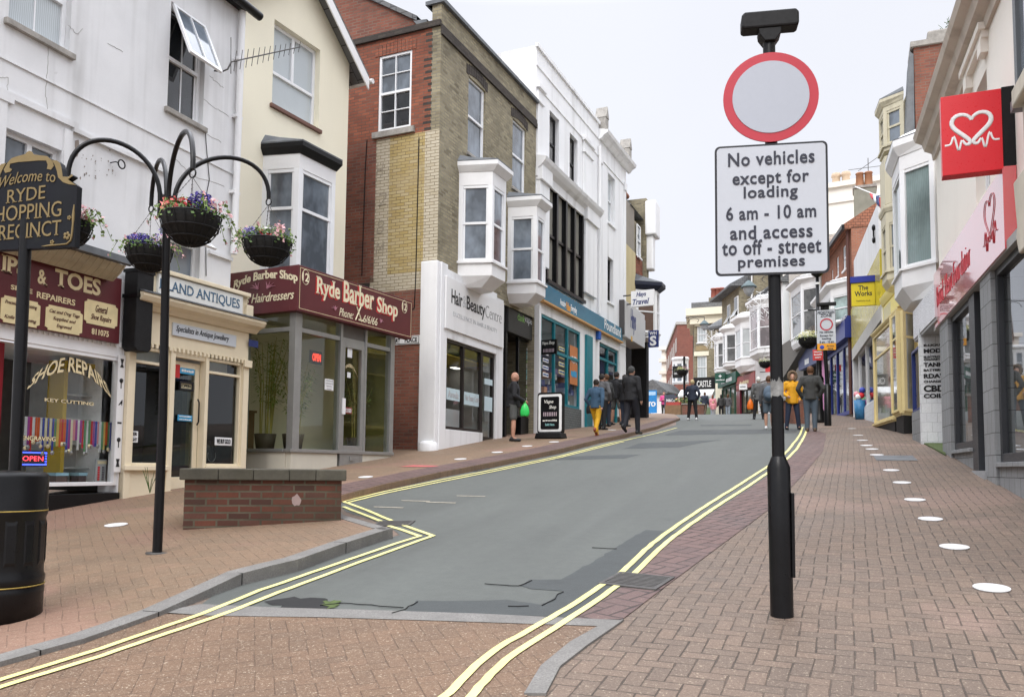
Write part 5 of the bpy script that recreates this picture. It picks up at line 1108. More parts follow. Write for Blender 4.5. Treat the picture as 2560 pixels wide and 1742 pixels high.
m = MB(); txt(m, 'PLACE', xs, xe, zc-.05, zc+.05, 0, weight=.03); txt(m, 'GILBERT', xs-(xe-xs)*1.55, xs-.12, zc-.05, zc+.05, 0, weight=.03); m.v = [(-.036+yy, -xx, z) for xx, yy, z in m.v]; m.build('lettering', m_blk, st_)
# ------------------------------------------------------------------ dark vape shop front under the second bay
V1 = Fr(H1.W(uE+.02, .1).x, H1.W(uE+.02, .1).y, 2.0); R = V1.rect; V1.z0 = zg(V1.a.y); g = V1.z0
t = thing('vape_shop', 'black narrow shop front between the white salon and the teal shop', 'shop', V1)
uv0, uv1 = V1.u(1264, 900), V1.u(1336, 900); zf0, zf1 = V1.z(1264, 828), V1.z(1266, 762)
m = MB(); m.box(uv0-.05, uv0+.08, -.02, .2, g-.3, zf0); m.box(uv1-.1, uv1+.02, -.03, .2, g-.1, zf0); m.box(uv0-.05, uv1, .02, .25, zf0, zf1+.25); m.box(V1.u(1303, 1000), uv1-.1, .0, .2, g-.1, V1.z(1315, 1045)); m.build('shop_front', m_black, t, bevel=.005)
ud = V1.u(1296, 1000)
shopwin(V1, t, (ud, uv1-.1, V1.z(1315, 1045), zf0), m_black, .08, fw_=.04, gl=m_glassd)
m = MB(); m.box(uv0+.08, uv0+.16, .5, .56, g, zf0-.5); m.box(ud-.08, ud, .5, .56, g, zf0-.5); m.box(uv0+.16, ud-.08, .5, .56, g, g+.2); m.box(uv0+.16, ud-.08, .5, .56, zf0-.6, zf0-.5); d_ = m.build('door', m_black, t); m = MB(); m.box(uv0+.15, ud-.07, .52, .53, g+.19, zf0-.59); m.build('pane', m_glassd, d_)
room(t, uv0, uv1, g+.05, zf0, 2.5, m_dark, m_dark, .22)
board('vape_fascia', 'black fascia with pale green vape lettering', 'sign', V1, (uv0-.02, uv1, zf0, zf1), -.08, .02, paint('charcoal_fascia', (.03, .03, .03), .5, .1), [('dank', V1.u(1287, 800), V1.u(1305, 800), V1.z(1287, 800), V1.z(1287, 782), plain('lime_lettering', (.25, .5, .12)), dict(weight=-.01)), ('vape', V1.u(1305, 805), V1.u(1323, 805), V1.z(1300, 808), V1.z(1300, 790), m_grytx, dict(weight=-.01))])
m_lm = plain('lime_dots', (.3, .55, .15)); m_tq = plain('aqua_dots', (.3, .6, .6)); m_pw = plain('pale_dots', (.7, .7, .65))
for k in range(4):
    a = uv1-.42+.095*k; q = thing('window_strip', ('lime product list strip nearest the vape shop door', 'pale product list strip, second from the vape shop door', 'pale product list strip, third from the vape shop door', 'green product list strip at the end of the vape shop window')[k], 'window lettering', V1, 'vertical product lists on the vape shop glass')
    z = V1.z(1315, 1045)+.1; rs = random.Random(k)
    while z < zf0-.25:
        h = rs.uniform(.05, .14); m = MB(); m.box(a-.022, a+.022, .065, .072, z, z+h); m.build('word', (m_lm, m_pw, m_tq)[rs.choice([k % 2, 1, 2 if k < 2 else 0])], q); z += h+.03
ps = board('hanging_sign', 'small black projecting vape sign over the pavement', 'sign', *(lambda f: (f, (-.26, .26, f.z0+2.42, f.z0+2.85)))(Fr(V1.W(uv1-.0, -.45).x, V1.W(uv1, -.45).y, 100, zg(22.3))), -.03, .03, m_black, [('Vape Shop', -.2, .2, zg(22.3)+2.68, zg(22.3)+2.8, m_pw, dict(shear=.3))])
m = MB(); f = spot((0, 0, 0)); fz = zg(22.3)
for k in range(8): m.box(-.17+.047*k, -.15+.047*k, -.035, -.03, fz+2.48, fz+2.58)
m.build('bottle_row', plain('pink_grey_bottles', (.5, .4, .45)), ps); m = MB(); m.tube([(-.28, 0, fz+2.87), (-.62, 0, fz+2.87)], .015, 6); m.build('bracket', m_black, ps)
# pavement sign board
p = G(1377, 1096, .1); f = Fr(p.x, p.y, 100, p.z); t = thing('pavement_sign', 'black framed pavement sign board standing outside the vape shop', 'sign board', f)
hh = .62*1.62; hw = .33
m = MB(); m.prism([(-hw-.06, p.z), (hw+.06, p.z), (hw+.02, p.z+.14), (-hw-.02, p.z+.14)], -.16, .16); m.build('base', m_blackm, t, bevel=.02)
m = MB(); z0 = p.z+.12; z1 = p.z+1.16
def rrect(x0, x1, z0, z1, r, n=5):
    o = []
    for cx, cz, a in ((x1-r, z1-r, 0), (x0+r, z1-r, PI/2), (x0+r, z0+r, PI), (x1-r, z0+r, 1.5*PI)):
        o += [(cx+r*math.cos(a+PI/2*k/n), cz+r*math.sin(a+PI/2*k/n)) for k in range(n+1)]
    return o
m.prism(rrect(-hw-.03, hw+.03, z0, z1, .07), -.05, .05); m.build('board', m_blackm, t)
m = MB(); m.prism(rrect(-hw, hw, z0+.05, z1-.05, .05), -.058, -.05); m.build('border', m_wh, t); m = MB(); m.prism(rrect(-hw+.07, hw-.07, z0+.11, z1-.11, .04), -.064, -.058); m.build('poster', m_black, t)
for tx, a, b, c, d, mt in (('Vape', -.16, .1, z1-.3, z1-.19, m_pw), ('Shop', -.02, .18, z1-.44, z1-.33, m_pw), ('~Coffee & Vapes', -.2, .2, z0+.3, z0+.36, m_pw), ('Sold Here', -.13, .13, z0+.2, z0+.26, m_tq)):
    m = MB(); txt(m, tx, a, b, c, d, -.067, shear=.25 if tx in ('Vape', 'Shop') else 0); m.build('lettering', mt, t)
m = MB()
for k in range(8): m.box(-.18+.05*k, -.155+.05*k, -.067, -.064, z0+.44, z0+.54)
m.build('bottle_row', plain('pink_grey_bottles', (.5, .4, .45)), t)
# ------------------------------------------------------------------ white building with the teal shop
P1 = Fr(K1.W(K1.u(1341, 240), 0).x, K1.W(K1.u(1341, 240), 0).y, 3.2); R = P1.rect; g = zg(23.5); P1.z0 = g
t = thing('white_terrace', 'tall white stuccoed building with black windows above the teal shop', 'building', P1)
zT = P1.z(1345, 117); u2 = P1.u(1497, 330); uR = P1.u(1565, 480); zfb, zft = P1.z(1364, 751), P1.z(1367, 715)
zt2 = P1.z(1497, 327)
wh0, wh1 = P1.z(1374, 275), P1.z(1372, 415)
oA = (P1.u(1374, 300), P1.u(1398, 300), wh1, wh0); oB = (P1.u(1424, 400), P1.u(1444, 400), wh1, wh0)
oC = (P1.u(1520, 500), P1.u(1537, 500), P1.z(1521, 555), P1.z(1521, 432)); oD = (P1.u(1519, 700), P1.u(1533, 700), P1.z(1519, 752), P1.z(1519, 640))
uB0, uB1 = P1.u(1366, 600), P1.u(1455, 640); zB1 = P1.z(1366, 455); zB0 = P1.z(1366, 700)
m = MB(); m.wall(0, u2, zfb-.2, zT, [oA, oB, (uB0, uB1, zB0, zB1)], 0, .2); m.wall(u2, uR, zfb-.2, zt2-.25, [oC, oD], .0, .2)
m.add([(0,0,zT-2),(0,4,zT-2),(0,4,zT),(0,0,zT)], [(3,2,1,0)]); m.add([(0,0,zT),(u2,0,zT),(u2,.5,zT),(0,.5,zT)], [(0,1,2,3)]); m.add([(u2,0,zt2-2),(u2,6,zt2-2),(u2,6,zT),(u2,0,zT)], [(0,1,2,3)]); m.add([(uR,0,g-1),(uR,6,g-1),(uR,6,zt2),(uR,0,zt2)], [(0,1,2,3)]); m.add([(0,4,zT-2),(u2,4,zT-2),(u2,4,zT),(0,4,zT)], [(3,2,1,0)])
m.build('wall', m_white, t)
m = MB(); m.box(-.06, u2+.02, -.06, .02, zT-.06, zT+.05); m.box(-.03, u2, -.03, 0, zT-.62, zT-.57); zs_ = P1.z(1376, 254); m.box(0, uR, -.03, 0, zs_-.02, zs_+.04)
m.build('parapet_coping', m_white, t)
for a, b in ((.02, .42), (P1.u(1457, 370), P1.u(1478, 370))):
    m = MB(); z1 = zs_+.02; m.box(a, b, -.05, 0, P1.z(1352, 410), z1-.5); m.box(a-.05, b+.05, -.1, 0, z1-.5, z1-.42); m.box(a-.02, b+.02, -.07, 0, z1-.42, z1-.1); m.box(a-.1, b+.1, -.14, 0, z1-.1, z1+.04); m.build('pilaster', m_white, t, bevel=.01)
zc = P1.z(1355, 408); ca, cb_ = -.02, P1.u(1488, 520)
m = MB(); m.prism([(0, zc-.55), (-.06, zc-.55), (-.08, zc-.3), (-.2, zc-.22), (-.3, zc-.1), (-.34, zc), (-.02, zc+.08)], ca, cb_, 'yz'); m.build('cornice', m_white, t)
m = MB(); m.box(uB0-.02, uB1+.03, -.03, .0, zB1+.0, zB1+.5); m.build('dark_frieze', paint('weathered_dark_frieze', (.10, .105, .11), .7, .3, 3, streak=.7, dirt=(.25, .25, .25)), t)
for a, b in ((0.05, uB0-.05), (uB1+.05, cb_-.1)):
    m = MB(); m.box(a, b, -.12, 0, zB0+.3, zB1-.2); m.box(a-.03, b+.03, -.2, 0, zB1-.2, zB1+.3); m.build('pilaster', m_white, t, bevel=.01)
for o_ in (oA, oB): window(P1, t, o_, m_pmid, .2, 'sash', mat=m_black, sill=False, fw_=.07)
window(P1, t, oC, m_pcur, .2, 'sash', fw_=.06); window(P1, t, oD, m_pdark, .2, 'sash', mat=m_black, sill_mat=m_white, fw_=.06)
n4 = 4; ww = (uB1-uB0)/n4
f = MB(); gl_ = MB()
for k in range(n4+1): a = uB0+ww*k; f.box(a-.07, a+.07, -.05, .12, zB0, zB1)
for k in range(n4):
    a, b = uB0+ww*k+.07, uB0+ww*(k+1)-.07; zm = zB0+(zB1-zB0)*.48; f.box(a, b, .0, .1, zm-.04, zm+.04); f.box(a, b, .02, .1, zB0, zB0+.1); f.box(a, b, .02, .1, zB1-.08, zB1)
    for e in (a, b-.05): f.box(e, e+.05, .03, .1, zB0+.1, zm-.04); f.box(e, e+.05, .02, .09, zm+.04, zB1-.08)
w_ = f.build('window', m_black, t)
for k in range(n4): m = MB(); m.box(uB0+ww*k+.05, uB0+ww*(k+1)-.05, .08, .09, zB0+.05, zB1-.05); m.build('pane', m_pwarm, w_)
m = MB(); m.box(uB0-.1, uB1+.1, -.12, .05, zB0-.1, zB0); m.build('sill', m_black, t)
m = MB(); zz = zt2; m.prism([(0, zz-.3), (-.08, zz-.3), (-.2, zz-.16), (-.32, zz-.1), (-.36, zz), (0, zz+.08)], u2, uR+.3, 'yz'); m.build('cornice', m_white, t)
for a in (u2+.05, uR-.4):
    m = MB(); m.box(a, a+.34, -.25, .15, zz+.06, zz+.5); m.prism([(a-.02, zz+.5), (a+.36, zz+.5), (a+.17, zz+.95)], -.27, .17); m.build('acroterion', m_sill, t, bevel=.02)
for a, b in ((u2+.1, u2+.32), (uR-.35, uR-.08)): m = MB(); m.box(a-.02, b+.02, -.07, 0, zs_-.2, zs_+.1); m.box(a, b, -.03, 0, zfb+.9, zs_-.2); m.build('pilaster', m_white, t)
pipe(t, [(u2-.1, -.08, zt2-.6), (u2-.1, -.08, zft)], m_white2, .05)
# teal shop front
uF1 = P1.u(1563, 830, -.2); F0 = P1.u(1357, 850)
T1 = Fr(P1.W(0, -.05).x, P1.W(0, -.05).y, 2.6); T1.z0 = g; R = T1.rect
t = thing('teal_shop', 'teal framed corner shop front with poster filled windows and a grey brick stall riser', 'shop', T1)
a0, a1 = T1.u(1350, 1000), T1.u(1449, 1000); zw1 = T1.z(1356, 785); zs0 = T1.z(1350, 1003); gz = lambda u: T1.gz(u)
m = MB(); m.box(a0-.1, a1+.02, -.06, .2, g-.6, zs0); m.build('stall_riser', m_gbrick, t)
b0, b1 = T1.u(1460, 1000), T1.u(1475, 1000); c0 = T1.u(1497, 1000); c1 = T1.u(1546, 950); zh = T1.z(1360, 765)
m = MB(); m.box(b1+.02, c0, -.02, .2, g+.3, zw1); m.build('pilaster', m_white, t); m = MB(); m.box(a1, b0, -.02, .2, g, zw1); m.box(c1, T1.u(1562, 950), -.02, .2, g+1, zw1); m.box(a0-.12, T1.u(1562, 950), -.02, .2, zw1, zh+.1); m.box(a0-.25, a0-.1, -.06, .2, g-.3, zw1+.2); m.build('pilaster', m_white, t, bevel=.006)
m = MB(); m.box(b0, b1, -.1, .2, g-.2, zw1); m.box(b1+.02, b1+.2, .3, .4, g, zw1-.1); m.build('teal_pillar', m_teal, t, bevel=.01)
ztr = T1.z(1350, 865)
shopwin(T1, t, (a0, a1, zs0, zw1), m_teal, .06, n=3, transom=ztr, fw_=.09, gl=glass('teal_shop_glass', (.95, .97, .97), .5)); 
shopwin(T1, t, (c0+.0, c1, gz(c0)+.1, zw1), m_teal, .1, n=2, transom=T1.z(1500, 893), fw_=.09)
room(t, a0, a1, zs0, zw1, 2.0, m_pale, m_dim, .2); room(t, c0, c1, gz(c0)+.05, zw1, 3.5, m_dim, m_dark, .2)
zb0, zb1 = zh, T1.z(1366, 718); zb0 = T1.z(1364, 751, -.15)
board('teal_fascia', 'long teal blue fascia with white shop lettering and an orange lower edge', 'sign', T1, (a0-.2, uF1, zb0, zb1), -.15, -.0, m_teals, [('Poundland', T1.u(1511, 818, -.15), T1.u(1552, 830, -.15), T1.z(1520, 826, -.15), T1.z(1520, 802, -.15), m_wh, dict(weight=.01)), ('Amazing', T1.u(1400, 765, -.15), T1.u(1414, 765, -.15), (zb0+zb1)/2-.2, (zb0+zb1)/2+.06, m_wh, {}), ('Value', T1.u(1415, 765, -.15), T1.u(1426, 765, -.15), (zb0+zb1)/2-.2, (zb0+zb1)/2+.06, plain('orange_lettering', (.8, .35, .05)), {}), ('Everyday', T1.u(1427, 765, -.15), T1.u(1442, 765, -.15), (zb0+zb1)/2-.2, (zb0+zb1)/2+.06, m_wh, {})])
m = MB(); m.box(a0-.2, uF1, -.17, 0, zb0-.06, zb0-.002); m.build('edge_strip', plain('orange_strip', (.55, .3, .1)), bpy.data.objects['teal_fascia'])
rp = random.Random(9)
for k, (x, y0_, y1_) in enumerate([(1353, 876, 948), (1393, 865, 942)]):
    for j in range(4):
        ya = y0_+(y1_-y0_)*j/4; q = T1.rect((x, ya), (x+14, ya+(y1_-y0_)/4-4), .1)
        board('window_poster', ('%s blue and white price poster of the strip on the %s teal shop pane' % (('topmost', 'upper middle', 'lower middle', 'lowest')[j], ('first', 'second')[k])), 'poster', T1, q, .045, .052, (m_wh, plain('pale_yellow_poster', (.7, .65, .3)))[k], [('~p', q[0]+.03, q[1]-.03, q[2]+.03, q[3]-.03, plain('mid_blue_print', (.05, .12, .35)), {})])
q = T1.rect((1421, 862), (1440, 965), .1); board('window_poster', 'tall orange poster on the third teal shop pane', 'poster', T1, q, .045, .052, plain('orange_poster', (.55, .2, .07)), [('~s', q[0]+.1, q[1]-.1, q[3]-.6, q[3]-.3, m_wh, {}), ('~n', q[0]+.1, q[1]-.1, q[2]+.2, q[2]+.5, m_cy, {})])
mg = [plain('stock_%d' % i, c) for i, c in enumerate([(.35, .38, .5), (.5, .5, .55), (.12, .14, .3), (.55, .3, .2), (.6, .6, .6), (.3, .25, .4)])]
for j in range(3):
    q_ = thing('display_stock', ('boxed goods piled in the first pane of the teal shop window', 'boxed goods piled in the middle pane of the teal shop window', 'boxed goods piled in the third pane of the teal shop window')[j], 'shop display', T1); a_ = a0+(a1-a0)*j/3+.1; w_ = (a1-a0)/3-.2
    for k in range(26):
        x = a_+rp.uniform(0, w_-.25); z = zs0+.1+rp.choice([0, .18, .36, .54, .72, .9])*(1.0 if j else 1.3); m = MB(); m.box(x, x+rp.uniform(.12, .3), .14+rp.uniform(0, .3), .5, z, z+.17); m.build('carton', rp.choice(mg), q_)
m = MB(); u, z = T1.px(1497, 835, -.1); al = MB(); al.prism([(u-.12, z-.2), (u+.12, z-.2), (u+.12, z+.2), (u-.12, z+.2)], -.16, -.02); tag(al.build('alarm_box', plain('blue_alarm_case', (.02, .1, .4)), None, T1, bevel=.03), 'blue alarm box beside the teal shop doorway', 'alarm box')
# ------------------------------------------------------------------ buildings beyond: yellow render, grey gable, travel agent bay
wp = P1.W(uR+.02, .55); L1 = Fr(wp.x, wp.y, 1.5); R = L1.rect; L1.z0 = zg(wp.y)
t = thing('travel_agent_building', 'yellowed rendered building with slate gable roof beyond the tall white terrace', 'building', L1)
def lz(x, y): return L1.z(x, y)
uA, uB_ = 0.0, L1.u(1589, 620)
zA = L1.z(1566, 600); zr = L1.z(1590, 515)
ue = L1.u(1610, 600)
m = MB(); m.box(0, uB_, 0, 5, L1.z(1582, 850), L1.z(1576, 620)); m.build('yellow_wall', paint('yellowed_render', (.55, .46, .26), .8, .12, .7, streak=.5, dirt=(.3, .25, .14)), t)
m = MB(); m.box(uB_, ue, .1, 5, L1.z(1590, 850), L1.z(1600, 560)); m.build('brick_wall', m_stock, t)
m = MB(); zr0, zr1 = L1.z(1592, 528), L1.z(1592, 466); m.prism([(.0, zr0), (.9, zr1), (5, zr1), (5, zr0)], uB_-.8, ue, 'yz'); m.build('roof', m_slate, t)
m = MB(); m.tube([(uB_-.9, .8, zr1+.05), (ue, .8, zr1+.05)], .12, 8); m.build('ridge_tile', m_tile, t)
m = MB(); m.box(0-.0, uB_, .06, .1, L1.z(1576, 620), zr0); m.build('grey_render', paint('grey_brown_render', (.27, .24, .2), .8, .15, 1), t)
o_ = (L1.u(1594, 620), L1.u(1600, 620), L1.z(1595, 640), L1.z(1595, 560)); window(L1, t, (o_[0], o_[1]+.2, o_[2], o_[3]), m_psky, .08, 'sash', proud=.0)
m = MB(); m.box(uB_+.02, ue-.1, .05, .12, o_[2]-.8, o_[2]); m.build('red_panel', m_red, t)
ub0 = L1.u(1589, 740); D2 = .8; zz = lambda y: L1.z(1600, y, -D2)
bay(t, ub0, ub0+2.0, D2, .7, zz(815), zz(800), zz(690), zz(675), m_wood, plain('brown_curtain_pane', (.13, .08, .06), .2), cor=.5, dcor=.25, cmat=paint('blue_black_cornice', (.014, .017, .035), .4), taper=.0, zc=.2)
sf = thing('travel_shop_front', 'grey boxed fascia with navy letters over a dark shop front beyond the teal shop', 'shop', L1)
f0, f1 = L1.u(1562, 780, -.75), L1.u(1612, 780, -.75); z1, z0 = L1.z(1582, 765, -.75), L1.z(1582, 852, -.75)
m = MB(); m.box(f0+.1, f1, -.75, .1, z0, z1); m.build('fascia_box', paint('pale_grey_fascia', (.55, .55, .55), .4, .08, 1, streak=.2), sf, bevel=.01); m = MB(); m.box(f0+.02, f0+.1, -.72, .1, z0+.1, z1+.02); m.build('end_panel', paint('dark_grey_panel', (.07, .065, .065), .6), sf)
m = MB(); txt(m, 'Hays', f0+.9, f1-1.6, (z0+z1)/2-.45, (z0+z1)/2+.55, -.757, weight=.03, shear=.2); m.build('lettering', m_navy, sf)
m = MB(); m.box(f0+1.0, f1-2.2, -.757, -.752, (z0+z1)/2-.75, (z0+z1)/2-.55); m.build('yellow_swoosh', plain('amber_swoosh', (.7, .42, .06)), sf)
m = MB(); m.box(f0, f0+.5, -.1, .3, zg(36)-.3, z0); m.box(f0+3.2, f0+3.5, -.1, .3, zg(39)-.3, z0); m.box(f1-.5, f1+.3, -.1, .3, zg(42)-.3, z0+.6); m.build('dark_pier', m_blackm, sf); shopwin(L1, sf, (f0+.5, f0+3.2, zg(37)+.3, z0), m_white2, .1, n=2, gl=m_glassd)
m = MB(); m.box(f0, f1+.3, .6, .7, zg(36), z0); m.build('back_wall', m_dark, sf)
m = MB(); m.box(f1+.1, f1+1.2, -.5, .1, L1.z(1612, 855, -.5), L1.z(1612, 800, -.5)); m.build('next_fascia', paint('pale_grey_fascia', (.55, .55, .55)), sf)
def blade(name, label, fr_pt, deg, w_, z0, z1, mat, lines, br=None):
    f = Fr(fr_pt.x, fr_pt.y, deg, zg(fr_pt.y)); t = board(name, label, 'sign', f, (-w_/2, w_/2, z0, z1), -.06, .06, mat, lines)
    m = MB(); m.box(-w_/2-.35, -w_/2, -.02, .02, (z0+z1)/2+.15, (z0+z1)/2+.19); m.box(-w_/2-.35, -w_/2, -.02, .02, (z0+z1)/2-.2, (z0+z1)/2-.16); m.build('bracket', m_black, t); return t
q = L1.W(L1.u(1577, 745, -.9), -1.2); dd = depth((q.x, q.y, 6)); c = AT(1607, 746, dd); hw_ = 30*dd/FPX; hz = 20*dd/FPX
blade('travel_sign', 'white projecting box sign with navy travel agent lettering', c, 100, hw_*2, c.z-hz, c.z+hz, m_white2, [('Hays', -hw_*.55, hw_*.35, c.z+hz*.08, c.z+hz*.8, m_navy, dict(serif=True, weight=.02, shear=.25)), ('Travel', -hw_*.85, hw_*.65, c.z-hz*.75, c.z-hz*.05, m_navy, dict(serif=True, weight=.02, shear=.25))])
c = AT(1634, 847, dd*1.12); hw_ = 12.5*dd*1.12/FPX; hz = 21*dd*1.12/FPX
blade('newsagent_sign', 'navy blue projecting sign with large white S', c, 100, hw_*2, c.z-hz, c.z+hz, m_navy, [('WH', -hw_*.8, hw_*.8, c.z+hz*.45, c.z+hz*.85, m_wh, dict(serif=True)), ('S', -hw_*.7, hw_*.7, c.z-hz*.85, c.z+hz*.35, m_wh, dict(weight=.04))])
wp = L1.W(ue+.05, -.3); N1 = Fr(wp.x, wp.y, 1, zg(wp.y)); t = thing('corner_pilaster_building', 'white cornered building end just showing past the slate gable', 'building', N1); zN1, zN0 = N1.z(1615, 510), N1.z(1613, 570)
zq = L1.z(1612, 850); m = MB(); m.box(0, .5, .2, 4, zq, zN1+.6); m.build('wall', m_stock, t); m = MB(); m.box(0, .5, .2, 4, zg(44)-.5, zq); m.build('dark_pier', m_blackm, t); m = MB(); m.box(-.1, 1.0, -.25, .25, zN0, zN1+.45); m.box(.05, .6, -.1, .25, zN0-1.6, zN0); m.build('scrolled_bracket', m_white, t, bevel=.06)
# ------------------------------------------------------------------ charity shop building on the near side of the road
X1 = Fr(2.1, 16.8, 179.25); R = X1.rect; X1.z0 = zg(13)
def gR(u, v=0): return X1.gz(u, v)
t = thing('charity_building', 'pale cream building with moulded cornice above the red charity shop fascia', 'building', X1)
zC = X1.z(2330, 300); zf0, zf1 = X1.z(2337, 821), X1.z(2369, 632); wy = .16
u0 = X1.u(2343, 500, wy); uN = 15.0
ow = (X1.u(2433, 240, wy), X1.u(2467, 200, wy), X1.z(2450, 208, wy)-1.7, X1.z(2450, 208, wy))
m = MB(); m.wall(u0, uN, zf1-.8, zC-.1, [ow], wy, .2); m.add([(u0,wy,zf0),(u0,6,zf0),(u0,6,zC),(u0,wy,zC)], [(3,2,1,0)]); m.build('wall', m_ccol, t)
m = MB(); m.prism([(wy, zC-.5), (wy-.05, zC-.5), (wy-.07, zC-.36), (wy-.2, zC-.3), (wy-.24, zC-.16), (wy-.36, zC-.1), (wy-.4, zC), (wy+.2, zC+.06)], u0-.1, uN, 'yz'); m.build('cornice', paint('weathered_cornice', (.62, .56, .48), .7, .12, 1, streak=.7, dirt=(.25, .2, .16)), t)
m = MB(); zs = X1.z(2392, 250, wy); m.box(u0, uN, wy-.012, wy, zs-.02, zs+.02); m.build('string_course', m_ccol, t)
a, b = X1.u(2424, 190, wy), X1.u(2470, 100, wy); m = MB(); zh = X1.z(2440, 150, wy); m.box(a-.1, b+.1, wy-.14, wy, zh, zh+.1); m.box(a-.05, b+.05, wy-.09, wy, zh-.1, zh); m.box(a, a+.25, wy-.1, wy, zh-.3, zh-.1); m.box(b-.25, b, wy-.1, wy, zh-.3, zh-.1); m.build('window_hood', m_ccol, t)
window(X1, t, ow, m_pmid, .36, 'sash', proud=.0, sill=False)
m = MB(); a = X1.u(2541, 100, wy-.25); zb = X1.z(2540, 262, wy-.25); m.box(a-.05, a+2.4, wy-.32, wy, zb-.12, zb); m.box(a, a+.12, wy-.28, wy, zb, zb+2.1); m.box(a+.12, a+2.3, wy-.28, wy-.2, zb+1.95, zb+2.1); m.box(a+.12, a+2.3, wy-.28, wy-.2, zb, zb+.1); m.box(a+.7, a+.8, wy-.28, wy-.2, zb+.1, zb+1.95); m.box(a-.08, a+2.4, wy-.36, wy, zb+2.1, zb+2.2)
w_ = m.build('window', paint('slate_grey_frame', (.10, .11, .12), .4), t); m = MB(); m.box(a+.1, a+2.3, wy-.24, wy-.22, zb+.08, zb+1.96); m.build('pane', m_psky, w_)
m = MB(); a = X1.u(2544, 560, -.25); zq = X1.z(2548, 575, -.2); m.prism([(a-.14, zq+.5), (a-.04, zq), (a-.1, zq-.1), (a, zq-.3), (a+.5, zq-.3), (a+.62, zq), (a+.7, zq+.5)], -.25, wy); m.box(a-.06, a+.56, -.16, wy, zq+.5, zq+1.3); m.box(a-.14, a+.66, -.24, wy, zq+1.3, zq+1.5); m.build('stone_corbel', paint('cream_stone', (.58, .53, .44), .8, .15, 2, streak=.8, dirt=(.08, .07, .06)), t, bevel=.02)
# glazed shop front with grey tiled pillars
t = thing('charity_shop', 'grey tiled glass shop front under the glossy red fascia', 'shop', X1)
py = .1
p1a, p1b = X1.u(2355, 1000, py-.05), X1.u(2376, 1000, py-.05); p2a, p2b = X1.u(2463, 1100, py-.05), X1.u(2490, 1100, py-.05)
blk = X1.u(2432, 1000, py), X1.u(2446, 1000, py)
zs1, zs2 = X1.z(2408, 1123, py), X1.z(2486, 1157, py)
for a, b in ((p1a, p1b), (p2a, p2b), (9.6, 10.3)): m = MB(); m.box(a, b, py-.06, py+.4, gR(a)-.5, zf0); m.build('pillar', m_tileg, t, bevel=.004)
m = MB(); m.box(p1b, blk[0], py-.02, py+.3, gR(p1b)-.5, zs1-.06); m.build('stall_riser', m_tileg, t); m = MB(); m.box(p2b, 9.6, py-.02, py+.3, gR(8)-.9, zs2-.06); m.build('stall_riser', m_tileg, t)
m = MB(); m.box(p1b, blk[0], py-.07, py+.3, zs1-.06, zs1); m.box(p2b, 9.6, py-.07, py+.3, zs2-.06, zs2); m.build('sill', m_tileg, t, bevel=.006)
dkg = paint('dark_grey_shop_frame', (.035, .037, .042), .4, .15, 4)
shopwin(X1, t, (p1b, blk[0], zs1, zf0), dkg, py+.06, fw_=.12); shopwin(X1, t, (p2b, 9.6, zs2, zf0), dkg, py+.06, fw_=.12)
m = MB(); m.box(blk[0], blk[1], py-.02, py+.2, gR(blk[0])-.3, zf0); m.build('door_post', dkg, t)
m = MB(); m.box(blk[1], p2a, py+1.3, py+1.36, gR(blk[1])-.2, zf0); m.build('door', m_glassd, t)
m = MB(); m.box(-1.2, 10.3, .02, py+.5, zf0-.02, zf0+.1); m.build('soffit', paint('grey_soffit', (.36, .36, .35), .6), t)
m = MB(); m.box(blk[1]-.1, p2a+.1, py-.1, py+1.4, gR(blk[1])-.5, gR(blk[1])+.03); m.build('doorstep', paint('pale_grey_step', (.34, .35, .36), .7), t)
room(t, p1a, 10.2, gR(5)+.2, zf0, 5, m_dim, m_dim, py+.35)
for k, (u, cc) in enumerate(((1.4, (.3, .1, .1)), (2.0, (.1, .15, .3)), (6.6, (.4, .35, .3)), (7.6, (.15, .2, .15)))):
    q = thing('clothes_rail', ('rail of red clothes behind the first charity shop window', 'rail of blue clothes behind the first charity shop window', 'rail of beige clothes behind the near charity shop window', 'rail of green clothes behind the near charity shop window')[k], 'clothes rail', X1); z = gR(u)+.1
    m = MB(); m.tube([(u-.35, 1.4, z), (u-.35, 1.4, z+1.5), (u+.35, 1.4, z+1.5), (u+.35, 1.4, z)], .015, 6); m.build('rail', m_alu, q)
    for j in range(9): m = MB(); x = u-.3+.075*j; m.box(x-.02, x+.02, 1.2, 1.6, z+.55+.03*(j % 3), z+1.46); m.build('garment', plain('garment_%d_%d' % (k, j % 3), sc(cc, .7+.4*(j % 3))), q)
# red fascia
uf0, uf1 = X1.u(2337, 821), X1.u(2509, 520)
s_ = thing('charity_fascia', 'glossy red fascia reflecting the sky with raised red lettering and heart line', 'sign', X1)
m = MB(); m.box(uf0, uf1, 0, .155, zf0, zf1); m.build('panel', m_bhf, s_, bevel=.004)
m_rl = paint('deep_red_letter', (.52, .08, .10), .2)
m = MB(); txt(m, 'British Heart Foundation', X1.u(2341, 700), X1.u(2425, 600), zf0+.34, zf0+.72, -.01, weight=-.03, thick=.012); m.build('lettering', m_rl, s_)
def heart(cx, cz, s):
    pts = []
    L = [(-1.25, -.615), (-1.02, -.615), (-.93, -.5), (-.84, -.12), (-.76, -.3), (-.64, -.95), (-.57, -.95), (-.47, -.42), (-.4, -.45), (-.3, -.68), (-.12, -.69), (-.06, -.54), (-.16, -.4), (-.43, -.14), (-.82, .24), (-.93, .55), (-.78, .86), (-.43, .96), (-.12, .82), (0, .6)]
    return [(cx+s*x, cz+s*z) for x, z in smooth2(L, 1)], [(cx-s*x*1.0-.0, cz+s*z) for x, z in smooth2(L, 1)]
hc = X1.u(2474, 540); A_, B_ = heart(hc, (zf0+zf1)/2+.05, .36)
m = MB(); m.tube([(a, -.008, z) for a, z in A_]+[(a, -.008, z) for a, z in B_][::-1], .006, 5); m.build('heart_emblem', m_rl, s_)
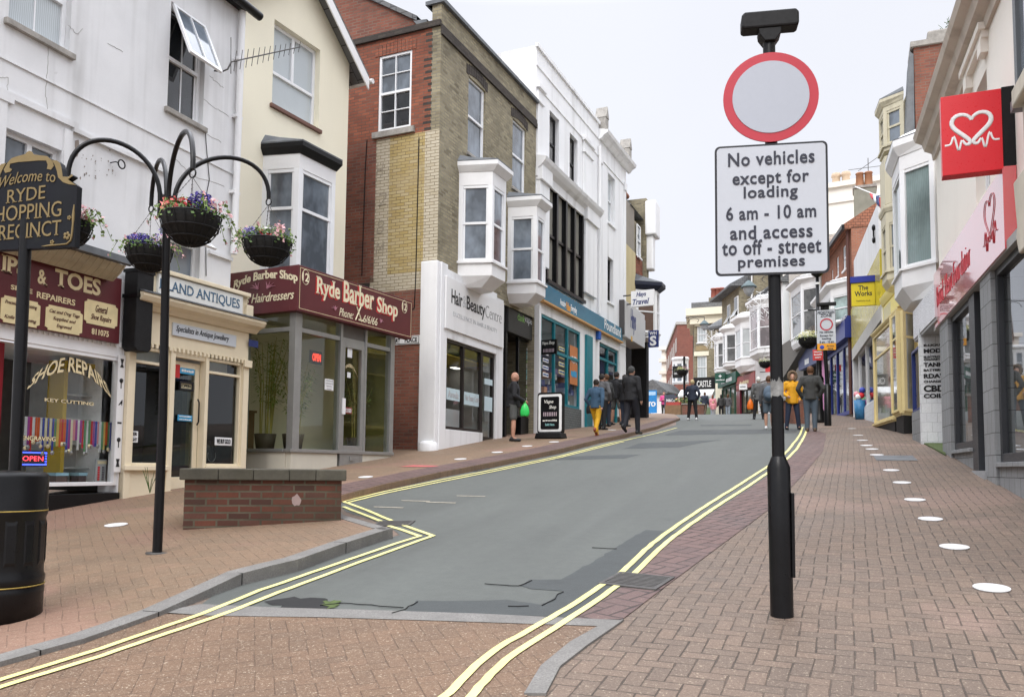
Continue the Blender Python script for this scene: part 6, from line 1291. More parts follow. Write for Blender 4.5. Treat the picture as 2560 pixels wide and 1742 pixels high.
# projecting heart sign facing down the street
c0 = X1.W(uf1-.08, 0); f = Fr(c0.x, c0.y, 90+3, zg(c0.y)); r = f.rect((2350, 250), (2507, 428), 0)
s_ = thing('heart_sign', 'square red projecting sign with a white heart and pulse line', 'sign', f)
m = MB(); m.box(r[0], r[1], -.08, .12, r[2], r[3]); m.build('panel', m_bhf2, s_, bevel=.006)
A_, B_ = heart((r[0]+r[1])/2, (r[2]+r[3])/2+.02, (r[1]-r[0])*.36)
def taper_(L): n = len(L); return [.013 if i < n*.45 else .013+.016*math.sin(PI*min(1, (i-n*.45)/(n*.55)*.85+.1)) for i in range(n)]
m = MB()
for L in (A_, B_): m.tube([(a, -.082, z) for a, z in L], taper_(L), 6)
m.v = [(a, -.08+(b+.08)*.25, c) for a, b, c in m.v]; m.build('heart_emblem', m_wh, s_)
m = MB(); m.box(r[1]+.004, r[1]+.17, -.06, .1, r[2]+.05, r[3]+.02); m.build('mounting_box', m_black, s_)
gr = sheet('artificial_grass', gp([(2306, 1108), (2335, 1100), (2362, 1103), (2364, 1140), (2340, 1126)]), m_moss, .03, kind=None, skirt=.04); tag(gr, 'small green turf patch at the foot of the white tiled wall', 'turf')
# ------------------------------------------------------------------ white vape building: tiled return wall, fascia, big bay
V2 = Fr(2.2, 21.6, 178); V2.z0 = zg(20)
t = thing('tiled_vape_shop', 'white tiled vape shop with a white oriel bay beside the red fascia', 'shop', V2)
p = G(2304, 1110); TW = Fr(p.x, p.y, 92, p.z); tz = TW.z(2300, 857)
L_ = TW.u(2362, 1100)+.5
uA = -1.2; uE = V2.u(2343, 500, .05)
def loc(fr, pt): q = Vector((pt.x, pt.y))-fr.a; return q.dot(fr.d), q.dot(fr.n)
q0 = loc(V2, TW.W(0, 0)); q1 = loc(V2, TW.W(L_, 0))
m = MB(); m.obox(q0, q1, 0, (Vector(q1)-Vector(q0)).length, -.25, 0, p.z-.4, tz+.3); m.build('tiled_wall', m_tilew, t)
m = MB(); m.box(q0[0]-1.5, q0[0]-.05, q0[1]+.02, q0[1]+.3, p.z-.2, p.z+.75); m.build('stall_riser', m_tileg, t); shopwin(V2, t, (q0[0]-1.5, q0[0]-.05, p.z+.75, tz), m_navy, q0[1]+.1, fw_=.06, gl=m_glassd)
m = MB(); m.box(-1.5, uE, .05, 4, V2.z(2290, 700), V2.z(2290, 325, -.35)); m.build('wall', m_ccol, t)
fz0, fz1 = V2.z(2284, 855, -.25), V2.z(2284, 785, -.25)
m = MB(); m.box(V2.u(2283, 820, -.3), V2.u(2337, 780, -.3), -.3, .2, fz0, fz1); m.build('fascia_box', paint('white_reflective_fascia', (.66, .67, .70), .25, .1, 2, streak=.2), t)
m = MB(); m.box(V2.u(2283, 820, -.3), V2.u(2337, 780, -.3), -.28, .5, fz0-.06, fz0-.003); m.build('soffit', m_alu, t)
bd = .58; u1 = V2.u(2343, 520, .05); zz = lambda y: V2.z(2290, y, -.35)
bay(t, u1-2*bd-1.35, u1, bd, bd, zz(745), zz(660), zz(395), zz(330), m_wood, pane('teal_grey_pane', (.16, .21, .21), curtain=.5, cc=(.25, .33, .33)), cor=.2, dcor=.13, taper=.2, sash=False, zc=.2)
ZT = p.z
lines = [('E-LIQUIDS', 863, 6), ('MODS', 877, 11), ('ELECTRONIC', 892, 5), ('CIGARETTES', 898.5, 5), ('TANKS', 911.5, 11), ('BATTERIES', 925, 6), ('RDA\'S', 939.5, 12), ('CHARGERS', 953.5, 6), ('CBD', 971, 17), ('COILS', 989.5, 11)]
wsc = {'E-LIQUIDS': 62, 'MODS': 53, 'ELECTRONIC': 58, 'CIGARETTES': 58, 'TANKS': 57, 'BATTERIES': 56, "RDA'S": 54, 'CHARGERS': 57, 'CBD': 54, 'COILS': 58}
for tx, y, h in lines:
    a = TW.u(2309, y); b = TW.u(2309+wsc[tx], y); zc = TW.z(2330, y); hh = h*depth((p.x, p.y, zc))/FPX/2
    m = MB(); txt(m, tx, a, b, zc-hh, zc+hh, -.008, weight=.05); o = m.build('wall_lettering', m_blk, None, TW); tag(o, 'black %s lettering on the white tiled wall' % tx.lower().replace("'", ''), 'lettering', 'product words on the tiled wall')
# ------------------------------------------------------------------ pale yellow shop and its grimy oriel
Y1 = Fr(1.93, 28.5, 175); Y1.z0 = zg(26); R = Y1.rect
t = thing('yellow_shop', 'pale yellow shop front with two canted windows under a grimy cream oriel', 'shop', Y1)
zf0, zf1 = Y1.z(2209, 850), Y1.z(2212, 765)
uE = Y1.u(2284, 900)
m = MB(); m.box(-.2, uE+.6, 0, .3, zf0, zf1); m.build('fascia', m_yel, t); m = MB(); m.prism([(.05, zf1), (-.02, zf1+.05), (-.08, zf1+.2), (-.1, zf1+.3), (.1, zf1+.4)], -.2, uE+.3, 'yz'); m.build('cornice', m_yel, t)
m = MB(); m.box(-.1, 1.2, -.0, .05, zf0+.1, zf1-.05); m.build('sign_board', plain('cream_blank_board', (.78, .72, .46)), t)
m = MB(); m.box(-.2, .15, .0, .25, zg(28.5)-.4, zf0); m.box(uE+.2, uE+.6, -.02, .3, zg(22)-.5, zf0); m.build('pilaster', m_ysh, t)
c1 = Y1.u(2247, 1000, -.4)
for ua, ub in ((.2, c1-.1), (c1+.25, uE+.25)):
    g = Y1.gz(ub); zs = (Y1.z(2225, 1050, -.35) if ua < 1 else Y1.z(2262, 1025, -.45))
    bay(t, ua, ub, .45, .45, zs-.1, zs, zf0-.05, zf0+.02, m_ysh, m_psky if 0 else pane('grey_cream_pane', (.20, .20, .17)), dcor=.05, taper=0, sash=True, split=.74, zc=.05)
    P_ = [(ua+.03, 0), (ua+.45, -.42), (ub-.45, -.42), (ub-.03, 0)]; m = MB(); m.prism(P_[::-1], g-.5, zs-.1, 'xy'); m.build('stall_riser', m_blackm, t)
zt = Y1.z(2228, 190, -.4)
m = MB(); m.box(-.4, 4.5, .12, 4, zf1+.3, zt-.2); m.build('wall', m_grime, t)
zz = lambda y: Y1.z(2240, y, -.3)
b0, b1 = 2.25, 3.95
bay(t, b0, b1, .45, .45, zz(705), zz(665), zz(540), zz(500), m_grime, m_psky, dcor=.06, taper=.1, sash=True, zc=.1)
m = MB(); P_ = [(b0, 0), (b0+.45, -.45), (b1-.45, -.45), (b1, 0)]; m.prism(P_[::-1], zz(500)+.12, zz(330)-.3, 'xy'); m.build('oriel_panel', m_grime, t)
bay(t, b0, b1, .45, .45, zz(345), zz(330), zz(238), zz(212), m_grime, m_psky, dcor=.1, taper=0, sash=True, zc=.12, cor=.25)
# chimney stack with weeds behind it
tc_ = thing('brick_chimney', 'tall dark brick chimney stack rising behind the white bay cornice', 'chimney', Fr(2.0, 25.5, 90, zg(25)))
f = Fr(2.6, 23.5, 92, 0); r = f.rect((2284, 120), (2384, 330), 0); tc_.location = (f.a.x, f.a.y, 0); tc_.rotation_euler = (0, 0, f.rot)
m = MB(); m.box(r[0], r[1], 0, 1.0, r[2]-3.5, r[3]); m.build('stack', m_redsoot, tc_); m = MB(); m.box(r[0]-.08, r[1]+.08, -.08, 1.08, r[3], r[3]+.14); m.build('cap', m_sill, tc_); m = MB(); m.box(r[0]+.35, r[0]+.95, .2, .7, r[3]+.14, r[3]+.5); m.build('pot_base', m_sill, tc_, bevel=.05)
m = MB(); m.prism([(r[0]-.45, r[2]-3), (r[0]-.05, r[2]-3), (r[0]-.01, r[3]-.2), (r[0]-.1, r[3]-.1)], -.05, 1.2); m.build('slate_cheek', m_lead, tc_)
wd = thing('chimney_weed', 'straggling weed growing on top of the dark brick chimney', 'plant', Fr(f.W(r[0]+.95, .4).x, f.W(r[0]+.95, .4).y, 90, r[3]+.3)); rw = random.Random(4); m = MB(); st = MB()
for k in range(26):
    a = rw.uniform(0, 2*PI); e = Vector((rw.uniform(.1, .4)*math.cos(a), rw.uniform(.1, .4)*math.sin(a), r[3]+.14+rw.uniform(.15, .65))); b = Vector((0, 0, r[3]+.13)); st.tube([b, b.lerp(e, .5)+Vector((0, 0, .1)), e], .006, 4)
    for j in range(8): c = b.lerp(e, rw.uniform(.4, 1.05)); d = Vector((rw.uniform(-1, 1), rw.uniform(-1, 1), rw.uniform(-.5, .5)))*.05; n_ = Vector((-d.y, d.x, .02))*.4; m.add([c, c+d*.5+n_, c+d, c+d*.5-n_], [(0, 1, 2, 3)])
st.build('stem', m_green, wd); m.build('foliage', m_green, wd)
# ------------------------------------------------------------------ book shop with yellow fascia and white gable
p0 = Y1.W(-.25, .05); B2 = Fr(p0.x-.55, p0.y+10.8, 177.1); B2.z0 = zg(34); R = B2.rect
t = thing('book_shop', 'white gabled shop with a sloping white stall riser and yellow glossy fascia', 'shop', B2)
uE = loc(B2, Y1.W(-.22, 0))[0]
gf0, gf1 = B2.z(2136, 873), B2.z(2136, 768)
za, zb = B2.z(2136, 640), B2.z(2197, 490)
m = MB(); ul, ur = B2.u(2131, 640), uE; m.prism([(ul, gf1), (ur, gf1), (ur, zb+.5), (B2.u(2195, 490), zb), (ul, za)], .05, 5); m.build('gable_wall', paint('white_render_wall', (.76, .77, .78), .6, .06, 1, streak=.3), t)
m = MB(); m.box(ul-.1, ur+.0, -.1, .2, gf0, gf1); m.build('fascia_box', paint('yellow_gloss_fascia', (.60, .50, .05), .15, .12, .7, spec=.7), t)
m = MB(); m.box(ul, ur, -.1, .2, gf0-.5, gf0-.002); m.build('soffit', m_pale, t)
zs = B2.z(2206, 988); zs2 = B2.z(2160, 1020)
m = MB(); g0, g1 = B2.gz(2.2), B2.gz(uE); m.add([(2.2,-.05,g0-.4),(uE,-.05,g1-.4),(uE,-.05,zs),(2.2,-.05,zs),(2.2,.2,g0-.4),(uE,.2,g1-.4),(uE,.2,zs),(2.2,.2,zs)], [(0,1,2,3),(3,2,6,7),(1,5,6,2),(0,3,7,4)]); m.build('stall_riser', m_tilew, t)
shopwin(B2, t, (2.2, uE-.05, zs, gf0-.45), m_white2, .05, n=3, fw_=.06); m = MB(); m.box(uE-.12, uE+.02, -.08, .2, g1-.3, gf0); m.box(.3, .6, -.08, .2, g0-.2, gf0); m.build('pilaster', m_white, t)
room(t, .6, uE, B2.gz(0), gf0-.4, 4, m_dim, plain('yellow_display_wall', (.55, .42, .04)), .25)
m = MB(); u, z = B2.px(2184, 585); m.ball((u, .0, z+.22), .1, .06, .12); m.ball((u, 0, z-.22), .1, .06, .12); m.tube([(u, .0, z-.2), (u, 0, z+.2)], .03, 6); m.build('wall_tie', m_black, t)
pipe(t, [(uE-.25, -.03, zb-.4), (uE-.25, -.03, gf1)], m_white2, .06)
f = Fr(B2.W(uE-1.5, 0).x, B2.W(uE-1.5, 0).y, 94, zg(30)); r = f.rect((2128, 710), (2188, 763), 0); m_wy = paint('bright_yellow_sign', (.68, .55, .015), .4, .05)
s_ = board('projecting_sign', 'bright yellow projecting sign with black book shop lettering and blue top', 'sign', f, r, -.07, .07, m_wy, [('The', r[0]+.3*(r[1]-r[0]), r[0]+.72*(r[1]-r[0]), r[2]+.68*(r[3]-r[2]), r[2]+.88*(r[3]-r[2]), m_blk, dict(weight=.02)), ('Works', r[0]+.14*(r[1]-r[0]), r[0]+.88*(r[1]-r[0]), r[2]+.42*(r[3]-r[2]), r[2]+.64*(r[3]-r[2]), m_blk, dict(weight=.02)), ('TheWorks.co.uk', r[0]+.2*(r[1]-r[0]), r[0]+.8*(r[1]-r[0]), r[2]+.18*(r[3]-r[2]), r[2]+.25*(r[3]-r[2]), m_blk, dict(weight=0))])
m = MB(); m.box(r[0]-.03, r[1]+.25, -.12, .12, r[3]+.01, r[3]+.22); m.build('lamp_housing', plain('royal_blue_case', (.015, .03, .30)), s_); m = MB(); m.box(r[1]+.14, r[1]+.2, -.02, .02, r[2]-.4, r[3]+.4); m.build('mount', m_wy, s_)
bk = [('bucket', 'blue tub of bright inflatables outside the book shop', (2170, 1046), (.05, .3, .6), .32, .5), ('bucket', 'slim printed bin of toys outside the book shop door', (2150, 1048), (.06, .25, .5), .22, .75)]
for nm, lb, px_, cc, rr_, hh in bk:
    p = G(*px_); q = thing('toy_bin', lb, 'bin', spot(p)); m = MB(); m.lathe([(0, 0), (rr_*.8, 0), (rr_, hh), (rr_*.9, hh), (0, hh-.05)], (0, 0, p.z), 14); m.build('tub', paint('tub_%s' % lb[:4], cc, .4, .3, 8), q)
    for k in range(7): a = rw.uniform(0, 6); m = MB(); m.ball((rr_*.5*math.cos(a), rr_*.5*math.sin(a), p.z+hh+rw.uniform(.05, .4)), .12); m.build('toy', rm[k], q)
# ------------------------------------------------------------------ red brick house, blue shop and farther shops
p0 = B2.W(0, 0); q0 = Vector((.15, 47.3)); dv = Vector((p0.x, p0.y))-q0; D1 = Fr(q0.x, q0.y, math.degrees(math.atan2(dv.x, dv.y))); D1.z0 = zg(44); LD = dv.length
t = thing('red_brick_house', 'red brick house with dark eaves and a white bay over the dark blue shop', 'house', D1)
R = D1.rect
ze = D1.z(2100, 605); ul = D1.u(2074, 640); zsf = D1.z(2110, 792)
wn = [(D1.u(x0, 660), D1.u(x1, 660), D1.z(x0, y1), D1.z(x0, y0)) for x0, x1, y0, y1 in ((2078, 2082, 676, 730), (2091, 2097, 645, 695), (2107, 2115, 618, 680))]
m = MB(); m.wall(0, LD, zsf, ze, wn, 0, .12); m.add([(LD,0,zsf),(LD,5,zsf),(LD,5,ze),(LD,0,ze)], [(0,1,2,3)]); m.build('wall', brick('orange_red_brick', (.28, .10, .06), (.36, .14, .08), (.3, .25, .2), stain=.3), t)
for w_ in wn: window(D1, t, w_, m_pcur, .12, 'sash', sill=True)
m = MB(); m.prism([(-.35, ze-.1), (-.35, ze+.1), (3.5, ze+2.6), (7, ze)], -.5, LD, 'yz'); m.build('roof', m_tile, t); m = MB(); m.box(-.5, LD+.1, -.42, -.3, ze-.12, ze+.08); m.build('gutter', m_black, t); pipe(t, [(LD-.3, -.1, ze), (LD-.3, -.1, zg(41))], plain('brown_pipe', (.10, .04, .03)), .07)
b0, b1 = D1.u(2066, 800), D1.u(2126, 760); zz = lambda y: D1.z(2095, y, -.5)
bay(t, b0, b1, .7, .8, zz(806), zz(800), zz(735), zz(705), m_wood, m_pgrn, cor=.15, dcor=.2, taper=0, front=2, zc=.18)
m = MB(); m.box(-.1, LD, -.35, .2, D1.z(2110, 860), D1.z(2110, 808)); m.build('blue_fascia', paint('deep_blue_fascia', (.02, .035, .22), .35, .1, 2), t)
m = MB(); txt(m, 'BETFRED', D1.u(2088, 818, -.36), D1.u(2117, 818, -.36), D1.z(2100, 808, -.36), D1.z(2100, 800, -.36), -.37); m.build('lettering', m_wh, t)
shopwin(D1, t, (.8, LD-.4, zg(44)-.2, D1.z(2110, 862)), paint('deep_blue_fascia', (.02, .035, .22)), .0, n=4, gl=m_glassd, fw_=.18); m = MB(); m.box(0, LD, 1.5, 1.6, zg(44)-.5, zsf); m.build('back_wall', plain('blue_room', (.02, .03, .12)), t)
m = MB(); a = D1.u(2050, 960); m.box(.0, .8, -.06, .2, zg(47)-.3, D1.z(2060, 850)); m.build('pink_pilaster', plain('candy_pink_paint', (.62, .25, .45)), t)
ch = thing('grey_chimney', 'grey rendered chimney with two orange pots beyond the red brick house', 'chimney', D1); f = Fr(1.6, 47.0, 92, 0); ch.location = (f.a.x, f.a.y, 0); ch.rotation_euler = (0, 0, f.rot); r = f.rect((2134, 472), (2192, 560), 0)
m = MB(); m.box(r[0], r[1], 0, 1.2, r[2]-2.5, r[3]); m.build('stack', paint('mossy_grey_render', (.27, .27, .22), .8, .2, 2, streak=.6, dirt=(.12, .13, .07)), ch); m = MB(); m.box(r[0]-.05, r[1]+.05, -.05, 1.25, r[3], r[3]+.14); m.build('cap', m_sill, ch)
for x in (2150, 2172): u, z = f.px(x, 460); m = MB(); m.lathe([(.22, 0), (.19, .75), (.23, .78), (.2, .84), (.1, .84)], (u, .5, r[3]+.14), 12); m.build('chimney_pot', plain('terracotta', (.40, .19, .10)), ch)
an = thing('far_aerial', 'thin television aerial above the orange chimney pots', 'aerial', Fr(f.W(*f.px(2172, 450)[:1], .9).x, f.W(f.px(2172, 450)[0], .9).y, 90, r[3])); m = MB(); m.tube([(0, 0, r[3]), (0, 0, r[3]+1.9)], .02, 5); m.build('mast', m_iron, an); m = MB(); m.tube([(-1.0, 0, r[3]+1.35), (1, 0, r[3]+1.4)], .015, 4); m.tube([(-.5, .2, r[3]+1.3), (.6, -.2, r[3]+1.9)], .015, 4); m.build('boom', m_iron, an)
cf = Fr(-1.5, 62, 100, zg(62)); t = thing('far_cream_building', 'large plain cream building standing behind the red brick house', 'building', cf); r = cf.rect((1990, 485), (2140, 700)); m = MB(); m.box(r[0]-1, r[1]+6, 0, 8, zg(62)-1, r[3]); m.build('wall', m_ccol, t); m = MB(); m.box(r[0]-1.2, r[1]+6.2, -.25, 8, r[3], r[3]+.35); m.box(r[0]-1.2, r[1]+6.2, -.12, 0, r[3]-1.1, r[3]-.95); m.box(r[0]-1, r[1]+6, -.06, 0, r[3]-3.3, r[3]-3.2); m.build('cornice', m_ccol, t)
for k in range(2): m = MB(); u = cf.u(2085+k*25, 480); m.lathe([(.3, 0), (.26, .7), (.34, .75), (.3, 1.0), (.1, 1.0)], (u, 1, r[3]+.35), 12); m.build('chimney_pot', plain('pale_terracotta', (.55, .42, .3)), t)
# flag on the yellow oriel
fp = AT(2138, 467, 26.5); fq = AT(2212, 497, 24.5); fl = thing('flag', 'furled red white and blue flag on a slanting pole from the grimy oriel', 'flag', Fr(fq.x, fq.y, 90, fq.z)); o_ = Vector((fq.x, fq.y, 0)); A_ = fp-o_; B_ = fq-o_
m = MB(); m.tube([A_, B_, B_+(B_-A_)*.35], .02, 6); m.build('pole', m_white2, fl)
for k, mt in enumerate((m_bhf2, m_wh, m_navy, m_bhf2, m_navy)):
    m = MB(); a = A_.lerp(B_, .55+.12*k); b = A_.lerp(B_, .55+.12*(k+1)); m.tube([a+Vector((0, 0, -.02)), a.lerp(b, .5)+Vector((.0, 0, -.1-.05*k)), b+Vector((0, 0, -.12-.05*k))], [.04+.015*k, .06+.02*k, .06+.015*k], 8); m.build('cloth', mt, fl)
# ------------------------------------------------------------------ far row on the right, bending into the street
def seg(a, b):                               # facade frame from far point a to near point b
    d = Vector(b)-Vector(a); f = Fr(a[0], a[1], math.degrees(math.atan2(d.x, d.y)), zg((a[1]+b[1])/2)); return f, d.length
F2, L2 = seg((-1.75, 54.2), (.1, 47.35))
t = thing('painted_brick_building', 'pale painted brick building with a white oriel over a dark passage', 'building', F2)
z1 = F2.z(2000, 690); zo = F2.z(1990, 890)
m = MB(); m.wall(0, L2, zo-.5, z1+1.2, [], 0, .1, 6); m.build('wall', m_pbrick, t)
m = MB(); m.prism([(-.5, zo-1.4), (L2, zo+.6), (L2, zo+.9), (-.5, zo+.9)], -.5, .0); m.build('sloping_soffit', m_dim, t)
b0, b1 = F2.u(1985, 780, -.4), F2.u(2040, 760, -.4); zz = lambda y: F2.z(2010, y, -.5)
bay(t, max(.3, b0), min(L2-.1, b1+1), .8, .9, zz(865), zz(838), zz(728), zz(705), m_wood, m_pmid, dcor=.25, taper=.1, zc=.2, cor=.1)
m = MB(); a = F2.u(1955, 760); m.box(-2.2, 0, .4, .5, F2.z(1965, 850), F2.z(1965, 720)); m.build('dark_window', m_pgrn, t); m = MB(); m.box(-2.3, .1, .3, 1, F2.z(1965, 722), F2.z(1965, 715)); m.box(-2.3, .1, .3, 1, F2.z(1965, 880), F2.z(1965, 850)); m.build('window_frame', m_blackm, t)
m = MB(); m.box(F2.u(1996, 900, -.2), L2-.1, -.2, .1, F2.z(2010, 925), F2.z(2010, 872)); m.build('navy_fascia', paint('dusty_navy_fascia', (.09, .11, .22), .5, .1, 1), t); m = MB(); m.box(F2.u(2012, 900, -.2), F2.u(2022, 900, -.2), -.21, -.2, F2.z(2010, 918), F2.z(2010, 905)); m.build('lettering', m_wh, t)
m = MB(); m.box(0, L2, .8, 1, zg(51)-.5, zo); m.build('back_wall', m_dark, t)
F3, L3 = seg((-6.2, 66), (-1.75, 54.2))
def unit(nm, lb, cat, px0, px1, ytop, mat, zoff=0):
    t = thing(nm, lb, cat, F3); a, b = F3.u(px0, 900), F3.u(px1, 900); z1 = F3.z(px1, ytop); m = MB(); m.wall(a, b, zg(60)-1, z1, [], 0, .1, 6); m.build('wall', mat, t); return t, a, b, z1
# white unit with frilly cornice nearest
t, a, b, z1 = unit('white_bay_house', 'white bay fronted house with snowflake light beside the tall brick house', 'house', 1895, 1958, 704, m_white2)
zz = lambda y: F3.z(1925, y, -.5)
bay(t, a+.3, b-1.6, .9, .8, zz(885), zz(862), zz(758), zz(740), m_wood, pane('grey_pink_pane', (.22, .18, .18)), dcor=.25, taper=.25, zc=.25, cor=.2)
m = MB(); m.prism([(.2, z1), (-.4, z1), (-.4, z1+.1), (3, z1+2.2), (6, z1)], a-.2, b+.2, 'yz'); m.build('roof', m_slate, t)
m = MB(); m.box(a, b, -.2, .1, F3.z(1920, 950), F3.z(1920, 892)); m.build('fascia', paint('pale_shop_fascia', (.6, .58, .56), .4, .1), t); shopwin(F3, t, (a+.2, b-.2, zg(57)+.5, F3.z(1920, 952)), m_white2, -.02, n=4, gl=m_glassd); m = MB(); m.add([(a, .0-.01+.3, zg(58)-1), (b, .29, zg(58)-1), (b, .29, F3.z(1920, 952)), (a, .29, F3.z(1920, 952))], [(0, 1, 2, 3)]); m.build('back_wall', m_dim, t)
# low white bay unit over the maroon shop
t, a, b, z1 = unit('maroon_shop_house', 'low bay fronted house over the red and maroon shop front', 'house', 1848, 1895, 786, m_stock)
m = MB(); m.prism([(.1, z1), (-.2, z1), (-.2, z1+.1), (2, z1+.9), (5, z1)], a, b, 'yz'); m.build('roof', m_lead, t)
zz = lambda y: F3.z(1875, y, -.5)
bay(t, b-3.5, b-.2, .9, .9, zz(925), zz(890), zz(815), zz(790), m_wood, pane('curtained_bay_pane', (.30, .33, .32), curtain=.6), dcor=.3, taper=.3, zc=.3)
m = MB(); m.box(a, b, -.25, .1, F3.z(1890, 965), F3.z(1890, 930)); m.build('red_fascia', paint('brick_red_fascia', (.30, .06, .05), .4, .15, 2), t); m = MB(); txt(m, '~t', a+1, b-1.5, F3.z(1890, 955), F3.z(1890, 942), -.26, serif=True); m.build('lettering', m_ltr, t)
shopwin(F3, t, (a+.8, b-.2, zg(60)+.4, F3.z(1890, 967)), m_blackm, -.02, n=3, gl=m_glassd); m = MB(); m.box(a-.1, a+.8, -.2, .1, zg(61)-.5, F3.z(1880, 930)); m.build('maroon_pilaster', paint('maroon_gloss', (.16, .015, .03), .3, .1), t); m = MB(); m.add([(a, .29, zg(60)-1), (b, .29, zg(60)-1), (b, .29, F3.z(1890, 967)), (a, .29, F3.z(1890, 967))], [(0, 1, 2, 3)]); m.build('back_wall', m_dark, t)
# tall brick house with twin bays over the green shop
t, a, b, z1 = unit('tall_brick_house', 'tall yellow brick house with deep eaves over twin white bays and the green shop', 'house', 1806, 1850, 714, m_stock)
m = MB(); m.prism([(.2, z1), (-.8, z1-.05), (-.8, z1+.12), (3, z1+2.2), (6, z1)], a-.9, b+.3, 'yz'); m.build('roof', m_slate, t)
m = MB(); m.box(b+.3, b+1.2, .8, 2.2, z1-3, z1+2.4); m.build('chimney', m_stock, t); pipe(t, [(b+.9, .7, z1+2), (b+.9, .7, z1-2)], m_white2, .06)
for x0, x1, y0, y1 in ((1820, 1825, 765, 815), (1838, 1845, 745, 800)):
    u0, u1 = F3.u(x0, 780), F3.u(x1, 780); z0_, z1_ = F3.z(x0, y1), F3.z(x0, y0); m = MB(); m.box(u0, u1+.2, -.08, .02, z0_, z1_); w_ = m.build('window', m_upvc, t); m = MB(); m.box(u0+.1, u1+.1, -.1, -.08, z0_+.1, z1_-.1); m.build('pane', m_pdark, w_)
    open_vent(t, (u0, u1+.2, z0_, (z0_+z1_)/2), 0, 30)
zz = lambda y: F3.z(1830, y, -.5)
for k in range(2): w_ = (b-a)/2-.25; bay(t, a+.15+k*(w_+.3), a+.15+k*(w_+.3)+w_, .9, .8, zz(925-4*k), zz(908-4*k), zz(842-8*k), zz(828-8*k), m_wood, m_pmid, dcor=.25, taper=.25, zc=.25)
m = MB(); m.box(a-.2, b, -.35, .1, F3.z(1830, 962), F3.z(1830, 936)); m.build('green_fascia', paint('bottle_green_fascia', (.02, .09, .06), .3, .1), t); m = MB(); txt(m, '~r', a+1, b-1, F3.z(1830, 957), F3.z(1830, 945), -.36); m.build('lettering', m_wh, t)
shopwin(F3, t, (a, b-.1, zg(64)+.3, F3.z(1830, 964)), paint('bottle_green_frame', (.02, .09, .06)), -.02, n=4, gl=m_glassd, fw_=.12); m = MB(); m.add([(a, .29, zg(64)-1), (b, .29, zg(64)-1), (b, .29, F3.z(1830, 964)), (a, .29, F3.z(1830, 964))], [(0, 1, 2, 3)]); m.build('back_wall', m_dark, t)
c = AT(1801, 944, 66); f = Fr(c.x, c.y, 100, zg(c.y)); blade('green_cross_sign', 'dark green projecting sign on the far green shop', c, 100, .85, c.z-.42, c.z+.38, paint('bottle_green_fascia', (.02, .09, .06)), [('+', -.12, .12, c.z+.0, c.z+.24, m_wh, dict(weight=.05)), ('~c', -.35, .35, c.z-.25, c.z-.12, m_wh, {})])
c = AT(1858, 967, 58); blade('white_shop_sign', 'small white projecting sign beside the maroon shop', c, 100, .55, c.z-.2, c.z+.2, m_wh, [('~h', -.2, .2, c.z-.05, c.z+.06, m_blk, {})])
c = AT(1921, 922, 52); blade('red_shop_sign', 'small red projecting sign showing beside the big pole', c, 100, .36, c.z-.2, c.z+.2, plain('bright_red_board', (.6, .05, .05)), [])
# ------------------------------------------------------------------ pub closing the street
PB = Fr(-12.9, 76, 93, zg(76)); R = PB.rect
t = thing('corner_pub', 'yellow brick pub closing the street with white sash windows and a black fascia', 'pub', PB)
x0, x1 = PB.u(1735, 900), PB.u(1825, 900); zt = PB.z(1780, 795); xl = PB.u(1708, 800)
ws = [PB.rect((1742, 816), (1767, 856)), PB.rect((1741, 890), (1767, 945))]
m = MB(); m.wall(x0-.0, x1+3, zg(76)-1, zt, ws, 0, .15); m.build('front_wall', m_stock, t)
m = MB(); vs = [(x0, 0), (xl-.3, 6.0)]; m.obox(vs[1], vs[0], 0, (Vector(vs[0])-Vector(vs[1])).length, -.3, 0, zg(76)-1, zt); m.build('side_wall', m_stock, t)
for e, z0_, z1_ in ((.35, zt, zt+.25), (.6, zt+.25, zt+.9), (.3, zt-.5, zt)):
    m = MB(); m.prism([(x0-e, -e), (x1+3, -e), (x1+3, 8), (xl-.3-e, 6.2)], z0_, z1_, 'xy'); m.build('cornice', m_cream, t)
m = MB(); m.prism([(x0-.2, -.1), (x1+3, -.1), (x1+3, 8), (xl, 6.2)], zt+.9, zt+1.5, 'xy'); m.build('roof', m_slate, t)
for w_ in ws: window(PB, t, w_, m_pcur, .15, 'sash', sill=True, bars=(2, 0), fw_=.09)
m = MB(); 
for w_ in ws: m.box(w_[0]-.2, w_[1]+.2, -.06, 0, w_[3], w_[3]+.4)
m.build('lintel', m_cream, t)
m = MB(); m.box(ws[0][0]-.1, ws[0][1]+.1, -.03, 0, ws[1][3]+.5, ws[0][2]-.3); m.build('blank_panel', plain('tan_panel', (.34, .26, .14)), t)
zf0, zf1 = PB.z(1760, 968), PB.z(1760, 952); m = MB(); m.box(x0, PB.u(1806, 960), -.3, .1, zf0-.15, zf1+.3); m.build('fascia', m_blackm, t); m = MB(); txt(m, 'CASTLE', PB.u(1742, 960, -.3), PB.u(1778, 960, -.3), zf0, zf1, -.31, serif=True); m.build('lettering', m_wh, t)
m = MB(); m.box(x0+.3, PB.u(1800, 1000), -.05, .1, zg(76)-.5, zf0-.2); m.build('shop_glazing', m_pgrn, t)
cs = MB(); a, b = PB.u(1762, 776), PB.u(1802, 776); zc = PB.z(1780, 795)+1.4; cs.box(a, b, 2, 3, zc, zc+.9); cs.build('chimney', m_stock, t)
for x in (1772, 1783, 1793): m = MB(); m.lathe([(.26, 0), (.22, .8), (.3, .85), (.25, .95), (.1, .95)], (PB.u(x, 770), 2.5, zc+.9), 10); m.build('chimney_pot', plain('brick_red_pot', (.33, .10, .07)), t)
m = MB(); d_ = (Vector(vs[0])-Vector(vs[1])).length
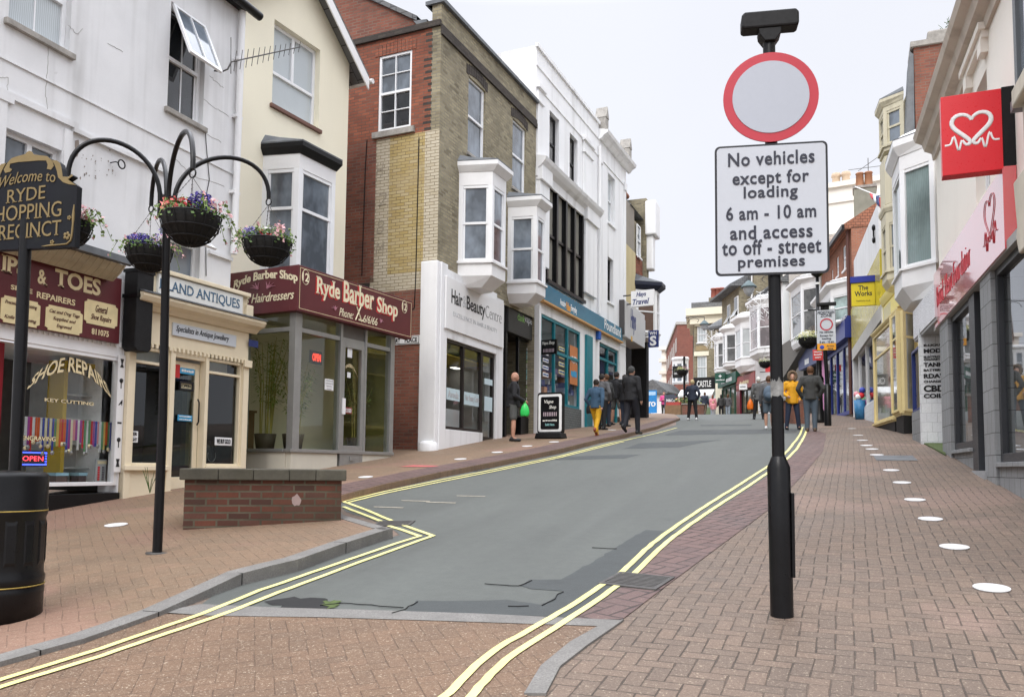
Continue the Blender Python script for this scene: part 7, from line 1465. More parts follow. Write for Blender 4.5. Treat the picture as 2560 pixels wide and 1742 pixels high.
for k, (q, y0, y1) in enumerate(((1716, 835, 875), (1728, 822, 865))):
    tt = d_*(.35+.38*k); m = MB(); z0_, z1_ = PB.z(q, y1), PB.z(q, y0); m.obox(vs[1], vs[0], tt-.35, tt+.35, -.02, .05, z0_, z1_); m.build('side_window', m_pdark, t)
bay(t, x0-2.0, x0-.5, .4, .4, PB.z(1715, 960), PB.z(1715, 955), PB.z(1715, 908), PB.z(1715, 898), m_wood, m_psky, dcor=.12, taper=0, zc=.15)
c = AT(1694, 929, 66); blade('pub_sign', 'black hanging pub sign reading castle', c, 98, .8, c.z-.5, c.z+.45, m_blackm, [('CASTLE', -.28, .28, c.z-.22, c.z-.06, m_wh, dict(serif=True))])
# cream house between pub and green shop
f = Fr(-7.2, 71, 120, zg(70)); t = thing('narrow_cream_house', 'narrow cream house with dark eaves between the pub and the green shop', 'house', f); a, b = f.u(1788, 900), f.u(1814, 900); zt2 = f.z(1800, 820)
m = MB(); m.wall(a, b+1, zg(70)-1, zt2, [], 0, .1, 5); m.build('wall', m_cream, t); m = MB(); m.prism([(-.6, zt2-.1), (-.6, zt2+.1), (2.5, zt2+1.6), (5, zt2)], a-.5, b+1, 'yz'); m.build('roof', m_slate, t); w_ = f.rect((1796, 828), (1800, 850)); m = MB(); m.box(w_[0], w_[1]+.3, -.05, .02, w_[2], w_[3]); m.build('window', m_pdark, t); bay(t, a+.1, b-.1, .6, .5, f.z(1795, 935), f.z(1795, 930), f.z(1795, 878), f.z(1795, 866), m_wood, m_pmid, dcor=.3, taper=0, zc=.25, cmat=m_stock)
# red brick block beyond, with a row of pale windows
pa, pb = AT(1666, 1000, 112), AT(1694, 1000, 90); f, L = seg((pa.x, pa.y), (pb.x, pb.y)); t = thing('red_brick_block', 'long red brick block with pale window strips beyond the pub', 'building', f); zt3 = f.z(1693, 812)
m = MB(); m.wall(0, L, zg(84)-1, zt3, [], 0, .1, 3.2); m.build('wall', brick('far_red_brick', (.27, .10, .08), (.31, .12, .09), (.25, .15, .12), stain=.2), t); m = MB(); m.box(0, L+.1, -.15, 3.2, zt3, zt3+.3); m.build('coping', m_pale, t)
for k in range(6):
    for y0, y1 in ((862, 895), (930, 965)):
        u = L*(k+.5)/6.3; m = MB(); m.box(u, u+L*.07, -.05, .02, f.z(1684, y1), f.z(1684, y0)); m.build('window', m_pale, t)
q0 = AT(1664, 1000, 112); f = Fr(q0.x, q0.y, 93, zg(110)); t = thing('ornate_cream_building', 'far ornate cream stone building at the turn of the street', 'building', f); a, b = f.u(1654, 900), f.u(1670, 900); zt4 = f.z(1665, 875)
m = MB(); m.wall(a, b, zg(90)-1, zt4, [], 0, .1, 6); m.build('wall', m_ccol, t)
for y in (875, 905, 935, 958): m = MB(); z = f.z(1665, y); m.box(a-.3, b, -.4, .2, z, z+.45); m.build('cornice', m_ccol, t)
for y in (885, 945): m = MB(); z = f.z(1665, y+20); m.box(a+1.0, a+1.8, -.05, .1, z, f.z(1665, y+4)); m.build('window', m_pdark, t)
f = Fr(-17, 74, 100, zg(74)); t = thing('far_low_house', 'low white far house with a dark gable beyond the blue board', 'house', f); a, b = f.u(1640, 1000), f.u(1662, 1000); z = f.z(1650, 985); m = MB(); m.wall(a-6, b, zg(74)-1, z, [], 0, .1, 5); m.build('wall', m_white2, t); m = MB(); m.prism([(b-4, z), (b+.4, z), (b+.4, z+.15), (b-1, z+1.3), (b-4, z+.2)], -.4, 5); m.build('roof', m_slate, t)
f = Fr(-25, 130, 97, zg(130)); t = thing('distant_roof_row', 'distant pale roofs under the sky at the street end', 'house', f); m = MB(); m.box(-25, 30, 0, 9, 5, zg(130)+3.6); m.build('wall', m_ccol, t); m = MB(); m.prism([(-.5, zg(130)+3.6), (4.5, zg(130)+6.2), (9.5, zg(130)+3.6)], -25, 30, 'yz'); m.build('roof', m_slate, t)
# ------------------------------------------------------------------ lamps, snowflakes, street clutter up the hill
def wall_lamp(label, px, py, D, off, s=1.0):
    p = AT(px, py, D); f = Fr(p.x, p.y, 90, p.z); t = thing('street_lamp', label, 'street lamp', f, 'bracket street lamps'); z = p.z
    m = MB(); m.lathe([(.03, .35*s), (.1*s, .3*s), (.3*s, .1*s), (.32*s, .05*s), (.28*s, .04*s)], (0, 0, z), 14); m.build('lamp_hood', plain('grey_green_lamp_metal', (.10, .14, .15)), t)
    m = MB(); m.lathe([(.24*s, .04*s), (.18*s, -.15*s), (.06*s, -.3*s), (0, -.32*s)], (0, 0, z), 14); m.build('lantern_glass', plain('frosted_lamp_glass', (.4, .43, .45), .15), t)
    m = MB(); m.tube([(0, 0, z+.3*s), (0, 0, z+.55*s), (off*.5, 0, z+.6*s), (off, 0, z+.55*s)], .03*s, 6); m.tube([(off*.9, 0, z+.2*s)]+[(off*.55+.3*s*math.cos(a)*(1 if off > 0 else -1), 0, z+.35*s+.16*s*math.sin(a)) for a in [rad(20+30*k) for k in range(8)]], .018*s, 5); m.build('bracket', m_iron, t)
wall_lamp('hanging street lamp on a scrolled bracket from the tall brick house', 1872, 722, 50, 2.2, 1.5); wall_lamp('hanging street lamp on a bracket in front of the pub upper window', 1761, 814, 62, -1.4, 1.2)
lp = AT(1625, 1000, 66); f = Fr(lp.x, lp.y, 90, zg(lp.y)); t = thing('far_lamp_post', 'far lamp post with a black hooded lantern near the blue board', 'street lamp', f); m = MB(); m.tube([(0, 0, zg(lp.y)), (0, 0, lp.z+.4)], .05, 8); m.build('post', m_black, t); m = MB(); m.lathe([(.0, .9), (.1, .75), (.4, .45), (.4, .4), (.1, .35)], (0, 0, lp.z-.3+.1), 10); m.build('lantern', m_black, t)
for px, py, D, s in ((1901, 765, 51, 1.0), (1779, 848, 62, .75)):
    p = AT(px, py, D); f = Fr(p.x, p.y, 110, p.z); t = thing('snowflake_light', 'large white wire snowflake light hung %s' % ('on the white bay house' if px > 1850 else 'beside the pub wall'), 'decoration', f, 'snowflake lights over the street')
    for k in range(8):
        m = MB(); a = PI/4*k; c, s_ = math.cos(a), math.sin(a); m.tube([(0, 0, p.z), (.9*s*c, 0, p.z+.9*s*s_)], .025, 4)
        for r_ in (.35, .6, .8):
            for sg_ in (1, -1): m.tube([(r_*s*c, 0, p.z+r_*s*s_), ((r_+.18)*s*math.cos(a+sg_*.28), 0, p.z+(r_+.18)*s*math.sin(a+sg_*.28))], .018, 4)
        m.build('arm', m_wh, t)
def planter_far(px0, px1, py, D, hh, label, mat=m_redsoot, flowers=True, w_=1.6, nm='planter'):
    a, b = AT(px0, py, D), AT(px1, py, D); f = Fr(a.x, a.y, 90-math.degrees(math.atan2(b.y-a.y, b.x-a.x)), zg(a.y)); t = thing(nm, label, 'planter', f); L = (b-a).length; z = f.z0
    m = MB(); m.box(0, L, 0, w_, z-.3, z+hh); m.build('brick_wall', mat, t); m = MB(); m.box(-.05, L+.05, -.05, w_+.05, z+hh, z+hh+.08); m.build('coping', m_sill, t)
    if flowers:
        r_ = random.Random(px0)
        for k, mt in enumerate((m_green, plain('yellow_flower', (.75, .68, .18)), plain('red_flower', (.5, .03, .05)))):
            m = MB()
            for j in range(260 if k == 0 else 60): c = Vector((r_.uniform(.1, L-.1), r_.uniform(.1, w_-.1), z+hh+.08+abs(r_.gauss(0, .22)))); d = Vector((r_.uniform(-1, 1), r_.uniform(-1, 1), r_.uniform(-.3, 1)))*.09; n_ = Vector((-d.y, d.x, .04))*.6; m.add([c, c+d+n_, c+d*2, c+d-n_], [(0, 1, 2, 3)])
            m.build('foliage' if k == 0 else 'flower', mt, t)
    return t
planter_far(1690, 1760, 1036, 55, .75, 'long brick planter with yellow flowers at the crest of the street')
planter_far(1986, 2022, 1060, 29, .9, 'brick planter behind the man in jeans near the second sign post', m_redsoot, False, 1.2)
p = AT(1629, 1030, 58); f = Fr(p.x, p.y, 96, zg(p.y)); t = thing('banner_stand', 'bright blue standing banner with white figure at the crest', 'banner', f); z = f.z0
m = MB(); m.box(-.38, .38, -.02, .02, z+.25, z+1.85); m.build('banner', plain('banner_blue', (.02, .22, .55)), t); m = MB(); m.box(-.38, .38, -.3, .3, z, z+.06); m.box(-.36, -.32, -.02, .02, z+.06, z+.25); m.box(.32, .36, -.02, .02, z+.06, z+.25); m.build('foot', m_wh, t); m = MB(); txt(m, 'TO', -.3, .3, z+.7, z+1.05, -.03, weight=.05); m.build('lettering', m_wh, t); m = MB(); m.box(-.3, .3, -.026, -.02, z+1.5, z+1.75); m.build('heading', plain('banner_pale', (.4, .6, .8)), t)
p = AT(1677, 1030, 57); f = Fr(p.x, p.y, 92, zg(p.y)); t = thing('pavement_board', 'dark slate pavement board behind the woman in pink', 'sign board', f); z = f.z0; m = MB(); m.box(-.45, .45, 0, .05, z+.6, z+1.5); m.build('board', plain('slate_board', (.06, .07, .10)), t); m = MB(); m.box(-.45, -.4, 0, .05, z, z+.6); m.box(.4, .45, 0, .05, z, z+.6); m.build('leg', m_black, t); m = MB(); txt(m, 'M&Co', -.3, .3, z+1.0, z+1.2, -.008); m.build('lettering', m_wh, t)
p = AT(1682, 1036, 53); f = Fr(p.x, p.y, 92, zg(p.y)); t = thing('fruit_crate', 'crate of red goods on a stand at the crest of the street', 'crate', f); z = f.z0; m = MB(); m.box(-.5, .5, 0, .6, z, z+.65); m.build('stand', m_timber, t); m = MB(); m.box(-.45, .45, .05, .5, z+.65, z+.85); m.build('goods', plain('red_goods', (.4, .06, .05)), t)
t = thing('market_canopy', 'white canopy and stall front below the pub fascia', 'stall', Fr(-11.4, 70, 93, zg(70))); z = zg(70); m = MB(); m.prism([(0, z+2.0), (-1.2, z+1.8), (-1.2, z+1.95), (0, z+2.5)], .4, 3.2, 'yz'); m.build('canopy', m_wh, t)
for x in (.5, 3.1): m = MB(); m.tube([(x, -1.15, z), (x, -1.15, z+1.85)], .04, 6); m.build('post', m_wh, t)
m = MB(); m.box(.6, 3.0, -.9, -.2, z, z+.9); m.build('counter', plain('stall_cloth_green', (.16, .22, .12)), t)
p = AT(1711, 1036, 56); f = Fr(p.x, p.y, 90, zg(p.y)); t = thing('basket_post', 'far black post carrying a flower basket beside the pub sign', 'lamp post', f); z = f.z0; ztp = AT(1711, 890, 56).z; m = MB(); m.tube([(0, 0, z), (0, 0, ztp)], .075, 8); m.build('post', m_black, t); m = MB(); m.tube([(0, 0, ztp-.9), (-.5, 0, ztp-.8)], .03, 6); m.build('arm', m_black, t)
# ------------------------------------------------------------------ street furniture in the foreground
# main sign post
p = G(1955, 1538); fs = Fr(p.x, p.y, 80, p.z); t = thing('sign_post', 'tall black sign post with a red ringed disc and a white no vehicles plate', 'road sign', fs); z = p.z
D0 = depth((p.x, p.y, z+1)); k_ = D0/FPX; ZL = lambda x, y: fs.z(x, y)
zc_ = ZL(1950, 1160); zt_ = ZL(1930, 60)
le = .028                                                       # the post leans a little towards the buildings on the left
lean = lambda zz: -le*(zz-z)*.35
rl, ru = 28.5*k_*.98, 15.5*k_
m = MB(); m.tube([(lean(a), 0, a) for a in (z-.1, z+.5, zc_-.02)]+[(lean(zc_+.05), 0, zc_+.05)], [rl, rl, rl, ru*1.08], 24); m.build('base_column', m_black, t)
m = MB(); m.tube([(lean(a), 0, a) for a in (zc_+.02, (zc_+zt_)/2, zt_)], ru, 20); m.build('pole', m_black, t)
m = MB(); a, b = ZL(1960, 1480), ZL(1960, 1200); m.box(rl-.012, rl+.008, -.045, .045, a+.1, b-.08); m.build('service_door', m_black, t, bevel=.004)
P2 = lambda x, y, off=-.06: fs.px(x, y, off)
def plate(pts, y0, y1): mb = MB(); mb.prism(pts, y0, y1); return mb
(xl, zl1), (xr, zr1), (xl2, zl0), (xr2, zr0) = P2(1786.5, 367), P2(2071, 352), P2(1789, 693), P2(2072, 680)
x0, x1 = (xl+xl2)/2, (xr+xr2)/2; z0, z1 = (zl0+zr0)/2, (zl1+zr1)/2
pl = thing('no_vehicles_plate', 'white rectangular plate reading no vehicles except for loading with a black border', 'road sign', fs)
plate(rrect(x0, x1, z0, z1, .035), -.06, -.052).build('plate', paint('black_sign_border', (.02, .021, .026), .5), pl)
e = .014; plate(rrect(x0+e, x1-e, z0+e, z1-e, .026), -.0635, -.06).build('face', paint('white_retroreflective_face', (.52, .55, .60), .35, .02, 1), pl)
m_tb = plain('blue_black_lettering', (.025, .028, .045), .5)
for tx, a, b, c, d in (('No vehicles', 1820, 2036, 379, 413), ('except for', 1831, 2022, 427, 469), ('loading', 1859, 1994, 465, 503), ('6 am - 10 am', 1815, 2040, 514, 548), ('and access', 1825, 2031, 563, 597), ('to off - street', 1805, 2053, 598, 636), ('premises', 1845, 2012, 641, 676)):
    ua, ub = P2(a, (c+d)/2)[0], P2(b, (c+d)/2)[0]; zc1 = P2((a+b)/2, c)[1]; zd = P2((a+b)/2, d)[1]
    m = MB(); txt(m, tx, ua, ub, zd, zc1, -.068, weight=.017, spacing=1.08); m.build('lettering', m_tb, pl)
cx, cz = P2(1926.5, 242.6); R_ = 115*depth(fs.W(cx, -.06, cz))/FPX
ds = thing('no_vehicles_disc', 'round white disc sign with a thick red rim near the top of the post', 'road sign', fs)
cir = lambda r: [(cx+r*math.cos(2*PI*k/56), cz+r*math.sin(2*PI*k/56)) for k in range(56)]
plate(cir(R_), -.06, -.05).build('rim', paint('retroreflective_red', (.48, .035, .055), .4, .06, 2), ds); plate(cir(R_*.805), -.064, -.06).build('face', paint('grey_white_retroreflective', (.42, .45, .51), .4, .02, 1), ds)
m = MB(); 
for zz in (cz, (z0+z1)/2, z0+.12, z1-.12): m.box(-ru*1.5, ru*1.5, -.052, ru+.01, zz-.015, zz+.015)
m.build('bracket', m_black, t)
# lamp head above the disc
(a, zb), (b, zt2) = P2(1852, 72, 0), P2(1994, 32, 0); zm = P2(1925, 58, 0)[1]; hd = .0
m = MB(); m.prism([(a, zm-.05), (a-.0, zm+.035), (a+.02, zm+.055), (b-.02, zm+.055), (b, zm+.035), (b, zm-.05), (b-.02, zm-.06), (a+.02, zm-.06)], -.07, .05); m.build('lamp_head', m_blackm, t, bevel=.012); cxh = (a+b)/2; m = MB(); m.prism([(cxh-.075, zm-.06), (cxh+.075, zm-.06), (cxh+.07, zm-.1), (cxh+.035, zm-.15), (cxh-.035, zm-.15), (cxh-.07, zm-.1)], -.06, .06); m.build('lamp_neck', m_blackm, t, bevel=.006)
zk = P2(1945, 960, -.1)[1]; m = MB(); vs = []
rr_ = random.Random(2)
for k in range(13):
    a_ = rad(-165+150*k/12); c, s_ = math.cos(a_)*(ru+.002), math.sin(a_)*(ru+.002); vs.append((c+lean(zk), s_, zk-.075+rr_.uniform(-.012, .012))); vs.append((c+lean(zk), s_, zk+.04+rr_.uniform(-.025, .015)))
m.add(vs, [(2*k, 2*k+2, 2*k+3, 2*k+1) for k in range(12)]); m.build('torn_sticker', paint('torn_grey_paper', (.30, .30, .29), .8, .5, 20), t)
# litter bin
bq = G(-10, 1565, hk); bp = bq+Vector((bq.x, bq.y, 0)).normalized()*.28; zb = zg(bp.y)+hk(bp.y); f = Fr(bp.x, bp.y, 90, zb); t = thing('litter_bin', 'round black litter bin with thin gold bands at the pavement edge', 'bin', f)
H = AT(-4, 1180, depth(bp)-.1).z-zb; r = .28
m = MB(); prof = [(0, -.02), (r*.99, -.02), (r*.99, H*.16), (r*1.0, H*.17), (r*1.0, H*.2), (r*.97, H*.215), (r*.97, H*.23), (r*1.0, H*.245), (r*1.0, H*.28), (r*.97, H*.30), (r*.965, H*.34), (r*.965, H*.69), (r*1.0, H*.71), (r*1.0, H*.745), (r*.985, H*.76), (r*.99, H*.965), (r*.97, H*.985), (r*.9, H), (0, H+.012)]
m.lathe(prof, (0, 0, zb), 48); m.build('bin_body', m_black, t)
for h in (.222, .735): m = MB(); m.lathe([(r*.985, H*(h-.004)), (r*1.004, H*(h-.004)), (r*1.004, H*(h+.004)), (r*.985, H*(h+.004))], (0, 0, zb), 48); m.build('gold_band', paint('dull_gold_band', (.40, .29, .07), .4, .2, 9, metal=.5), t)
for k in range(14):
    a_ = 2*PI*k/14; m = MB()
    vs = []
    for (da, h) in ((-.14, .36), (.14, .36), (.14, .67), (-.14, .67), (-.10, .39), (.10, .39), (.10, .64), (-.10, .64)):
        rr2 = r*.967 if abs(da) > .12 else r*.99; vs.append((rr2*math.cos(a_+da), rr2*math.sin(a_+da), zb+H*h))
    m.add(vs, [(0, 1, 5, 4), (1, 2, 6, 5), (2, 3, 7, 6), (3, 0, 4, 7), (4, 5, 6, 7)]); m.build('raised_panel', m_black, t)
# brick planter
pa, pb = G(457, 1324, hk), G(852, 1300, hk); d = (pb-pa); f = Fr(pa.x, pa.y, math.degrees(math.atan2(d.x, d.y)), zg(pa.y)); L = Vector((d.x, d.y)).length
t = thing('brick_planter', 'low weathered brick planter with a worn stone coping beside the kerb', 'planter', f); zt_ = AT(450, 1199, depth(pa)).z; zt2 = AT(450, 1170, depth(pa)).z
back = 1.1
m = MB(); m.wall(0, L, f.z0-.3, zt_, [], 0, .1); m.add([(L,0,f.z0-.3),(L,back,f.z0-.3),(L,back,zt_),(L,0,zt_)], [(0,1,2,3)]); m.add([(0,0,f.z0-.3),(0,back,f.z0-.3),(0,back,zt_),(0,0,zt_)], [(3,2,1,0)]); m.add([(0,back,f.z0-.3),(L,back,f.z0-.3),(L,back,zt_),(0,back,zt_)], [(3,2,1,0)]); m.build('wall', m_plant, t)
m = MB(); o_ = .05; cuts = [-o_, L*.21, L*.43, L*.66, L*.83, L+o_]
for a, b in zip(cuts, cuts[1:]): m.box(a+.0015, b-.0015, -o_, .25, zt_, zt2)
m.box(L-.25, L+o_, .25, back+o_, zt_, zt2); m.box(-o_, .2, .25, back+o_, zt_, zt2); m.box(.2, L-.25, back-.2, back+o_, zt_, zt2); m.build('coping', paint('mossy_stone_coping', (.095, .088, .068), .9, .3, 6, streak=.6, dirt=(.07, .065, .04), bump=.8), t, bevel=.012)
m = MB(); m.box(.2, L-.25, .25, back-.2, zt_-.2, zt_+.01); m.build('soil', plain('planter_soil', (.05, .035, .025), .95), t)
u, zz = f.px(742, 1250); m = MB(); m.add([(u+.05*math.cos(a)*rr_.uniform(.7, 1.2), -.003, zz+.06*math.sin(a)*rr_.uniform(.8, 1.2)) for a in [2*PI*k/12 for k in range(12)]], [tuple(range(12))]); m.build('paint_blob', plain('pale_pink_blob', (.36, .27, .25), .9), t)
# welcome sign on its post
pp = G(26, 1415, hk); DW = 6.75; q = AT(40, 900, DW); f = Fr(q.x, q.y, 80, zg(q.y)+hk(q.y)); t = thing('welcome_sign', 'black and gold welcome sign board with scrolled top on a black post', 'sign', f)
px_ = lambda x, y: f.px(x, y, -.03)
m = MB(); a, b = f.px(62, 640), f.px(37, 1200); sl_ = (a[0]-b[0])/(a[1]-b[1]); m.tube([(b[0]+sl_*(f.z0-b[1]), 0, f.z0), (a[0], 0, a[1]), (a[0]+sl_*.3, 0, a[1]+.3)], 14.5*DW/FPX, 16); m.build('post', m_black, t)
xc = px_(68, 500)[0]; rt = [(193, 465), (184, 458), (170, 449), (183, 440), (180, 436), (172, 443), (157, 442), (154, 420), (150, 408), (143, 402), (130, 400), (118, 391), (100, 389), (85, 387), (80, 380), (74, 378)]
right = [px_(186, 617)]+[px_(*v) for v in rt]; tilt = 0
full = right+[(2*xc-x, z) for x, z in right[::-1]]
dx = px_(186, 617); full = [(x, z) for x, z in full]
m = MB(); m.prism(full, -.03, .03); m.build('board', paint('aged_black_board', (.007, .008, .012), .5, .3, 5, spec=.2, streak=.25, dirt=(.05, .06, .03)), t)
band = [px_(*v) for v in ((190, 463), (170, 449), (183, 440), (180, 436), (172, 443), (157, 442), (154, 420), (150, 408), (143, 402), (131, 401), (137, 412), (143, 428), (146, 444), (158, 456), (172, 461))]
bt = [px_(*v) for v in ((130, 401), (118, 391), (100, 389), (85, 387), (80, 380), (74, 378), (68, 381), (64, 386), (45, 391), (30, 396), (20, 407), (10, 425), (14, 433), (26, 430), (31, 424), (24, 420), (26, 410), (45, 406), (72, 404), (95, 402), (116, 402), (120, 412), (118, 423), (128, 425), (135, 416), (133, 406))]
for pts in (band, bt, [(2*xc-x, z) for x, z in band[::-1]]): m = MB(); m.prism(pts, -.034, -.03); m.build('gold_scroll', m_gold, t)
m = MB(); m.tube([(*(lambda v: (v[0], -.033, v[1]))(px_(*v_)),) for v_ in ((186, 512), (184, 540), (183, 560), (180, 590), (177, 602), (168, 610), (150, 612), (125, 614), (105, 616))], [.004, .012, .008, .008, .008, .008, .007, .009, .002], 5)
m.build('gold_border', m_gold, t)
for cxy, r_ in (((168, 590), .035), ((131, 606), .02), ((174, 545), .02)):
    for k in range(5): m = MB(); c_ = px_(*cxy); a_ = 2*PI*k/5; m.ball((c_[0]+r_*.6*math.cos(a_), -.034, c_[1]+r_*.6*math.sin(a_)), r_*.42, .006, r_*.42, 8, 5); m.build('gold_flower', m_gold, t)
for tx, a, b, kw in (('RYDE', (18, 471), (113, 503), dict(serif=True, weight=0)), ('SHOPPING', (-28, 514), (153, 548), dict(serif=True, weight=0)), ('PRECINCT', (-22, 560), (152, 595), dict(serif=True, weight=0)), ('Welcome to', (0, 440), (138, 464), dict(shear=.3, weight=0, bend=.035))):
    (u0, zA), (u1, zB) = px_(*a), px_(*b); h = abs(zA-zB)*.88; zm = (zA+zB)/2; 
    m = MB(); txt(m, tx, u0, u1, zm-h/2-.012, zm+h/2-.012, -.036, tilt=.026, **kw); m.build('lettering', m_gold, t)
# basket post with four arms
pp = G(393, 1381, hk); Dp = depth(pp); f = Fr(pp.x, pp.y, 90, pp.z); t = thing('basket_post', 'slim black post with four curved arms carrying flower baskets', 'lamp post', f)
T0 = AT(418, 505, Dp*1.0); O = Vector((pp.x, pp.y, 0)); rel = lambda v: Vector((v.x-pp.x, v.y-pp.y, v.z))
top = rel(T0); m = MB(); m.tube([(0, 0, pp.z-.05), (0, 0, pp.z+1.2), (top.x, top.y, top.z+.0)], [.043, .04, .034], 16); m.build('post', m_black, t)
m = MB(); m.lathe([(.1, -.01), (.1, .004), (0, .004)], (0, 0, pp.z), 16); m.build('base_collar', m_iron, t)
m = MB(); m.tube([(top.x, top.y, top.z-.12), (top.x, top.y, top.z+.05)], .055, 12); m.build('collar', m_black, t)
BK = [(482, 424, Dp*.86, 483, 545, 142, 'big flower basket with coral blooms and deep blue trailing lobelia', 1), (378, 515, Dp*1.14, 369, 626, 109, 'rear flower basket of pink and blue flowers just beside the post', 2), (672, 497, Dp*1.07, 669, 607, 117, 'flower basket hanging in front of the cream house bay window', 3), (170, 440, Dp*.97, 178, 560, 122, 'flower basket half hidden behind the black and gold welcome board', 4)]
pk = [(394, 352), (406, 395), (560, 389), (310, 353)]
pks = [(460, 338), (402, 395), (548, 389), (290, 353)]
fl_m = {'coral': plain('coral_petal', (.62, .15, .13)), 'blue': plain('deep_blue_petal', (.055, .035, .24)), 'lilac': plain('lilac_petal', (.2, .17, .38)), 'pink': plain('pink_white_petal', (.66, .38, .40)), 'white': plain('white_petal', (.8, .78, .75)), 'red': plain('scarlet_petal', (.5, .03, .04)), 'yellow': plain('pale_yellow_petal', (.78, .75, .35))}
def petals(mb, c, n, rx, ry, rz, s, r_, flat=.5):
    for _ in range(n):
        while True:
            q = Vector((r_.uniform(-1, 1), r_.uniform(-1, 1), r_.uniform(-1, 1)))
            if q.length < 1: break
        p_ = Vector(c)+Vector((q.x*rx, q.y*ry, q.z*rz)); nrm = Vector((r_.uniform(-1, 1), r_.uniform(-1, 1)-.5, r_.uniform(-.2, 1))).normalized(); a = nrm.cross(Vector((.3, .5, .8))).normalized(); b = nrm.cross(a); ss = s*r_.uniform(.6, 1.3)
        mb.add([p_+a*ss, p_+b*ss*.8, p_-a*ss, p_-b*ss*.8], [(0, 1, 2, 3)])
def basket(label, hook, cen, r_b, kind, seed, group='hanging baskets on the black post'):
    r_ = random.Random(seed); f = Fr(cen.x, cen.y, 90, cen.z-r_b*.9); q = thing('hanging_basket', label, 'hanging basket', f, group); z = cen.z
    m = MB(); m.lathe([(r_b*math.cos(a)*.97, -r_b*.98*math.sin(a)) for a in [PI/2*k/8 for k in range(9)]][::-1]+[(r_b*.9, -.02), (0, -.03)], (0, 0, z), 24); m.build('liner', paint('dark_moss_liner', (.014, .0135, .013), .9, .4, 14), q)
    m = MB()
    for k in range(18):
        a = 2*PI*k/18; m.tube([(r_b*1.02*math.cos(b)*math.cos(a), r_b*1.02*math.cos(b)*math.sin(a), z-r_b*1.05*math.sin(b)) for b in [PI/2*j/6 for j in range(7)]], .005, 4, cap=False)
    for b in (0, .45, .85): m.tube([(r_b*1.03*math.cos(b)*math.cos(a), r_b*1.03*math.cos(b)*math.sin(a), z-r_b*1.05*math.sin(b)) for a in [2*PI*j/20 for j in range(21)]], .007, 4, cap=False)
    m.build('wire_frame', m_blackm, q)
    hk_ = Vector((hook.x-cen.x, hook.y-cen.y, hook.z))
    for k in range(4):
        a = PI/4+PI/2*k; e = Vector((r_b*math.cos(a), r_b*math.sin(a), z)); m = MB(); n_ = 22
        for j in range(n_): c = hk_.lerp(e, (j+.5)/n_); dd = (e-hk_).normalized()*((e-hk_).length/n_*.42); sd = dd.cross(Vector((0, 0, 1) if j % 2 else (1, 0, .3))).normalized()*.006; m.add([c-dd, c+sd, c+dd, c-sd], [(0, 1, 2, 3)])
        m.tube([hk_, e], .0025, 4); m.build('chain', m_iron, q)
    m = MB(); m.tube([hk_+Vector((.03*math.cos(a), 0, .035*math.sin(a)+.03)) for a in [2*PI*j/14 for j in range(15)]], .007, 5, cap=False); m.build('hook', m_black, q)
    m = MB(); petals(m, (0, 0, z+.04), 420, r_b*.95, r_b*.95, .06, .015, r_)
    for k in range(7):
        a = r_.uniform(0, 2*PI); petals(m, (r_b*1.08*math.cos(a), r_b*1.08*math.sin(a), z+.0), 16, .05, .05, .07, .013, r_)
    m.build('foliage', m_green, q); tl = MB(); bl = MB()
    for k in range(11):                       # trailing stems over the rim
        a = r_.uniform(0, 2*PI); L = r_.uniform(.06, .2); up = r_.uniform(.0, .09); o_ = Vector((math.cos(a), math.sin(a), 0)); b0 = o_*r_b*.9+Vector((0, 0, z+.02)); b1 = o_*(r_b*1.08+.3*L)+Vector((0, 0, z+.04+up)); b2 = o_*(r_b*1.12+.7*L)+Vector((0, 0, z+up-L*.8)); tl.tube([b0, b1, b2], .003, 4)
        for j in range(9): c = (b1.lerp(b2, r_.random()) if j > 2 else b0.lerp(b1, r_.random())); petals(tl, c, 1, .015, .015, .015, .017, r_)
        petals(bl, b2 if k % 2 else b1, 3, .02, .02, .02, .015, r_)
    tl.build('trailing_stem', m_leaf2, q); bl.build('flower', fl_m['pink' if group else 'white'], q)
    m = MB(); petals(m, (0, 0, z+.07), 170, r_b*.9, r_b*.9, .09, .012, r_); m.build('light_foliage', m_leaf2, q)
    for col, cx_, cy_, n, rx, rz in kind:
        m = MB(); petals(m, (cx_*r_b, cy_*r_b, z+.07), int(n*1.2), rx*r_b, rx*r_b, rz*.75, .017 if col != 'blue' and col != 'lilac' else .011, r_); m.build('flower', fl_m[col], q)
    return q
kinds = {1: [('coral', -.45, -.3, 90, .5, .1), ('coral', -.1, .3, 50, .4, .12), ('blue', .55, -.15, 620, .45, .14), ('pink', 1.1, 0, 22, .25, .08), ('red', .1, -.5, 20, .3, .06)],
         2: [('blue', -.15, -.4, 620, .6, .1), ('pink', -.7, -.2, 90, .4, .14), ('pink', .2, .3, 60, .6, .14), ('coral', -.6, .1, 30, .4, .1), ('lilac', .9, -.4, 60, .3, .14), ('pink', 1.15, -.2, 20, .2, .16)],
         3: [('lilac', -.55, -.3, 320, .45, .1), ('red', .05, -.2, 30, .4, .08), ('blue', -.6, -.2, 200, .4, .1), ('pink', .85, -.3, 40, .25, .14), ('pink', -.9, -.3, 24, .2, .12), ('white', .0, .2, 14, .4, .14)],
         4: [('lilac', .45, -.3, 180, .35, .1), ('pink', 1.0, -.1, 40, .3, .12), ('white', .9, .1, 14, .3, .1)]}
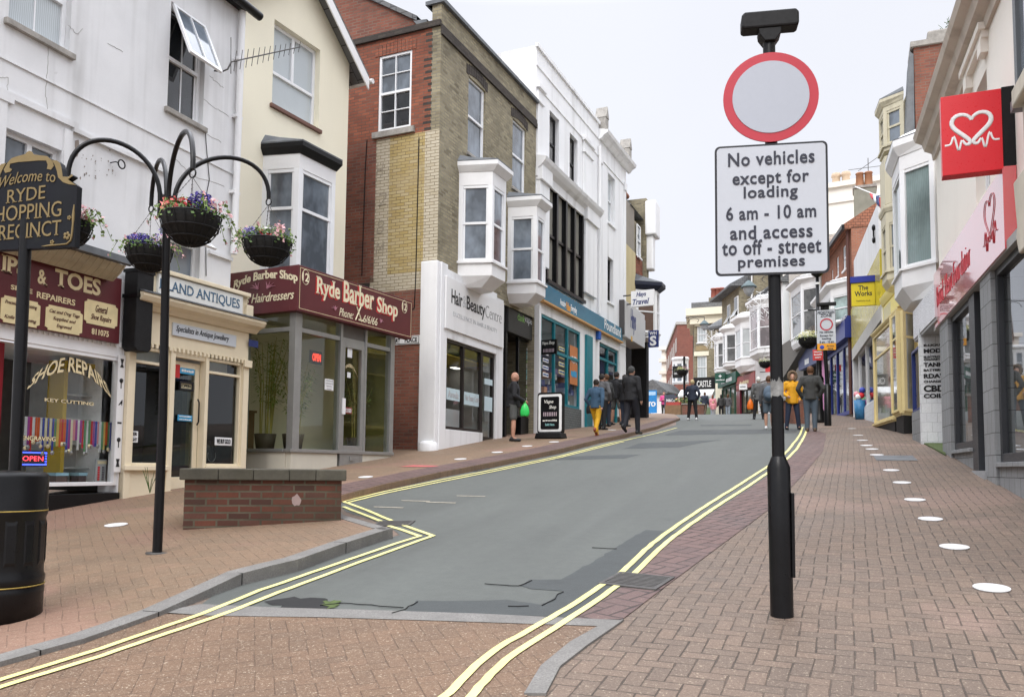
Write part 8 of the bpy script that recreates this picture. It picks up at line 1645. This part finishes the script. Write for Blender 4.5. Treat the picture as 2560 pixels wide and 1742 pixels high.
for (hx, hy, Dh, bx_, by_, wpx, lb, sd), (ax, ay) in zip(BK, pks):
    hook = AT(hx, hy, Dh); cen = AT(bx_, by_, Dh); cen = Vector((hook.x, hook.y, cen.z)); r_b = wpx*Dh/FPX/2
    h = rel(hook); pk_z = AT(ax, ay, (Dp+Dh)/2).z; s0 = Vector((top.x, top.y, top.z)); s0 += Vector((h.x-top.x, h.y-top.y, 0)).normalized()*.06
    pts = []
    for k in range(25):
        a = PI*k/24; uu = (1-math.cos(a))/2; p_ = s0.lerp(h, uu); base = s0.z*(1-uu)+h.z*uu; pts.append(Vector((p_.x, p_.y, base+(pk_z-(s0.z+h.z)/2)*math.sin(a)**.9)))
    m = MB(); m.tube([s0+Vector((0, 0, -.15))]+pts, .021, 10); m.build('arm', m_black, t)
    basket(lb, hook+Vector((0, 0, -.06)), cen, r_b, kinds[sd], sd)
# pedestrian zone sign and ornate lamp column beyond
p = G(2070, 1064); Dq = depth(p); f = Fr(p.x, p.y, 92, p.z); t = thing('zone_sign', 'white pedestrian zone sign with an orange foot on a black post up the pavement', 'road sign', f)
z9 = f.z(2064, 862); m = MB(); zk = f.z(2068, 960); m.tube([(0, 0, p.z-.1), (0, 0, zk-.05), (0, 0, zk)], [.11, .11, .065], 16); m.build('base_column', m_black, t); m = MB(); ztop = f.z(2060, 765); m.tube([(0, 0, zk-.02), (-.12, 0, ztop)], .062, 12); m.build('pole', m_black, t)
q = lambda a, b: f.rect(a, b, -.08)
r1 = q((2042, 776), (2089, 833)); r2 = q((2042, 834), (2090, 858)); r3 = q((2043, 859), (2090, 875))
m = MB(); m.box(r1[0]-.01, r1[1]+.01, -.075, -.06, r3[2]-.01, r1[3]+.01); m.build('plate_back', m_blackm, t)
m_wf = paint('white_retroreflective_face', (.6, .63, .7))
for r_, mt in ((r1, m_wf), (r2, m_wf), (r3, plain('amber_sign_face', (.75, .33, .02)))): m = MB(); m.box(r_[0], r_[1], -.085, -.075, r_[2]+.012, r_[3]-.006); m.build('face', mt, t)
cxx, czz = f.px(2066, 811, -.09); R2 = 15.5*Dq/FPX; m = MB(); m.lathe([(R2*.8, 0), (R2, 0), (R2, .01), (R2*.8, .01)], (0, 0, 0), 32, False); m.v = [(cxx+a, -.095+c, czz+b) for a, b, c in m.v]; m.f = [g_[::-1] for g_ in m.f]; m.build('red_ring', paint('retroreflective_red', (.5, .03, .05)), t)
for tx, a, b in (('PEDESTRIAN', (2044, 779), (2086, 784)), ('ZONE', (2051, 786), (2080, 792)), ('No vehicles', (2049, 828), (2083, 832)), ('Except for', (2050, 837), (2083, 842)), ('loading', (2055, 844), (2078, 850)), ('8 am - 10 am', (2049, 852), (2085, 857)), ('At any', (2066, 863), (2086, 867)), ('time', (2069, 869), (2083, 873))): m = MB(); v = q(a, b); txt(m, tx, v[0], v[1], v[2], v[3], -.09, weight=.03); m.build('lettering', m_tb, t)
bx, bz = f.px(2055, 868, -.09); m = MB(); m.ball((bx, -.086, bz), .07, .01, .07); m.build('blue_roundel', plain('roundel_blue', (.03, .06, .4)), t)
a, zh = f.px(2066, 764); m = MB(); m.box(a-.3, a+.3, -.15, .1, zh, zh+.08); m.box(a-.08, a+.08, -.06, .06, zh-.2, zh); m.build('lamp_head', m_blackm, t)
p = G(2049, 1056); Dl = depth(p); f = Fr(p.x, p.y, 92, p.z); t = thing('lamp_column', 'ornate black cast iron lamp column behind the man in jeans', 'lamp post', f); hz = 5.3
m = MB(); m.lathe([(0, -.1), (.26, -.1), (.26, .1), (.2, .2), (.19, .35), (.13, .5), (.12, 1.35), (.17, 1.45), (.17, 1.6), (.09, 1.75), (.075, 2.6), (.1, 2.65), (.1, 2.75), (.07, 2.8), (.06, hz), (0, hz)], (0, 0, p.z), 16); m.build('column', m_black, t)
m = MB(); m.lathe([(.03, hz), (.2, hz+.12), (.26, hz+.55), (.3, hz+.6), (.05, hz+.85), (0, hz+.95)], (0, 0, p.z), 8); m.build('lantern', m_black, t); m = MB(); zf = f.z(2040, 775); m.tube([(0, 0, zf), (-.35, 0, zf+.03)], .03, 6); m.build('arm', m_black, t); m = MB(); m.lathe([(.085, 0), (.09, .04), (.085, .08)], (0, 0, f.z(2042, 712)), 12); m.build('white_band', m_wh, t)
c = AT(2021, 846, Dl); basket('pale yellow flower basket on the ornate lamp column', Vector((c.x, c.y, c.z+.75)), Vector((c.x, c.y, c.z)), .36, [('yellow', 0, -.3, 500, 1.0, .3), ('white', -.2, -.3, 120, .9, .3)], 7, None)
c = AT(1913, 905, 46); bq = basket('white flower basket showing beside the big pole', Vector((c.x, c.y, c.z+.7)), Vector((c.x, c.y, c.z)), .34, [('white', 0, -.3, 220, .9, .25), ('yellow', -.2, -.3, 100, .9, .25)], 8, None)
c = AT(1706, 925, 55); basket('mixed flower basket on the far post by the pub sign', Vector((c.x, c.y, c.z+.7)), Vector((c.x, c.y, c.z)), .4, [('yellow', -.4, -.3, 180, .6, .25), ('pink', .5, -.3, 120, .6, .25)], 9, None)
c = AT(2045, 888, Dl*.97); f2 = Fr(c.x, c.y, 92, p.z); board('red_notice', 'small red and white notice fixed on the ornate lamp column', 'notice', f2, (-.17, .17, c.z-.19, c.z+.19), -.1, -.085, plain('bright_red_board', (.6, .05, .05)), [('~q', -.13, .13, c.z+.08, c.z+.13, m_wh, {}), ('~w', -.13, .13, c.z-.02, c.z+.04, m_wh, {}), ('~e', -.1, .1, c.z-.12, c.z-.06, m_wh, {})])
# ------------------------------------------------------------------ people
m_skin = plain('skin_tone', (.48, .27, .19), .55); m_skin2 = plain('tanned_skin_tone', (.42, .22, .15), .55)
def V(*a): return Vector(a)
def capsule(mb, a, b, ra, rb, n=10):
    a, b = Vector(a), Vector(b); d = b-a; L = d.length
    if L < 1e-5: mb.ball(a, ra); return
    mb.tube([a, a.lerp(b, .5), b], [ra, (ra+rb)/2, rb], n); mb.ball(a, ra, n=n, m=6); mb.ball(b, rb, n=n, m=6)
def skinned(mb, name, mat, parent, vox=.016, sm=3):
    o = mb.build(name, mat, parent)
    r = o.modifiers.new('remesh', 'REMESH'); r.mode = 'VOXEL'; r.voxel_size = vox; r.use_smooth_shade = True
    s = o.modifiers.new('smooth', 'SMOOTH'); s.factor = .5; s.iterations = sm
    return o
def person(label, px, py, hpx, face, top, bottom, hair, H=None, skin=None, legs='stand', arms=('down', 'down'), shorts=False, jacket='jacket', long_coat=0, shoes=None, hairdo='short', dz=0, child=False, sleeve=1.0, group=None, hood=None, off=None, lean=0):
    """A figure whose feet stand at the photo point; face is the heading in degrees (0 = up the street, 90 = right)."""
    skin = skin or m_skin; g = G(px, py, dz) if off is None else AT(px, py, off); D = depth(g); z0 = g.z if off is None else zg(g.y)+dz
    H = H or hpx*D/FPX; s = H/1.75
    f = Fr(g.x, g.y, 90+face, z0); t = thing('person', label, 'person', f, group)
    # local frame: x to the figure's right, y forward, z up
    P = lambda x, y, z: V(x*s*1.08, y*s+lean*s*(z/1.75)**2, z0+z*s)
    hipw = .09; st = {'stand': ((-.09, .02), (.09, -.02)), 'walk': ((-.07, .24), (.08, -.26)), 'walk2': ((-.08, -.22), (.07, .2)), 'wide': ((-.17, .02), (.17, .0)), 'cross': ((-.05, .05), (.08, -.05))}[legs]
    hips = [P(-hipw, 0, .90), P(hipw, 0, .90)]; feet = []; knees = []
    for k, (fx, fy) in enumerate(st):
        lift = .08 if fy < -.15 else 0.0; feet.append(P(fx, fy, .085+lift)); h = hips[k]; kn = h.lerp(feet[-1], .5)+V(0, (.06 if abs(fy) > .1 else .015)*s, 0); knees.append(kn)
    sho = [P(-.185, 0, 1.43), P(.185, 0, 1.43)]
    pos = {'down': lambda sx: (P(sx*.245, -.03, 1.14), P(sx*.25, .05, .88)), 'swingf': lambda sx: (P(sx*.24, .08, 1.16), P(sx*.23, .24, .95)), 'swingb': lambda sx: (P(sx*.25, -.13, 1.15), P(sx*.25, -.18, .89)),
           'fold': lambda sx: (P(sx*.25, .06, 1.15), P(sx*.04, .25, 1.17)), 'pocket': lambda sx: (P(sx*.30, -.05, 1.15), P(sx*.2, .09, .93)), 'phone': lambda sx: (P(sx*.25, .05, 1.14), P(sx*.1, .28, 1.2)), 'carry': lambda sx: (P(sx*.27, .0, 1.14), P(sx*.17, .26, 1.02))}
    arm = [pos[arms[0]](-1), pos[arms[1]](1)]
    # body: one continuous surface under the clothes
    b = MB(); r = lambda v: v*s*1.1
    for k in (0, 1):
        capsule(b, hips[k], knees[k], r(.072), r(.05)); capsule(b, knees[k], knees[k].lerp(feet[k], .35), r(.052), r(.055)); capsule(b, knees[k].lerp(feet[k], .35), feet[k], r(.055), r(.034))
        tt = V(0, .12*s, -.05*s); capsule(b, feet[k], feet[k]+tt, r(.035), r(.025))
        capsule(b, sho[k], arm[k][0], r(.047), r(.038)); capsule(b, arm[k][0], arm[k][1], r(.038), r(.026))
        hd = (arm[k][1]-arm[k][0]).normalized(); hp = arm[k][1]+hd*.05*s; sx = -1 if k == 0 else 1
        side = hd.cross(V(sx, 0, 0)); side = side.normalized() if side.length > .1 else V(0, 1, 0)
        capsule(b, arm[k][1], hp, r(.026), r(.034))
        for q, L in zip((-.027, -.009, .009, .027), (.07, .085, .08, .06)): capsule(b, hp+side*q*s, hp+side*q*s*1.1+hd*L*s+V(-sx*.015*s, 0, 0), r(.011), r(.009), 6)
        capsule(b, hp-hd*.02*s+side*.03*s, hp+hd*.035*s+side*.05*s, r(.012), r(.009), 6)
    capsule(b, P(-.07, 0, .95), P(.07, 0, .95), r(.09), r(.09)); capsule(b, P(0, 0, .98), P(0, 0, 1.3), r(.115), r(.13)); capsule(b, sho[0], sho[1], r(.06), r(.06)); capsule(b, P(0, -.01, 1.4), P(0, .01, 1.56), r(.058), r(.052))
    hs = 1.18 if child else 1.0; hc = P(0, .02, 1.645)
    b.ball(hc, r(.076*hs), r(.095*hs), r(.112*hs), 14, 10); b.ball(hc+V(0, .05*s, -.055*s), r(.05*hs), r(.05*hs), r(.05*hs)); b.ball(hc+V(0, .098*s*hs, -.018*s), r(.013), r(.02), r(.022), 8, 6)
    for sx in (-1, 1): b.ball(hc+V(sx*.078*s*hs, -.005*s, -.015*s), r(.014), r(.025), r(.033), 8, 6)
    body = skinned(b, 'body', skin, t, .013*max(.8, s))
    e = MB()
    for sx in (-1, 1): e.ball(hc+V(sx*.03*s, .088*s*hs, .008*s), r(.012), r(.008), r(.008), 8, 5)
    e.build('eye', m_blk, body); e = MB(); e.ball(hc+V(0, .094*s*hs, -.062*s), r(.024), r(.008), r(.006), 8, 5); e.build('mouth', plain('lip_tone', (.35, .13, .11)), body)
    # clothes
    c = MB(); hem = .86-long_coat
    capsule(c, sho[0]+V(.02*s, 0, .0), sho[1]+V(-.02*s, 0, 0), r(.078), r(.078)); capsule(c, P(0, 0, 1.12), P(0, 0, 1.34), r(.15), r(.155)); capsule(c, P(-.06, 0, 1.1), P(.06, 0, 1.1), r(.13), r(.13)); capsule(c, P(-.07, 0, hem+.09), P(.07, 0, hem+.09), r(.125), r(.125)); capsule(c, P(-.08, 0, 1.33), P(.08, 0, 1.33), r(.125), r(.125)); c.tube([P(0, 0, 1.44), P(0, .01, 1.54)], [r(.08), r(.066)], 12)
    c.tube([P(0, 0, hem), P(0, 0, 1.1)], [r(.17), r(.15)], 14)
    for k in (0, 1):
        w_ = arm[k][0].lerp(arm[k][1], 1.0) if sleeve >= 1 else arm[k][0].lerp(sho[k], .15)
        capsule(c, sho[k], arm[k][0], r(.07), r(.058))
        if sleeve >= 1: capsule(c, arm[k][0], w_, r(.058), r(.045))
    skinned(c, jacket, top, t, .015*max(.8, s), 2)
    tr = MB(); capsule(tr, P(-.07, -.01, .93), P(.07, -.01, .93), r(.118), r(.118))
    for k in (0, 1):
        if shorts: e_ = hips[k].lerp(knees[k], .74); capsule(tr, hips[k], e_, r(.098), r(.086))
        else: capsule(tr, hips[k], knees[k], r(.1), r(.072)); capsule(tr, knees[k], feet[k]+V(0, 0, -.01*s), r(.072), r(.056))
    skinned(tr, 'shorts' if shorts else 'trousers', bottom, t, .015*max(.8, s), 2)
    for k in (0, 1):
        m = MB(); a = feet[k]+V(0, -.05*s, -.045*s); tip = feet[k]+V(0, .17*s, -.055*s)
        if feet[k].z > z0+.12*s: a = feet[k]+V(0, -.06*s, .02*s); tip = feet[k]+V(0, .1*s, -.1*s)
        capsule(m, a, tip, r(.042), r(.036)); m.ball(a+V(0, .02*s, .03*s), r(.045)); skinned(m, 'shoe', shoes or m_blk, t, .012)
    if hair:
        m = MB(); m.ball(hc+V(0, -.014*s, .022*s), r(.086*hs), r(.102*hs), r(.106*hs), 14, 9)
        if hairdo in ('long', 'bob'): capsule(m, hc+V(0, -.06*s, 0), hc+V(0, -.075*s, (-.2 if hairdo == 'long' else -.11)*s), r(.085), r(.06))
        if hairdo == 'bun': m.ball(hc+V(0, -.09*s, .07*s), r(.05))
        # cut the face free
        m.v = [v if not (v[1] > hc.y+.045*s*hs and v[2] < hc.z+.055*s) else (v[0]*.9, hc.y+.045*s*hs, v[2]) for v in m.v]
        skinned(m, 'hair', hair, t, .013)
    if hood:
        m = MB()
        for k in range(13): a = rad(-60+300*k/12); m.ball(hc+V(.115*s*math.cos(a), .03*s, .02*s+.135*s*math.sin(a)), r(.048), r(.06), r(.048), 8, 6)
        m.ball(hc+V(0, -.06*s, -.0), r(.12), r(.09), r(.14)); skinned(m, 'fur_hood', hood, t, .016)
    return t, P, arm, hc, s
m_blkj = plain('black_jacket_cloth', (.013, .013, .015), .8); m_navyj = plain('navy_cloth', (.022, .03, .05), .8); m_gryj = plain('mid_grey_cloth', (.10, .10, .105), .85); m_char = plain('charcoal_cloth', (.045, .046, .045), .85); m_den = plain('denim_blue', (.035, .075, .125), .85); m_jean = plain('jean_blue', (.075, .10, .13), .85); m_must = plain('mustard_cloth', (.58, .32, .015), .8); m_yelc = plain('amber_coat_cloth', (.66, .32, .012), .75)
m_hd = plain('dark_hair', (.02, .015, .012), .7); m_hw = plain('white_hair', (.62, .61, .58), .8); m_hb = plain('brown_hair', (.10, .045, .02), .7); m_hr = plain('auburn_hair', (.16, .045, .02), .7); m_hbl = plain('blonde_hair', (.50, .40, .22), .7); m_shw = plain('white_trainer', (.7, .7, .7), .6); m_fur = paint('brown_fur', (.16, .11, .07), .95, .5, 30)
m_gshort = plain('grey_shorts_cloth', (.085, .088, .085), .9); m_pinkc = plain('pink_cloth', (.66, .27, .30), .85); m_hotp = plain('hot_pink_cloth', (.62, .08, .25), .8); m_pale_j = plain('pale_jean', (.30, .36, .42), .85)
A = person('elderly man in black jacket and grey shorts leaning by the vape shop', 1281, 1103, 172, 65, m_blkj, m_gshort, None, shorts=True, arms=('carry', 'carry'), dz=hk, legs='wide', skin=m_skin2, lean=.03)
def bag(label, at, w_, h, mat, fr_deg=80, strap=None, cat='bag', name='carrier_bag'):
    f = Fr(at.x, at.y, fr_deg, at.z-h); t = thing(name, label, cat, f); z = f.z0
    m = MB(); vs = []
    pr = [(.34, 0), (.42, .1), (.44, .4), (.3, .75), (.14, .92), (.06, 1.0)]
    for a_, b_ in pr: vs.append((w_*a_, h*b_))
    m.lathe([(0, z)]+[(a_, z+b_) for a_, b_ in vs]+[(0, z+h)], (0, 0, 0), 14); m.v = [(a_, b_*.5, c+.01*math.sin(a_*40+c*30)) for a_, b_, c in m.v]; m.build('bag_body', mat, t)
    m = MB(); 
    for sx in (-1, 1): m.tube([(sx*w_*.08, 0, z+h*.97), (sx*w_*.05, 0, z+h*1.12), (0, 0, z+h*1.2)], .006, 5)
    m.build('handle', mat, t); return t
def wp(P_t, loc): # a figure's local point -> world
    t = P_t[0]; f = t.matrix_basis; q = Vector((loc.x, loc.y, loc.z-t.location.z)); return Matrix.Translation(t.location) @ Matrix.Rotation(t.rotation_euler[2], 4, 'Z') @ q
bag('bright green carrier bag held by the man in shorts', wp(A, A[2][1][1])+V(.03, -.02, -.05), .26, .32, plain('bright_green_plastic', (.03, .55, .10), .35))
A = person('woman in mustard trousers and denim jacket walking up the pavement', 1490, 1090, 141, 8, m_den, m_must, m_hd, hairdo='bun', legs='walk', arms=('pocket', 'swingb'), dz=hk, shoes=plain('rust_shoe', (.25, .06, .03)))
bag('black shoulder bag at the hip of the woman in mustard trousers', wp(A, A[2][0][1])+V(-.02, 0, .12), .26, .3, m_blk, 100, name='shoulder_bag')
person('man in black jacket and grey shorts queuing at the teal shop', 1541, 1062, 132, 15, m_blkj, m_gshort, m_hd, shorts=True, arms=('phone', 'phone'), dz=hk, legs='wide', jacket='jacket')
person('man all in black walking up past the teal shop', 1578, 1084, 147, 20, m_blkj, plain('black_trousers_cloth', (.014, .014, .02), .8), m_char, legs='walk2', arms=('swingf', 'down'), dz=hk, H=1.8)
person('young person in grey top behind the woman in mustard trousers', 1504, 1074, 130, 20, m_gryj, m_blkj, m_hd, dz=hk, arms=('pocket', 'pocket'), H=1.68)
person('dark haired man facing the teal shop door in the queue', 1516, 1066, 125, -60, m_char, m_navyj, m_hb, dz=hk, H=1.74)
person('figure in black half hidden between the two men by the teal shop', 1562, 1066, 118, 30, m_blkj, m_navyj, m_hd, dz=hk, H=1.7)
person('person in navy padded jacket with white trainers walking in the road', 1731, 1050, 100, 5, m_navyj, m_blkj, m_hbl, legs='wide', arms=('carry', 'pocket'), shoes=m_shw, H=1.74)
person('woman in pink top and grey cardigan with auburn hair at the crest', 1660, 1034, 71, 175, m_hotp, m_char, m_hr, hairdo='bob', arms=('fold', 'fold'), off=58, H=1.7)
person('man in dark suit with a pale shoulder bag near the crest planter', 1762, 1034, 64, 10, m_navyj, plain('brown_trousers_cloth', (.10, .07, .05), .85), m_hb, legs='walk', off=60, H=1.78)
person('woman in pink top with auburn hair at the crest', 1782, 1034, 58, 5, m_pinkc, m_pale_j, m_hr, hairdo='long', off=62, H=1.66)
person('small child in pink beside the woman in pink', 1783, 1034, 38, 10, m_pinkc, plain('pale_grey_leggings', (.4, .4, .42), .8), m_hbl, child=True, off=60.5, H=1.12)
person('woman in dark jacket and black trousers in the crest group', 1803, 1034, 57, -10, m_char, m_blkj, m_hd, hairdo='long', off=61, H=1.65)
person('woman in grey jacket and pale jeans at the edge of the crest group', 1820, 1034, 58, 5, m_gryj, m_pale_j, m_hb, hairdo='long', off=61, H=1.68)
A = person('white haired man in grey jacket with an orange bag', 1897, 1048, 105, -15, plain('warm_grey_jacket', (.115, .115, .115), .85), m_blkj, m_hw, legs='wide', arms=('down', 'carry'), H=1.78, long_coat=.06)
bag('orange carrier bag held by the white haired man', wp(A, A[2][0][1])+V(-.06, 0, -.02), .32, .46, plain('orange_plastic', (.75, .16, .01), .4))
A = person('youth in grey top with a blue rucksack partly behind the big pole', 1923, 1073, 120, -5, m_gryj, plain('blue_grey_shorts', (.09, .12, .15), .85), m_hb, shorts=True, legs='stand', H=1.62, shoes=m_shw)
rk = wp(A, A[1](0, -.2, 1.2)); f = Fr(rk.x, rk.y, 85, rk.z-.2); t = thing('rucksack', 'dusty blue rucksack on the back of the youth by the pole', 'rucksack', f); m = MB(); m.ball((0, 0, rk.z-.03), .17, .11, .24, 14, 10); m.build('pack', plain('dusty_blue_canvas', (.10, .14, .19), .85), t); m = MB(); m.ball((0, -.09, rk.z-.1), .12, .06, .11); m.build('pocket', plain('dusty_blue_canvas', (.10, .14, .19)), t)
person('woman in amber padded coat with a fur hood standing in the road', 1982, 1074, 147, 168, m_yelc, plain('navy_jeans', (.02, .028, .055), .85), m_hd, legs='wide', arms=('pocket', 'carry'), hood=m_fur, H=1.68, long_coat=.05)
person('older man in dark grey jumper and blue jeans with his back turned', 2028, 1079, 163, 0, m_char, m_jean, m_hb, legs='stand', arms=('pocket', 'pocket'), H=1.82, shoes=plain('brown_shoe', (.08, .05, .03)))
